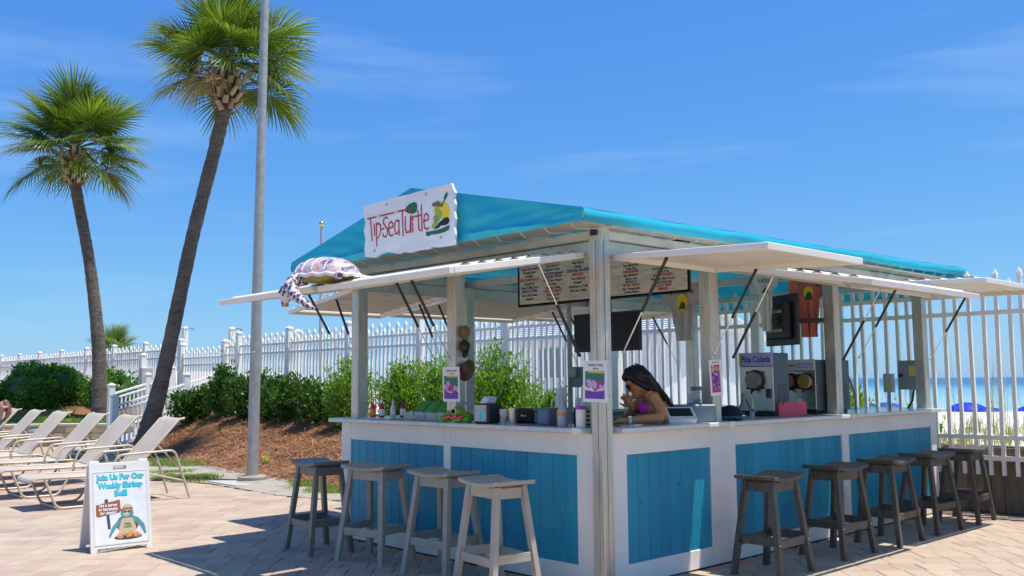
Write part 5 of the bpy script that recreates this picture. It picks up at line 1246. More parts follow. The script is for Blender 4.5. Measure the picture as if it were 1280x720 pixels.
# ------------------------------------------------------------------ people
def skin_mat(name, c):
    m, n, l, b = new_mat(name); f = noise(n, l, 9, 4, 0.6); c = Vector(c)
    l.new(mixnode(n, l, c * 0.9, c * 1.08, f), b.inputs['Base Color']); b.inputs['Roughness'].default_value = 0.42
    b.inputs['Subsurface Weight'].default_value = 0.12; b.inputs['Subsurface Radius'].default_value = (0.02, 0.008, 0.004); return m
def fused(mb, name, m, parent, vox=0.009, it=6):
    o = mb.build(name, m, parent)
    r = o.modifiers.new('fuse', 'REMESH'); r.mode = 'VOXEL'; r.voxel_size = vox; r.use_smooth_shade = True
    s_ = o.modifiers.new('soft', 'SMOOTH'); s_.iterations = it; s_.factor = 0.5
    return o
def hand(mb, wrist, d, up, curl=0.5, size=1.0):
    """palm, four fingers and a thumb; d points along the palm, up is the back of the hand"""
    d = Vector(d).normalized(); up = Vector(up); up = (up - d * up.dot(d)).normalized(); sd = d.cross(up); w = Vector(wrist)
    mb.tube([w, w + d * 0.03 * size, w + d * 0.075 * size], [0.020 * size, 0.026 * size, 0.028 * size], 10)
    mb.ell(w + d * 0.05 * size, (0.030 * size, 0.030 * size, 0.016 * size), Matrix((d, sd, up)).transposed(), 10, 7)
    for k, (off, L) in enumerate(((-0.028, 0.058), (-0.010, 0.070), (0.009, 0.074), (0.027, 0.066))):
        p = w + d * 0.075 * size + sd * off * size; pts = [p - d * 0.02]
        a = 0.15
        for seg in range(3):
            dd = d * math.cos(a) - up * math.sin(a); p = p + dd * L * size / 2.3; pts.append(p); a += curl
        mb.tube(pts, [0.0098 * size, 0.0095 * size, 0.0088 * size, 0.0074 * size], 8)
    p = w + d * 0.025 * size + sd * 0.022 * size; t1 = (d * 0.6 + sd * 0.8 - up * 0.2).normalized(); t2 = (d * 0.9 + sd * 0.25 - up * 0.4).normalized()
    mb.tube([p, p + t1 * 0.035 * size, p + t1 * 0.035 * size + t2 * 0.03 * size, p + t1 * 0.035 * size + t2 * 0.052 * size], [0.012 * size, 0.011 * size, 0.010 * size, 0.008 * size], 8)
M_['skin'] = skin_mat('tanned_skin', (0.56, 0.25, 0.10)); M_['hair'] = mat('black_hair', (0.012, 0.009, 0.008), 0.6, 0.4, 30, 0.5, 90, stretch=(1, 1, 0.15)); M_['pink'] = mat('magenta_fabric', (0.70, 0.05, 0.42), 0.6); M_['denim'] = mat('denim', (0.08, 0.13, 0.25), 0.8, 0.2, 20)
wm = thing('person', 'person in a magenta bikini top and sunglasses leaning on the counter eating', 'person', (1.08, 0.40, 0))
B0 = Vector((1.08, 0.40, 0))
P = lambda x, y, z: Vector((x, y, z)) - B0
fw = Vector((-0.731, 0.683, 0)); lf = Vector((-0.683, -0.731, 0))
body = MB()
neck = P(0.885, 0.315, 1.315); hip = P(1.10, 0.37, 0.93); chest = P(0.985, 0.315, 1.20); waist = P(1.07, 0.35, 1.06)
body.tube([hip - Vector((0, 0, 0.06)), hip, waist, chest, neck + Vector((0.02, 0, -0.01)), neck + Vector((-0.02, 0.01, 0.04))], [0.13, 0.15, 0.115, 0.135, 0.075, 0.050], 16)
for s_ in (-1, 1):
    body.ell(chest + lf * s_ * 0.075 + fw * 0.085 + Vector((0, 0, -0.01)), (0.06, 0.06, 0.06)); body.ell(hip + lf * s_ * 0.075 - fw * 0.02 + Vector((0, 0, -0.04)), (0.12, 0.12, 0.13))
lsh = neck + lf * 0.165 + Vector((0.02, 0.0, -0.035)); rsh = neck - lf * 0.165 + Vector((0.0, 0.0, -0.045))
body.tube([neck + Vector((0, 0, -0.02)), lsh], [0.055, 0.052], 12); body.tube([neck + Vector((0, 0, -0.02)), rsh], [0.055, 0.052], 12)
lel = P(0.735, 0.06, 1.125); lwr = P(0.515, 0.215, 1.112); rel = P(0.86, 0.50, 1.13); rwr = P(0.765, 0.365, 1.20)
body.tube([lsh, (lsh + lel) / 2 + Vector((0.015, -0.01, 0.0)), lel], [0.050, 0.042, 0.036], 12); body.tube([lel, lel * 0.62 + lwr * 0.38 + Vector((0, 0, 0.004)), lwr], [0.037, 0.036, 0.023], 12)
body.tube([rsh, (rsh + rel) / 2, rel], [0.050, 0.042, 0.036], 12); body.tube([rel, rel * 0.6 + rwr * 0.4, rwr], [0.037, 0.035, 0.022], 12)
hand(body, lwr, (lwr - lel), (0, 0, 1), 0.35, 0.95); hand(body, rwr, Vector((-0.02, 0.015, 0.035)), (0.6, 0.4, 0.2), 0.8, 0.95)
for s_ in (-1, 1):
    h0 = hip + lf * s_ * 0.085 - Vector((0, 0, 0.05)); kn = P(1.06, 0.42, 0.50) + lf * s_ * 0.085; an = P(1.14, 0.40, 0.09) + lf * s_ * 0.085
    body.tube([h0, (h0 + kn) / 2, kn, kn * 0.6 + an * 0.4, an], [0.095, 0.078, 0.055, 0.054, 0.036], 14); body.tube([an, an + fw * 0.06 - Vector((0, 0, 0.05)), an + fw * 0.17 - Vector((0, 0, 0.068))], [0.038, 0.034, 0.020], 10)
hc = P(0.785, 0.328, 1.392); hd = (fw * 0.85 + Vector((0, 0, -0.52))).normalized(); hs = lf; hu = hs.cross(hd) * -1
if hu.z < 0: hu = -hu
HM3 = Matrix((hd, hs, hu)).transposed()
Hp = lambda a, b, c_: hc + hd * a + hs * b + hu * c_
body.tube([neck + Vector((-0.01, 0.005, 0.02)), Hp(-0.035, 0, -0.07)], [0.050, 0.048], 12)
body.ell(hc, (0.096, 0.075, 0.110), HM3, 16, 12); body.ell(Hp(0.035, 0, -0.065), (0.055, 0.052, 0.050), HM3)
body.ell(Hp(0.075, 0, -0.100), (0.020, 0.020, 0.016), HM3, 10, 7)
body.tube([Hp(0.090, 0, 0.012), Hp(0.108, 0, -0.022), Hp(0.112, 0, -0.036)], [0.009, 0.011, 0.010], 8); body.ell(Hp(0.096, 0, -0.066), (0.012, 0.024, 0.007), HM3, 10, 6); body.ell(Hp(0.094, 0, -0.080), (0.011, 0.020, 0.007), HM3, 10, 6)
for s_ in (-1, 1): body.ell(Hp(-0.012, s_ * 0.076, -0.012), (0.014, 0.008, 0.028), HM3, 8, 6)
fused(body, 'body', M_['skin'], wm, 0.0065, 5)
hr = MB(); hr.ell(Hp(-0.020, 0, 0.022), (0.094, 0.081, 0.096), HM3, 18, 12); hr.ell(Hp(0.03, 0, 0.075), (0.065, 0.068, 0.045), HM3)
for off in (-0.05, -0.02, 0.012, 0.045):
    hr.tube([Hp(-0.02, off, 0.055), Hp(-0.075, off * 1.1, 0.01), neck + Vector((0.045, -0.015, 0.045)) + lf * off * 1.3, P(0.985, 0.275, 1.255) + lf * off * 1.1, P(1.045, 0.265, 1.17) + lf * off * 0.9, P(1.10, 0.27, 1.07) + lf * off * 0.6], [0.044, 0.042, 0.040, 0.034, 0.026, 0.010], 10)
hr.tube([Hp(0.045, 0.066, 0.075), Hp(0.025, 0.080, 0.02), Hp(-0.02, 0.084, -0.05), Hp(-0.06, 0.07, -0.11)], [0.02, 0.022, 0.026, 0.03], 8)
hr.tube([Hp(0.045, -0.066, 0.075), Hp(0.025, -0.080, 0.02), Hp(-0.02, -0.084, -0.05), Hp(-0.06, -0.07, -0.11)], [0.02, 0.022, 0.026, 0.03], 8)
fused(hr, 'hair', M_['hair'], wm, 0.008, 6)
hs_ = MB(); q = random.Random(9)
for k in range(220):
    a = q.uniform(-1.25, 1.25); yy = 0.092 * math.sin(a); zz = 0.03 + 0.104 * math.cos(a); xx = q.uniform(-0.06, 0.05); o2 = yy * 0.75
    j = lambda s=0.006: Vector((q.gauss(0, s), q.gauss(0, s), q.gauss(0, s)))
    if k % 3: hs_.tube([Hp(xx, yy * 0.8, zz), Hp(-0.085, yy * 0.95, zz * 0.62) + j(), neck + Vector((0.07, -0.02, 0.06)) + lf * o2 * 1.5 + j(), P(1.015, 0.262, 1.275) + lf * o2 * 1.4 + j(0.01), P(1.075, 0.25, 1.185) + lf * o2 * 1.3 + j(0.012), P(1.125, 0.255, 1.06 + q.uniform(-0.03, 0.04)) + lf * o2 * 1.1 + j(0.014)], [0.002, 0.003, 0.003, 0.003, 0.0025, 0.0008], 5)
    else:
        sg = 1 if yy > 0 else -1
        hs_.tube([Hp(0.05 + q.uniform(-0.03, 0.02), sg * q.uniform(0.01, 0.05), 0.098), Hp(0.035, sg * 0.084, 0.03) + j(), Hp(-0.01, sg * 0.094, -0.04) + j(), Hp(-0.05, sg * 0.088, -0.10) + j(0.01), Hp(-0.075, sg * 0.08, -0.17) + j(0.012)], [0.002, 0.003, 0.003, 0.0025, 0.0008], 5)
stuff(hs_.build('hair_strands', M_['hair'], wm, 60))
gl = MB()
for s_ in (-1, 1): gl.ell(Hp(0.087, s_ * 0.034, 0.006), (0.012, 0.029, 0.024), HM3, 12, 8)
gl.build('sunglass_lens', M_['screen'], wm, 60)
gl = MB()
for s_ in (-1, 1): gl.tube([Hp(0.083, s_ * 0.060, 0.014), Hp(0.045, s_ * 0.079, 0.012), Hp(-0.015, s_ * 0.083, 0.004)], 0.0035, 6)
gl.build('sunglass_temple', mat('gold_frame', (0.6, 0.42, 0.15), 0.3, metal=0.9), wm)
bk = MB()
for s_ in (-1, 1):
    bk.ell(chest + lf * s_ * 0.075 + fw * 0.092 + Vector((0, 0, -0.008)), (0.062, 0.062, 0.060)); bk.tube([chest + lf * s_ * 0.07 + fw * 0.115 + Vector((0, 0, 0.03)), neck + lf * s_ * 0.06 + fw * 0.05, neck + lf * s_ * 0.035 - fw * 0.05 + Vector((0, 0, 0.02))], 0.006, 6)
fused(bk, 'bikini_top', M_['pink'], wm, 0.008, 3)
sh = MB(); sh.tube([hip + Vector((-0.01, 0, 0.05)), hip - Vector((0, 0, 0.12))], [0.150, 0.155], 16)
for s_ in (-1, 1): sh.ell(hip + lf * s_ * 0.078 - fw * 0.02 + Vector((0, 0, -0.05)), (0.127, 0.127, 0.14))
fused(sh, 'shorts', M_['denim'], wm, 0.012, 3)
wt = MB(); wd = (lwr - lel).normalized(); wt.tube([lwr - wd * 0.028, lwr - wd * 0.008], 0.0285, 14); wt.build('watch_strap', M_['plastic_white'], wm, 50)
wt = MB(); wt.obox(lwr - wd * 0.018 + Vector((-0.012, -0.012, 0.027)), (wd, wd.cross(Vector((0, 0, 1))), Vector((0, 0, 1))), (0.015, 0.015, 0.006), 0.003); wt.build('watch_case', M_['chrome'], wm)
# small tasting spoon in the raised hand
sp = thing('plastic_spoon', 'small white plastic spoon held to the mouth by the person at the counter', 'spoon', tuple(B0 + rwr + Vector((-0.06, 0.03, 0.07)))); a = Vector((0.02, -0.02, -0.02)); b = Vector((-0.015, 0.0, 0.03))
mb = MB(); mb.tube([a, b], 0.0022, 6); mb.build('handle', M_['plastic_white'], sp); mb = MB(); mb.ell(b, (0.007, 0.005, 0.009), None, 8, 6); mb.build('bowl', M_['plastic_white'], sp, 60)

# sunbather
sb = thing('person', 'sunbather lying back on a chaise lounge with one arm raised', 'person', (-0.53, 14.35, 0)); M_['skin_l'] = skin_mat('fair_skin', (0.52, 0.29, 0.20))
bd = MB(); bd.tube([(0.10, 0, 0.46), (0.26, 0, 0.56), (0.42, 0, 0.74), (0.52, 0, 0.87), (0.56, 0, 0.93)], [0.14, 0.12, 0.13, 0.075, 0.05], 14)
for s_ in (-1, 1):
    bd.tube([(0.08, s_ * 0.09, 0.45), (-0.30, s_ * 0.10, 0.47), (-0.72, s_ * 0.10, 0.42)], [0.085, 0.055, 0.036], 12); bd.tube([(-0.72, s_ * 0.10, 0.42), (-0.77, s_ * 0.10, 0.53)], [0.038, 0.026], 10)
bd.tube([(0.48, 0.16, 0.80), (0.26, 0.24, 0.62), (0.02, 0.22, 0.55)], [0.046, 0.037, 0.024], 10); hand(bd, (0.02, 0.22, 0.55), (-1, 0, -0.2), (0, 0.2, 1), 0.3)
bd.tube([(0.48, -0.16, 0.80), (0.52, -0.26, 1.02), (0.64, -0.10, 1.02)], [0.046, 0.038, 0.025], 10); hand(bd, (0.64, -0.10, 1.02), (0.2, 1, -0.1), (0, 0, 1), 0.4)
bd.ell((0.60, 0, 1.03), (0.085, 0.072, 0.105)); bd.tube([(0.525, 0, 1.05), (0.505, 0, 1.03), (0.515, 0, 1.01)], [0.01, 0.012, 0.008], 8); bd.ell((0.545, 0, 0.965), (0.04, 0.045, 0.035))
for s_ in (-1, 1): bd.ell((0.60, s_ * 0.073, 1.03), (0.014, 0.008, 0.026), None, 8, 6)
fused(bd, 'body', M_['skin_l'], sb, 0.009, 4)
hb = MB(); hb.ell((0.625, 0, 1.05), (0.082, 0.082, 0.105)); hb.tube([(0.66, -0.04, 1.05), (0.66, -0.10, 0.92), (0.60, -0.15, 0.78)], [0.06, 0.05, 0.025], 10); fused(hb, 'hair', mat('brown_hair', (0.14, 0.055, 0.025), 0.5, 0.3, 30), sb, 0.012, 3)
sw_ = MB(); sw_.tube([(0.06, 0, 0.45), (0.20, 0, 0.52)], [0.150, 0.146], 14); sw_.build('swimwear', M_['pink'], sb, 60)

# ------------------------------------------------------------------ turtle figure on the open flap
tt = thing('turtle_statue', 'painted sea turtle figure lying on the open flap with its head over the edge', 'statue', (-1.165, 1.61, 2.125), R(104)); tt.scale = (0.82, 0.80, 0.86)
def scute_mat():
    m, n, l, b = new_mat('painted_shell'); t = n.new('ShaderNodeTexCoord'); vo = n.new('ShaderNodeTexVoronoi'); vo.inputs['Scale'].default_value = 9; l.new(t.outputs['Object'], vo.inputs[0])
    col = ramp(n, l, noise(n, l, 14, 4, 0.6), [(0.32, (0.07, 0.06, 0.13)), (0.40, (0.26, 0.20, 0.24)), (0.48, (0.62, 0.53, 0.56)), (0.57, (0.60, 0.40, 0.36)), (0.66, (0.42, 0.17, 0.07))])
    l.new(mixnode(n, l, col, (0.62, 0.58, 0.62), 0.05), b.inputs['Base Color']); b.inputs['Roughness'].default_value = 0.3; return m
def spot_mat():
    m, n, l, b = new_mat('spotted_skin'); t = n.new('ShaderNodeTexCoord'); vo = n.new('ShaderNodeTexVoronoi'); vo.inputs['Scale'].default_value = 26; l.new(t.outputs['Object'], vo.inputs[0])
    col = ramp(n, l, vo.outputs['Distance'], [(0.0, (0.07, 0.04, 0.08)), (0.45, (0.12, 0.07, 0.12)), (0.55, (0.70, 0.62, 0.62))]); l.new(col, b.inputs['Base Color']); b.inputs['Roughness'].default_value = 0.35; return m
M_['scute'] = scute_mat(); M_['spot'] = spot_mat(); M_['belly'] = mat('olive_belly', (0.30, 0.27, 0.06), 0.5, 0.3, 12); M_['offwhite'] = plain('cream_gloss', (0.76, 0.72, 0.72), 0.3)
def shell_z(x, y): 
    k = 1 - (x / 0.335) ** 2 - (y / 0.245) ** 2
    return 0.045 + 0.17 * math.sqrt(max(0, k)) ** 0.9
mb = MB(); rows = []
for i in range(17):
    a = i / 16; row = []
    for j in range(33):
        th = 2 * math.pi * j / 32; ex = 1.0 + 0.05 * math.cos(th * 8); r = a; x, y = 0.335 * r * math.cos(th) * ex, 0.245 * r * math.sin(th) * ex; row.append((x, y, 0.045 + 0.175 * math.sqrt(max(0, 1 - r * r)) ** 0.9))
    rows.append(row)
grid_mesh(mb, rows); shell = mb.build('shell', M_['scute'], tt, 60)
mb = MB(); mb.ell((0, 0, 0.05), (0.31, 0.225, 0.05), None, 20, 8); mb.build('plastron', M_['belly'], tt, 60)
for x in (-0.16, -0.04, 0.08, 0.19):
    yy = 0.245 * math.sqrt(1 - (x / 0.335) ** 2) * 0.97; pts = [(x + 0.03 * (1 - abs(k) / 6), yy * k / 6, shell_z(x, yy * k / 6) + 0.002) for k in range(-6, 7)]; mb = MB(); mb.tube(pts, 0.008, 6); mb.build('scute_line', M_['offwhite'], shell, 50)
for yy in (-0.09, 0.09):
    mb = MB(); mb.tube([(x, yy * (1 - 0.5 * abs(x) / 0.3), shell_z(x, yy) + 0.002) for x in np.linspace(-0.28, 0.28, 12)], 0.007, 6); mb.build('scute_line', M_['offwhite'], shell, 50)
mb = MB(); mb.tube([(0.35 * math.cos(2 * math.pi * j / 32), 0.256 * math.sin(2 * math.pi * j / 32), 0.05 + 0.008 * math.sin(j * 3)) for j in range(33)], 0.018, 8); mb.build('shell_rim', M_['offwhite'], shell, 50)
hd_ = MB(); hd_.tube([(0.26, 0, 0.05), (0.36, 0.0, 0.045), (0.43, 0.02, 0.0)], [0.055, 0.058, 0.06], 12); hd_.ell((0.465, 0.03, -0.055), (0.072, 0.066, 0.085)); hd_.ell((0.49, 0.03, -0.12), (0.042, 0.042, 0.055)); fused(hd_, 'head', M_['spot'], tt, 0.009, 3)
mb = MB(); mb.tube([(0.455, 0.03, -0.16), (0.52, 0.03, -0.165)], [0.02, 0.012], 8); mb.build('beak', mat('amber', (0.5, 0.28, 0.06), 0.35), tt, 50)
mb = MB(); mb.ell((0.50, 0.085, -0.05), (0.012, 0.012, 0.014), None, 8, 6); mb.ell((0.52, -0.02, -0.05), (0.012, 0.012, 0.014), None, 8, 6); mb.build('eye', M_['screen'], tt, 60)
def flipper(pts, ws, th=0.02):
    mb = MB()
    for (p, q, w0, w1) in zip(pts, pts[1:], ws, ws[1:]):
        p = Vector(p); q = Vector(q); mb.tube([p, p * 0.5 + q * 0.5, q], [w0, (w0 + w1) / 2, w1], 10)
    o = fused(mb, 'flipper', M_['spot'], tt, 0.009, 4); return o
flipper([(0.14, 0.19, 0.04), (0.14, 0.31, -0.02), (0.03, 0.36, -0.12), (-0.15, 0.38, -0.215), (-0.24, 0.38, -0.25)], [0.05, 0.058, 0.05, 0.03, 0.008])
flipper([(0.20, -0.19, 0.04), (0.26, -0.32, 0.03), (0.14, -0.45, 0.025)], [0.05, 0.045, 0.018]); flipper([(-0.25, 0.13, 0.035), (-0.36, 0.21, 0.03)], [0.04, 0.025]); flipper([(-0.25, -0.13, 0.035), (-0.36, -0.21, 0.03)], [0.04, 0.025])

# ------------------------------------------------------------------ televisions, lamp, shirts, hats
tv = thing('television', 'black television hung facing out behind the corner post', 'television', (1.47, 1.23, 1.66))
mb = MB(); mb.box(-0.02, 0.02, -0.385, 0.385, 0.0, 0.345, 0.006); mb.build('casing', M_['black'], tv)
mb = MB(); mb.box(-0.0225, -0.0205, -0.37, 0.37, 0.016, 0.33); mb.build('screen', M_['screen'], tv)
mb = MB(); mb.box(0.021, 0.05, -0.1, 0.1, 0.1, 0.25, 0.004); mb.beam((0.035, 0, 0.25), (0.0, 0, 0.72), 0.05, 0.03); mb.build('hanger', M_['black'], tv)
t2 = thing('television', 'black monitor seen from behind on a swing arm beside the pink shirt', 'television', (3.16, 0.50, 1.72), R(153))
mb = MB(); mb.box(-0.018, 0.018, -0.27, 0.27, 0, 0.48, 0.006); mb.box(0.0185, 0.06, -0.2, 0.2, 0.06, 0.40, 0.012); mb.build('casing', M_['black'], t2)
mb = MB(); mb.box(-0.021, -0.0185, -0.255, 0.255, 0.015, 0.465); mb.build('screen', M_['screen'], t2)
for z in (0.14, 0.32): mb = MB(); mb.box(0.061, 0.085, -0.16, 0.10, z - 0.015, z + 0.015, 0.003); mb.build('mount_rail', M_['galv'], t2)
mb = MB(); ai = Matrix.Rotation(R(-153), 3, 'Z'); mb.beam((0.09, -0.02, 0.23), tuple(ai @ Vector((0.16, -0.36, 0)) + Vector((0, 0, 0.23))), 0.035, 0.04, 0.004); mb.build('swing_arm', M_['black'], t2)
lm = thing('flood_lamp', 'small white flood lamp clamped to the roof purlin inside the kiosk', 'lamp', (3.78, 0.70, 2.47), R(40))
mb = MB(); mb.lathe([(0.03, -0.06), (0.05, -0.04), (0.065, 0.04), (0.068, 0.05)], (0, 0, -0.06), 16, Matrix.Rotation(R(-100), 3, 'Y')); mb.build('shade', M_['plastic_white'], lm, 45)
mb = MB(); mb.lathe([(0.05, 0.051), (0.05, 0.055)], (0, 0, -0.06), 16, Matrix.Rotation(R(-100), 3, 'Y')); mb.build('lens', M_['black'], lm); mb = MB(); mb.tube([(0.02, 0, -0.02), (0.03, 0, 0.12)], 0.012, 8); mb.build('bracket', M_['galv'], lm)
def shirt(label, c, right, w, h, m, emblem, fold=0.55):
    right = Vector(right).normalized(); t = thing('tee_shirt', label, 'shirt', c, 0, 'tee shirts hung for sale'); nrm = right.cross(Vector((0, 0, 1)))
    mb = MB(); nx, nz = 12, 16
    out = lambda v: (0.5 + (0.34 if v > 0.62 else 0.0) * S((v - 0.60) / 0.06) * (1.0 - 0.35 * S((v - 0.85) / 0.15))) * (0.72 + 0.28 * S(v / 0.75))
    for lay in (0.0, -0.03):
        rows = []
        for j in range(nz + 1):
            v = j / nz; hw = w * out(v); row = []
            for i in range(nx + 1):
                u = -1 + 2 * i / nx; sl = 0.05 * abs(u) ** 1.5 if v > 0.9 else 0.0
                p = right * (u * hw) + Vector((0, 0, -h * (1 - v) - sl)) + nrm * (lay * (1 - abs(u) ** 3) + 0.014 * math.sin(7 * u + 3 * v) * (1 - v) + 0.01 * math.sin(13 * u * (1.2 - v)))
                row.append(p)
            rows.append(row)
        grid_mesh(mb, rows)
    mb.build('cloth', m, t, 70)
    mb = MB(); mb.tube([Vector((0, 0, 0.0)), Vector((0, 0, 0.06))], 0.003, 5); mb.beam(right * -w * 0.3 + Vector((0, 0, -0.01)), right * w * 0.3 + Vector((0, 0, -0.01)), 0.008, 0.012); mb.build('hanger', M_['black'], t)
    f = Flat(nrm * 0.030 + Vector((0, 0, 0)), right, (0, 0, 1)); emblem(t, f); return t
def emb(t, f, w, h, ov=True):
    prt('print_sun', YEL, t, lambda mb: f.ell(mb, 0.01, -h * 0.36, w * 0.20, w * 0.26, 0.001)); prt('print_turtle', DGREEN, t, lambda mb: f.poly(mb, [(-0.03, -h * 0.48), (0.05, -h * 0.48), (0.045, -h * 0.38), (0.01, -h * 0.33), (-0.01, -h * 0.40)], 0.002))
    def tx(mb):
        for i, ch in enumerate('TIPSEA'):
            a = R(150 - 24 * i); vs, fs = text2d(ch, 0.055, 0.9, 0.002); cx, cy = 0.01 + w * 0.42 * math.cos(a), -h * 0.36 + w * 0.46 * math.sin(a); mb.add([f.P((cx + p[0], cy + p[1]), 0.002) for p in vs], fs)
    prt('print_lettering', DGREEN, t, tx)
shirt('pale grey tee shirt with a round turtle print hung below the menu board', (1.80, 0.64, 2.24), (0.0, -1.0, 0), 0.25, 0.50, mat('grey_jersey', (0.52, 0.50, 0.49), 0.85, 0.08, 30), lambda t, f: emb(t, f, 0.30, 0.48))
shirt('white long narrow tee shirt hung beside the dark monitor', (3.05, 0.60, 2.48), (0.10, -1.0, 0), 0.15, 0.62, mat('white_jersey', (0.78, 0.75, 0.70), 0.85, 0.06, 30), lambda t, f: prt('print_lettering', DGREEN, t, lambda mb: (f.text(mb, 'TURTLE', -0.0, -0.16, 0.045, 0.004, 0.8, 0.001), f.poly(mb, [(-0.03, -0.26), (0.05, -0.26), (0.02, -0.20)], 0.004))))
shirt('coral pink tee shirt with a turtle print hung by the long counter post', (3.38, 0.34, 2.42), (0.15, -0.99, 0), 0.23, 0.62, mat('coral_jersey', (0.72, 0.20, 0.15), 0.85, 0.08, 30), lambda t, f: emb(t, f, 0.24, 0.55))
def hat(label, c, m, wide):
    t = thing('hat', label, 'hat', c, R(-75), 'hats hung on the post'); t.scale = (0.43, 0.43, 0.58); Mx = Matrix.Rotation(R(62), 3, 'X')
    mb = MB(); prof = [(0.001, 0.12), (0.05, 0.115), (0.078, 0.085), (0.09, 0.03), (0.092, 0.0)]; mb.lathe(prof, (0, 0, 0), 18, Mx); cr = mb.build('crown', m, t, 60)
    mb = MB()
    if wide: mb.lathe([(0.09, 0.0), (0.15, -0.012), (0.17, -0.02), (0.168, -0.026), (0.09, -0.006)], (0, 0, 0), 20, Mx)
    else: mb.add([Mx @ Vector(p) for p in [(-0.08, -0.04, 0), (-0.07, -0.13, -0.015), (0, -0.165, -0.02), (0.07, -0.13, -0.015), (0.08, -0.04, 0), (0, -0.05, 0.012)]], [(0, 1, 2, 5), (5, 2, 3, 4)])
    mb.build('brim', m, t, 60); mb = MB(); mb.tube([(0, 0, 0.02), (-0.06, 0.08, 0.05)], 0.006, 6); mb.build('peg', M_['galv'], t)
hat('tan cap hung highest on the short counter post', (0.130, 1.575, 1.80), mat('tan_cotton', (0.20, 0.14, 0.07), 0.9), False)
hat('black cap with a shiny peak hung on the short counter post', (0.130, 1.575, 1.68), M_['black'], False)
hat('brown brimmed hat hung lowest on the short counter post', (0.130, 1.57, 1.50), mat('brown_felt', (0.12, 0.07, 0.04), 0.9), True)

# ------------------------------------------------------------------ posters on the posts
def poster(label, o, x, y, w, h, kind):
    t = thing('paper_poster', label, 'poster', o); f = Flat((0, 0, 0), x, y)
    prt('paper', M_['paper'], t, lambda mb: slab(f, mb, [(0, 0), (w, 0), (w, h), (0, h)], 0.002)); q = random.Random(len(label))
    PUR = ink('poster_purple', (0.16, 0.06, 0.42)); MAG = ink('poster_magenta', (0.50, 0.04, 0.28)); LIL = ink('poster_lilac', (0.55, 0.45, 0.62)); GRN = ink('poster_green', (0.03, 0.20, 0.14)); YO = ink('poster_yellow', (0.75, 0.48, 0.03))
    if kind == 0:
        prt('picture_top', GRN, t, lambda mb: f.rect(mb, 0.02, 0.12, w - 0.02, h * 0.74, 0.001)); prt('picture_band', YO, t, lambda mb: f.poly(mb, [(0.05, h * 0.70), (w - 0.02, h * 0.69), (w - 0.02, h * 0.735), (0.05, h * 0.735)], 0.002)); prt('bowl_print', PUR, t, lambda mb: f.poly(mb, [(0.02, 0.022), (w - 0.02, 0.022), (w - 0.02, 0.080), (w / 2, 0.070), (0.02, 0.080)], 0.002))
        prt('fruit_print', MAG, t, lambda mb: [f.ell(mb, 0.02 + 0.022 + q.random() * (w - 0.09), 0.092 + q.random() * 0.045, 0.026, 0.020, 0.002 + 0.0001 * i, 9, q.random() * 3) for i in range(12)]); stuff(prt('cream_print', LIL, t, lambda mb: [f.ell(mb, 0.04 + q.random() * (w - 0.08), 0.10 + q.random() * 0.055, 0.013, 0.020, 0.004 + 0.0001 * i, 8, q.random() * 3) for i in range(10)]))
        prt('lettering', BLK, t, lambda mb: (f.text(mb, 'TROPICAL TREAT', w * 0.54, h * 0.86, 0.022, 0.001, 0.8, 0.0004), f.text(mb, 'Only $10', w * 0.54, h * 0.78, 0.018, 0.001, 0.8, 0.0003)))
    else:
        prt('picture', MAG, t, lambda mb: f.rect(mb, 0.022, 0.025, w - 0.03, h * 0.86, 0.001)); prt('gold_print', YO, t, lambda mb: [f.ell(mb, 0.035 + q.random() * (w - 0.08), h * 0.68 + q.random() * h * 0.15, 0.018, 0.010, 0.002 + 0.0001 * i, 8, q.random()) for i in range(9)])
        prt('petal_print', LIL, t, lambda mb: [f.ell(mb, 0.035 + q.random() * (w - 0.08), 0.04 + q.random() * h * 0.6, 0.013, 0.009, 0.002 + 0.0001 * i, 7, q.random() * 3) for i in range(20)]); prt('violet_print', PUR, t, lambda mb: [f.ell(mb, 0.035 + q.random() * (w - 0.08), 0.06 + q.random() * h * 0.5, 0.014, 0.010, 0.005 + 0.0001 * i, 7, q.random() * 3) for i in range(14)]); prt('lettering', BLK, t, lambda mb: f.text(mb, 'TROPICAL TREAT', w / 2, h * 0.91, 0.015, 0.001, 0.8, 0.0003))
poster('white poster with a purple ice dessert on the short counter post', (0.035, 1.755, 1.245), (0, -1, 0), (0, 0.03, 1), 0.215, 0.28, 0)
poster('white poster with a purple ice dessert on the corner post', (-0.0625, 0.115, 1.262), (0, -1, -0.02), (0, -0.02, 1), 0.215, 0.28, 0)
poster('white poster with magenta and yellow blossoms on the long counter post', (1.31, 0.034, 1.275), (1, 0, 0.06), (-0.06, 0, 1), 0.165, 0.28, 1)

# ------------------------------------------------------------------ things on the counters
ZC = 1.0815
def solo(name, label, cat, loc, rz=0, group=None): return thing(name, label, cat, loc, rz, group)
BG = 'sauce bottles on the short counter'
def bottle(label, x, y, h, r, c, capc, lab):
    t = solo('sauce_bottle', label, 'bottle', (x, y, ZC + 0.013), 0, BG); mb = MB(); mb.lathe([(r * 0.9, 0), (r, 0.006), (r, h * 0.55), (r * 0.85, h * 0.64), (r * 0.42, h * 0.78), (r * 0.40, h * 0.88)], (0, 0, 0), 16); mb.build('glass', plain('sauce_' + lab, c, 0.15), t, 40)
    mb = MB(); mb.lathe([(r * 0.48, h * 0.86), (r * 0.48, h * 0.97), (r * 0.3, h)], (0, 0, 0), 12); mb.build('cap', plain('cap_' + lab, capc, 0.4), t, 40); mb = MB(); mb.lathe([(r * 1.02, h * 0.12), (r * 1.03, h * 0.13), (r * 1.03, h * 0.47), (r * 1.02, h * 0.48)], (0, 0, 0), 16); mb.build('label', plain('label_' + lab, (0.75, 0.72, 0.70) if lab != 'a' else (0.70, 0.25, 0.04), 0.5), t, 40)
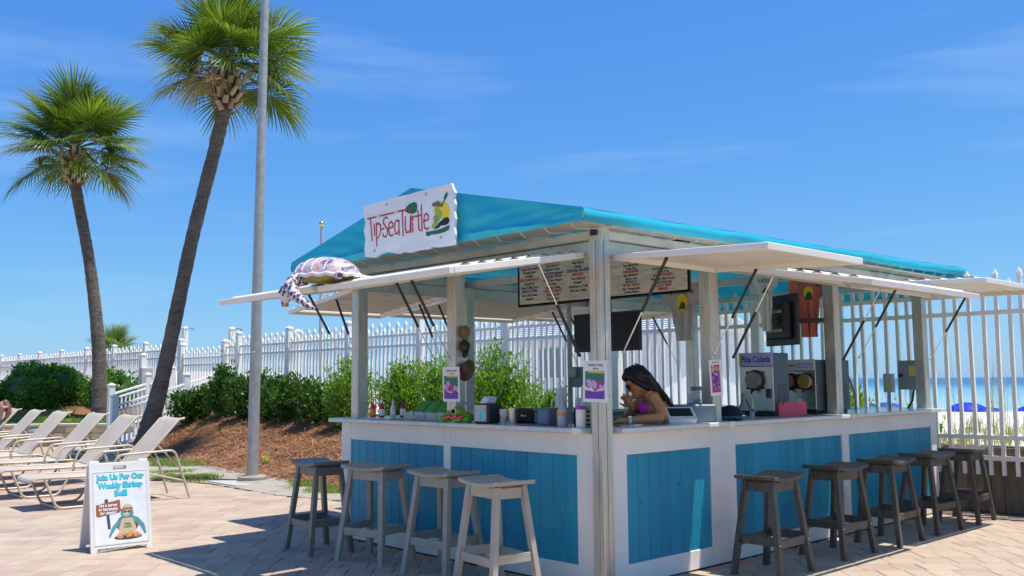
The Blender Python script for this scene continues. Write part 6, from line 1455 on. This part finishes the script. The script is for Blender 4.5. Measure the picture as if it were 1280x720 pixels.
bottle('orange sauce bottle with a pale cap at the end of the short counter', 0.04, 2.76, 0.155, 0.027, (0.55, 0.05, 0.01), (0.7, 0.7, 0.7), 'a'); bottle('red sauce bottle with a large white label and white neck', 0.08, 2.68, 0.150, 0.026, (0.40, 0.03, 0.02), (0.75, 0.72, 0.72), 'b'); bottle('grey white squeeze bottle with a dark ring among the sauces', 0.13, 2.58, 0.150, 0.024, (0.55, 0.57, 0.62), (0.55, 0.56, 0.60), 'c'); bottle('brown sauce bottle with a black cap next to the white mug', 0.18, 2.50, 0.160, 0.025, (0.20, 0.03, 0.015), (0.02, 0.02, 0.02), 'd')
mb = MB(); mb.box(-0.13, 0.13, -0.24, 0.20, 0, 0.010, 0.004); tag(mb.build('serving_tray', M_['top']), 'flat pale tray under the sauce bottles', 'tray').location = (0.11, 2.66, ZC + 0.001)
t = solo('mug', 'small white mug beside the brown sauce bottle', 'mug', (0.22, 2.40, ZC)); mb = MB(); mb.lathe([(0.026, 0), (0.03, 0.005), (0.032, 0.07), (0.029, 0.07), (0.027, 0.01)], (0, 0, 0), 16); mb.build('cup', M_['plastic_white'], t, 40); mb = MB(); mb.tube([(-0.01, -0.03, 0.055), (-0.014, -0.055, 0.05), (-0.014, -0.055, 0.022), (-0.01, -0.03, 0.015)], 0.005, 6); mb.build('handle', M_['plastic_white'], t, 40)
t = solo('condiment_caddy', 'clear condiment caddy with bright green lids on the short counter', 'caddy', (0.16, 2.05, ZC)); cg = glass_mat('clear_acrylic', (0.8, 0.85, 0.9), 0.05, 0.35)
for i in range(4): mb = MB(); y0 = -0.30 + i * 0.155; mb.box(-0.08, 0.08, y0, y0 + 0.145, 0.0, 0.07, 0.006); mb.build('bin', cg, t); mb = MB(); mb.box(-0.07, 0.07, y0 + 0.01, y0 + 0.135, 0.008, 0.045, 0.01); mb.build('filling', plain('filling%d' % i, ((0.25, 0.06, 0.04), (0.35, 0.25, 0.08), (0.22, 0.04, 0.03), (0.3, 0.3, 0.1))[i], 0.5), t)
gl_ = plain('green_lid', (0.02, 0.30, 0.05), 0.4)
for i in range(4): mb = MB(); y0 = -0.30 + i * 0.155; mb.obox((0.07, y0 + 0.072, 0.105), (Vector((0.75, 0, 0.66)), Vector((0, 1, 0)), Vector((-0.66, 0, 0.75))), (0.075, 0.07, 0.012), 0.008); mb.build('lid', gl_, t)
# plush
t = solo('plush_toy', 'lime green plush turtle with a red spotted bow on the counter edge', 'plush toy', (-0.005, 1.52, ZC), R(200)); M_['plush'] = mat('green_plush', (0.22, 0.36, 0.03), 0.95, 0.2, 30, 0.5, 200); M_['plush2'] = mat('bright_green_plush', (0.08, 0.42, 0.02), 0.95, 0.2, 30)
b_ = MB(); b_.ell((0, 0, 0.065), (0.062, 0.07, 0.062)); b_.ell((0.0, -0.08, 0.05), (0.05, 0.05, 0.045)); b_.ell((-0.02, 0.08, 0.045), (0.05, 0.045, 0.04)); b_.ell((0.045, 0.03, 0.025), (0.045, 0.05, 0.022)); fused(b_, 'body', M_['plush'], t, 0.008, 3)
mb = MB(); mb.ell((0.03, -0.11, 0.03), (0.05, 0.035, 0.028)); mb.ell((0.03, 0.11, 0.028), (0.05, 0.04, 0.026)); mb.build('foot', M_['plush2'], t, 60)
mb = MB(); mb.ell((0.052, -0.005, 0.09), (0.016, 0.026, 0.026)); mb.build('eye_white', M_['offwhite'], t, 60); mb = MB(); mb.ell((0.062, -0.005, 0.09), (0.012, 0.019, 0.019)); mb.build('eye', M_['screen'], t, 60)
mb = MB(); mb.ell((0.062, 0.045, 0.045), (0.014, 0.045, 0.022)); mb.ell((0.062, -0.045, 0.045), (0.014, 0.045, 0.020)); bow = mb.build('bow', plain('bow_red', (0.6, 0.02, 0.02), 0.8), t, 60); mb = MB()
for k in range(9): mb.ell((0.075, -0.075 + 0.019 * k, 0.045 + 0.008 * (k % 3 - 1)), (0.004, 0.005, 0.005), None, 7, 5)
mb.build('spots', M_['offwhite'], bow)
# napkin dispenser
t = solo('napkin_dispenser', 'dark navy napkin dispenser with a picture label on the short counter', 'dispenser', (0.045, 1.23, ZC), R(8)); M_['navy'] = plain('navy_plastic', (0.02, 0.03, 0.055), 0.4); mb = MB(); mb.box(-0.075, 0.085, -0.075, 0.075, 0, 0.155, 0.014); mb.build('case', M_['navy'], t)
fN = Flat((-0.0755, 0.06, 0.018), (0, -1, 0), (0, 0, 1)); prt('face_plate', mat('beige_plate', (0.5, 0.45, 0.36), 0.5), t, lambda mb: slab(fN, mb, [(0, 0), (0.12, 0), (0.12, 0.125), (0, 0.125)], 0.003)); prt('label', ink('label_sky', (0.35, 0.50, 0.62)), t, lambda mb: fN.rect(mb, 0.012, 0.012, 0.108, 0.088, 0.001)); prt('label_turtle', CY, t, lambda mb: fN.poly(mb, [(0.05, 0.02), (0.075, 0.02), (0.08, 0.06), (0.07, 0.08), (0.055, 0.06)], 0.002))
mb = MB(); mb.add([(-0.05, -0.03, 0.156), (0.06, -0.035, 0.156), (0.07, -0.05, 0.20), (-0.01, -0.045, 0.185), (0.05, 0.04, 0.156), (-0.04, 0.04, 0.156), (0.0, 0.02, 0.21)], [(0, 1, 2, 3), (0, 3, 6, 5), (1, 4, 6, 2)]); mb.build('napkin', M_['paper'], t)
# cups, glass
def cup(t, nm, x, y, z, r0, r1, h, m): mb = MB(); mb.lathe([(r0, 0), (r1, h), (r1 * 0.93, h), (r0 * 0.9, 0.006)], (x, y, z), 18); return mb.build(nm, m, t, 40)
M_['clear'] = glass_mat('clear_plastic', (0.85, 0.88, 0.9), 0.05, 0.30); M_['cupm'] = mat('frosted_cup', (0.42, 0.46, 0.50), 0.35, 0.06, 20)
t = solo('drinking_glass', 'clear glass of red drink next to the napkin dispenser', 'glass', (0.10, 1.09, ZC)); cup(t, 'glass', 0, 0, 0, 0.03, 0.038, 0.11, M_['clear']); mb = MB(); mb.lathe([(0.026, 0.006), (0.03, 0.055)], (0, 0, 0), 14); mb.build('drink', plain('red_drink', (0.45, 0.02, 0.01), 0.2), t, 40)
t = solo('metal_tumbler', 'tapered steel tumbler next to the glass of red drink', 'tumbler', (0.10, 0.99, ZC)); cup(t, 'cup', 0, 0, 0, 0.03, 0.042, 0.12, M_['steel'])
t = solo('brown_box', 'dark brown box with a small white mark on the short counter', 'box', (0.27, 1.02, ZC), R(10)); mb = MB(); mb.box(-0.07, 0.07, -0.10, 0.10, 0, 0.115, 0.02); mb.build('body', mat('dark_brown', (0.035, 0.02, 0.014), 0.5), t); fB = Flat((-0.0705, 0.01, 0.05), (0, -1, 0), (0, 0, 1)); prt('mark', WHP, t, lambda mb: (fB.ell(mb, 0.02, 0.01, 0.012, 0.007), fB.ell(mb, 0.05, 0.008, 0.010, 0.006)))
t = solo('storage_bin', 'grey blue ridged storage bin beside the dark brown box', 'bin', (0.28, 0.78, ZC)); mb = MB(); mb.box(-0.07, 0.07, -0.13, 0.10, 0, 0.10, 0.01); mb.build('tub', mat('slate_blue', (0.10, 0.15, 0.20), 0.5), t); mb = MB(); mb.box(-0.076, 0.076, -0.136, 0.106, 0.101, 0.115, 0.004); mb.build('rim', mat('slate_blue_rim', (0.14, 0.20, 0.25), 0.5), t)
t = solo('straw_box', 'blue grey translucent box with a straw sticking out', 'box', (0.14, 0.66, ZC)); mb = MB(); mb.box(-0.055, 0.055, -0.06, 0.06, 0, 0.125, 0.012); mb.build('tub', mat('dusty_blue', (0.10, 0.15, 0.25), 0.35), t); mb = MB(); mb.tube([(0.02, -0.02, 0.126), (0.02, -0.03, 0.19)], 0.005, 6); mb.build('straw', M_['plastic_white'], t)
def cupstack(label, x, y, h, r, hold):
    t = solo('cup_stack', label, 'cup stack', (x, y, ZC), 0, 'stacks of cups'); n = int((h - 0.11) / 0.014); mb = MB(); prof = [(r, 0.0)]
    for i in range(n): prof += [(r, 0.012 * i + 0.004), (r * 0.965, 0.012 * i + 0.006), (r * 0.965, 0.012 * i + 0.012)]
    prof += [(r * 0.97, 0.012 * n), (r * 0.70, h)]; mb.lathe(prof, (0, 0, 0), 18); mb.build('cups', M_['cupm'], t, 30)
    if hold: mb = MB(); mb.lathe([(r * 1.05, 0.0), (r * 1.12, 0.0), (r * 1.12, 0.13), (r * 1.05, 0.13)], (0, 0, 0), 16); mb.build('holder', M_['black'], t, 40)
cupstack('tall stack of frosted cups standing beside the straw box', 0.12, 0.50, 0.275, 0.046, True); cupstack('tall stack of frosted cups closest to the corner post', 0.12, 0.25, 0.29, 0.048, True); cupstack('short stack of frosted cups between the two tall stacks', 0.16, 0.36, 0.20, 0.036, True)
t = solo('sanitizer_bottle', 'grey squeeze bottle with an orange label among the cup stacks', 'bottle', (0.05, 0.42, ZC)); mb = MB(); mb.lathe([(0.036, 0), (0.038, 0.01), (0.038, 0.11), (0.02, 0.15), (0.008, 0.165), (0.006, 0.19)], (0, 0, 0), 16); mb.build('body', M_['cupm'], t, 40); mb = MB(); mb.lathe([(0.0385, 0.075), (0.0388, 0.076), (0.0388, 0.10), (0.0385, 0.101)], (0, 0, 0), 16); mb.build('label', ORP, t)
t = solo('wipes_canister', 'white canister with a purple lid beside the corner post', 'canister', (-0.015, 0.185, ZC)); mb = MB(); mb.lathe([(0.031, 0), (0.033, 0.005), (0.033, 0.125)], (0, 0, 0), 18); mb.build('can', M_['plastic_white'], t, 40); mb = MB(); mb.lathe([(0.035, 0.1255), (0.036, 0.13), (0.034, 0.15), (0.01, 0.152)], (0, 0, 0), 18); mb.build('lid', plain('purple_lid', (0.28, 0.05, 0.42), 0.4), t, 40)
t = solo('utensil_caddy', 'pale slotted utensil caddy with a lime rim beside the purple lidded canister', 'caddy', (0.07, 0.165, ZC)); mb = MB(); mb.box(-0.03, 0.03, -0.03, 0.03, 0, 0.13, 0.004); mb.build('tub', mat('sand_plastic', (0.45, 0.44, 0.38), 0.5), t); mb = MB(); mb.box(-0.033, 0.033, -0.033, 0.033, 0.131, 0.145, 0.003); mb.build('rim', plain('lime', (0.35, 0.55, 0.04), 0.5), t)
for k in range(4): mb = MB(); mb.box(-0.0325, -0.0305, -0.02, 0.012, 0.012 + 0.03 * k, 0.03 + 0.03 * k); mb.build('slot', M_['black'], t)
# card terminal and its neighbours
t = solo('card_terminal', 'white wedge shaped card terminal with a dark screen on the long counter', 'card terminal', (0.93, 0.045, ZC), R(-40))
mb = MB(); w_, d_ = 0.095, 0.075; mb.convex([(-w_, -d_, 0), (w_, -d_, 0), (w_, d_, 0), (-w_, d_, 0), (-w_ * 1.15, -d_ * 1.1, 0.035), (w_ * 1.15, -d_ * 1.1, 0.035), (w_ * 1.15, d_ * 1.1, 0.115), (-w_ * 1.15, d_ * 1.1, 0.115)], [(0, 1, 2, 3), (4, 5, 6, 7), (0, 1, 5, 4), (1, 2, 6, 5), (2, 3, 7, 6), (3, 0, 4, 7)]); mb.build('stand', M_['plastic_white'], t)
yv = Vector((0, 2.2 * d_, 0.08)).normalized(); fT = Flat((-w_ * 1.0, -d_ * 0.92, 0.043), (1, 0, 0), yv); prt('screen', M_['screen'], t, lambda mb: fT.rect(mb, 0.008, 0.022, 2 * w_ - 0.008, 0.150, 0.003)); prt('bezel', M_['paper'], t, lambda mb: fT.rect(mb, -0.008, -0.004, 2 * w_ + 0.008, 0.168, 0.0015))
t = solo('cash_register', 'slate blue register case standing behind the card terminal', 'register', (1.16, 0.10, ZC), R(-42)); mb = MB(); mb.box(-0.17, 0.17, -0.05, 0.05, 0, 0.135, 0.01); mb.build('case', mat('slate_case', (0.13, 0.19, 0.24), 0.5), t); mb = MB(); mb.obox((-0.10, -0.065, 0.055), (Vector((1, 0, 0)), Vector((0, 0.35, 0.94)), Vector((0, -0.94, 0.35))), (0.05, 0.055, 0.006), 0.003); mb.build('flap_cover', M_['cupm'], t)
t = solo('tip_jar', 'large clear plastic jar with a bright label and grey lid', 'jar', (1.545, 0.335, ZC)); mb = MB(); mb.lathe([(0.07, 0), (0.082, 0.012), (0.085, 0.10), (0.085, 0.15), (0.075, 0.195), (0.045, 0.22), (0.045, 0.235)], (0, 0, 0), 24); mb.build('jar', glass_mat('jar_plastic', (0.75, 0.78, 0.8), 0.06, 0.38), t, 40); mb = MB(); mb.lathe([(0.05, 0.2355), (0.052, 0.24), (0.052, 0.262), (0.045, 0.268)], (0, 0, 0), 20); mb.build('lid', M_['grey_box'], t, 40)
for k, (z0, z1, c_) in enumerate(((0.06, 0.135, (0.05, 0.40, 0.42)), (0.02, 0.058, (0.65, 0.50, 0.20)))): mb = MB(); mb.lathe([(0.0865, z0), (0.087, z0 + 0.001), (0.087, z1 - 0.001), (0.0865, z1)], (0, 0, 0), 24); mb.build('label', plain('jar_label%d' % k, c_, 0.5), t, 40)
mb = MB()
q = random.Random(3)
for k in range(16): mb.obox((q.uniform(-0.04, 0.04), q.uniform(-0.04, 0.04), 0.02 + q.uniform(0, 0.14)), [Vector(v_) for v_ in Matrix.Rotation(q.uniform(0, 3), 3, Vector((q.random(), q.random(), q.random() + 0.1)).normalized()).col], (0.03, 0.018, 0.002))
mb.build('notes', mat('bank_note', (0.25, 0.28, 0.20), 0.8), t)
t = solo('ball_cap', 'dark navy baseball cap with a teal band on the long counter', 'cap', (1.66, 0.10, ZC), R(-130)); mb = MB(); mb.lathe([(0.092, 0), (0.094, 0.035), (0.085, 0.075), (0.055, 0.105), (0.004, 0.118)], (0, 0, 0), 20); mb.build('crown', plain('navy_cloth', (0.008, 0.010, 0.03), 0.9), t, 50); mb = MB(); mb.lathe([(0.0945, 0.002), (0.0955, 0.004), (0.0955, 0.030), (0.0945, 0.032)], (0, 0, 0), 20); mb.build('band', plain('teal_band', (0.02, 0.14, 0.17), 0.8), t, 50); mb = MB(); mb.add([(0.05, -0.08, 0.01), (0.13, -0.06, 0.004), (0.17, 0, 0.002), (0.13, 0.06, 0.004), (0.05, 0.08, 0.01), (0.06, 0, 0.03)], [(0, 1, 2, 5), (5, 2, 3, 4)]); mb.build('peak', plain('navy_cloth_peak', (0.008, 0.010, 0.03), 0.9), t)
t = solo('tape_dispenser', 'grey hand tool with a curved handle standing on the long counter', 'tool', (1.96, 0.16, ZC), R(-45)); mb = MB(); mb.tube([(-0.05, 0, 0.006), (-0.06, 0, 0.06), (-0.02, 0, 0.11), (0.0, 0, 0.21)], [0.012, 0.014, 0.018, 0.02], 10); mb.tube([(0.0, 0, 0.2), (0.05, 0, 0.08), (0.09, 0, 0.05)], [0.014, 0.012, 0.01], 8); mb.build('handle', mat('slate_plastic', (0.16, 0.19, 0.21), 0.5), t, 50); mb = MB(); mb.lathe([(0.06, 0), (0.06, 0.012), (0.05, 0.016)], (0, 0, 0), 18); mb.build('base', M_['grey_box'], t, 40)
t = solo('squeeze_bottle', 'slim pale squeeze bottle with a green tip in front of the pina colada machine', 'bottle', (2.10, 0.18, ZC)); mb = MB(); mb.lathe([(0.018, 0), (0.019, 0.004), (0.017, 0.11), (0.009, 0.13)], (0, 0, 0), 14); mb.build('body', M_['cupm'], t, 40); mb = MB(); mb.lathe([(0.013, 0.131), (0.014, 0.135), (0.011, 0.16), (0.004, 0.166)], (0, 0, 0), 12); mb.build('tip', plain('tip_green', (0.25, 0.6, 0.05), 0.4), t, 40)
t = solo('cutting_board', 'pink plastic cutting board standing on edge on the long counter', 'cutting board', (2.62, 0.10, ZC), R(-20)); fC = Flat((-0.15, 0, 0), (1, 0, 0), (0, 0.08, 1)); prt('board', mat('pink_plastic', (0.62, 0.07, 0.12), 0.45, 0.06, 8), t, lambda mb: slab(fC, mb, [(0.0, 0), (0.30, 0), (0.30, 0.118), (0.29, 0.125), (0.065, 0.120), (0.058, 0.108), (0.03, 0.085), (0.022, 0.088), (0.045, 0.118), (0.02, 0.122), (0.004, 0.10)], 0.014))
# frozen drink machines
def machine(name, label, x0, x1, y0, y1, h, spec):
    t = solo(name, label, 'drink machine', (x0, y0, ZC - 0.002)); D, W_ = x1 - x0, y1 - y0
    mb = MB(); mb.box(0.012, D, 0, W_, 0.03, h, 0.006); mb.build('cabinet', M_['steel_side'], t); mb = MB(); mb.box(0, 0.0115, 0.002, W_ - 0.002, 0.045, h - spec['head'] - 0.004, 0.003); mb.build('front_plate', M_['steel'], t); mb = MB(); mb.box(0.03, D - 0.02, 0.02, W_ - 0.02, 0.001, 0.0295, 0.004); mb.build('feet', M_['black'], t)
    f = Flat((-0.0005, W_, 0), (0, -1, 0), (0, 0, 1)); mb = MB(); mb.box(-0.004, 0.0115, 0.004, W_ - 0.004, h - spec['head'], h + 0.004, 0.003); mb.build('header_panel', spec['hm'], t)
    for (cy, cz, r, m) in spec['doors']:
        mb = MB(); Mx = Matrix.Rotation(R(-90), 3, 'Y'); mb.lathe([(r, 0.0), (r, 0.05), (r * 0.9, 0.06)], (-0.001, W_ - cy, cz), 24, Mx); mb.build('dispenser_door', m, t, 40)
        pts = [(-0.012, W_ - cy + r * 1.07 * math.cos(a), cz + r * 1.07 * math.sin(a)) for a in [2 * math.pi * k / 24 for k in range(25)]]; mb = MB(); mb.tube(pts, 0.009, 7); mb.build('door_ring', M_['black'], t, 50)
        for k in range(4): a = R(45 + 90 * k); mb = MB(); mb.tube([(0.0, W_ - cy + r * 1.2 * math.cos(a), cz + r * 1.2 * math.sin(a)), (-0.03, W_ - cy + r * 1.2 * math.cos(a), cz + r * 1.2 * math.sin(a))], 0.013, 8); mb.build('door_knob', M_['black'], t)
        mb = MB(); mb.tube([(-0.03, W_ - cy, cz - r * 0.8), (-0.055, W_ - cy, cz - r * 1.25)], 0.012, 8); mb.beam((-0.06, W_ - cy, cz - r * 0.9), (-0.075, W_ - cy, cz - r * 1.5), 0.014, 0.01); mb.build('spigot', M_['black'], t)
    for k in range(14): mb = MB(); z = 0.06 + 0.016 * k; mb.box(0.07, D - 0.04, -0.0035, 0.0, z, z + 0.007); mb.build('vent_slat', M_['black'], t)
    mb = MB(); mb.box(-0.10, -0.001, 0.06, W_ - 0.06, 0.05, 0.062, 0.003); mb.build('drip_tray', M_['steel'], t)
    return t, f
m1, f1 = machine('drink_machine', 'steel frozen drink machine with a purple Pina Colada header', 2.48, 2.74, 0.20, 0.545, 0.555, dict(head=0.115, hm=ink('lilac_panel', (0.36, 0.38, 0.66)), doors=[(0.165, 0.315, 0.078, plain('door_haze', (0.16, 0.16, 0.12), 0.15))]))
prt('header_lettering', ink('violet_ink', (0.09, 0.03, 0.30)), m1, lambda mb: f1.text(mb, 'Pina Colada', 0.175, 0.475, 0.078, 0.0055, 0.78, 0.002)); mb = MB(); mb.box(-0.0055, -0.0042, 0.30, 0.339, 0.445, 0.555); mb.build('header_picture', ink('header_yellow_green', (0.35, 0.40, 0.05)), m1)
mb = MB(); mb.box(-0.02, 0.0, 0.03, 0.07, 0.16, 0.24, 0.004); mb.build('switch_box', M_['black'], m1)
m2, f2_ = machine('drink_machine', 'steel twin frozen drink machine with red and amber dispensers', 3.14, 3.78, 0.165, 0.52, 0.50, dict(head=0.10, hm=ink('grey_header', (0.50, 0.50, 0.50)), doors=[(0.10, 0.30, 0.068, plain('cherry_mix', (0.12, 0.008, 0.015), 0.15)), (0.262, 0.30, 0.068, plain('amber_mix', (0.28, 0.18, 0.06), 0.15))]))
prt('header_label', ink('label_blue', (0.02, 0.12, 0.50)), m2, lambda mb: f2_.rect(mb, 0.17, 0.43, 0.33, 0.465, 0.005)); prt('header_lettering', ink('maroon_ink', (0.28, 0.10, 0.12)), m2, lambda mb: f2_.text(mb, 'STRAWBERRY', 0.085, 0.437, 0.028, 0.005, 0.8, 0.0006)); prt('header_label_lettering', M_['paper'], m2, lambda mb: f2_.text(mb, 'RUMRUNNER', 0.25, 0.437, 0.030, 0.0062, 0.8, 0.0006)); prt('badge', M_['paper'], m2, lambda mb: f2_.ell(mb, 0.19, 0.12, 0.03, 0.02, 0.001))
mb = MB(); mb.tube([(3.8, 0.30, 1.5), (3.95, 0.26, 1.42), (4.02, 0.24, 1.25), (4.03, 0.24, 1.09)], 0.010, 8); h_ = tag(mb.build('drain_hose', M_['grey_box'], None, 50), 'grey hose curving down behind the twin drink machine', 'hose')
# boxes and conduits
t = solo('switch_box', 'grey electrical disconnect box with a yellow sticker on the end post', 'electrical box', (5.165, 0.16, 1.28)); mb = MB(); mb.box(-0.05, 0.04, -0.055, 0.14, 0.0, 0.31, 0.006); mb.build('case', M_['grey_box'], t); mb = MB(); mb.box(-0.0515, -0.0503, -0.045, 0.02, 0.14, 0.25); mb.build('sticker', plain('sticker_yellow', (0.55, 0.5, 0.08), 0.5), t); mb = MB(); mb.tube([(-0.07, 0.11, 0.15), (-0.05, 0.11, 0.15)], 0.02, 10); mb.build('lever', M_['black'], t); mb = MB(); mb.tube([(0.0, 0.0, 0.0), (0.0, 0.02, -0.12), (-0.05, 0.05, -0.195)], 0.012, 8); mb.build('conduit', M_['black'], t, 50)
t = solo('outlet_box', 'small grey outlet box with a yellow sticker on a stand pipe', 'electrical box', (5.15, 0.42, ZC)); mb = MB(); mb.box(-0.035, 0.035, -0.05, 0.05, 0.17, 0.37, 0.006); mb.build('case', mat('light_grey_box', (0.42, 0.44, 0.46), 0.5), t); mb = MB(); mb.box(-0.0365, -0.0353, -0.03, 0.02, 0.21, 0.28); mb.build('sticker', M_['sticker'] if 'sticker' in M_ else plain('sticker_yellow2', (0.55, 0.5, 0.08), 0.5), t); mb = MB(); mb.tube([(0, 0, 0), (0, 0, 0.169)], 0.015, 8); mb.build('pipe', M_['galv'], t, 50)
t = solo('breaker_box', 'dark grey breaker box on a steel pole inside the kiosk', 'electrical box', (2.0, 2.02, 0)); mb = MB(); mb.tube([(0.03, 0.20, 0), (0.03, 0.20, 2.35)], 0.024, 10); mb.build('pole', M_['galv'], t, 50); mb = MB(); mb.box(-0.04, 0.06, -0.18, 0.12, 1.34, 1.54, 0.006); mb.build('case', M_['grey_box'], t); mb = MB(); mb.box(-0.075, -0.041, 0.03, 0.12, 1.44, 1.53, 0.004); mb.build('cover', mat('beige_cover', (0.45, 0.42, 0.36), 0.5), t); mb = MB(); mb.beam((0.03, 0.19, 1.45), (0.03, 0.10, 1.45), 0.03, 0.03); mb.build('bracket', M_['galv'], t)
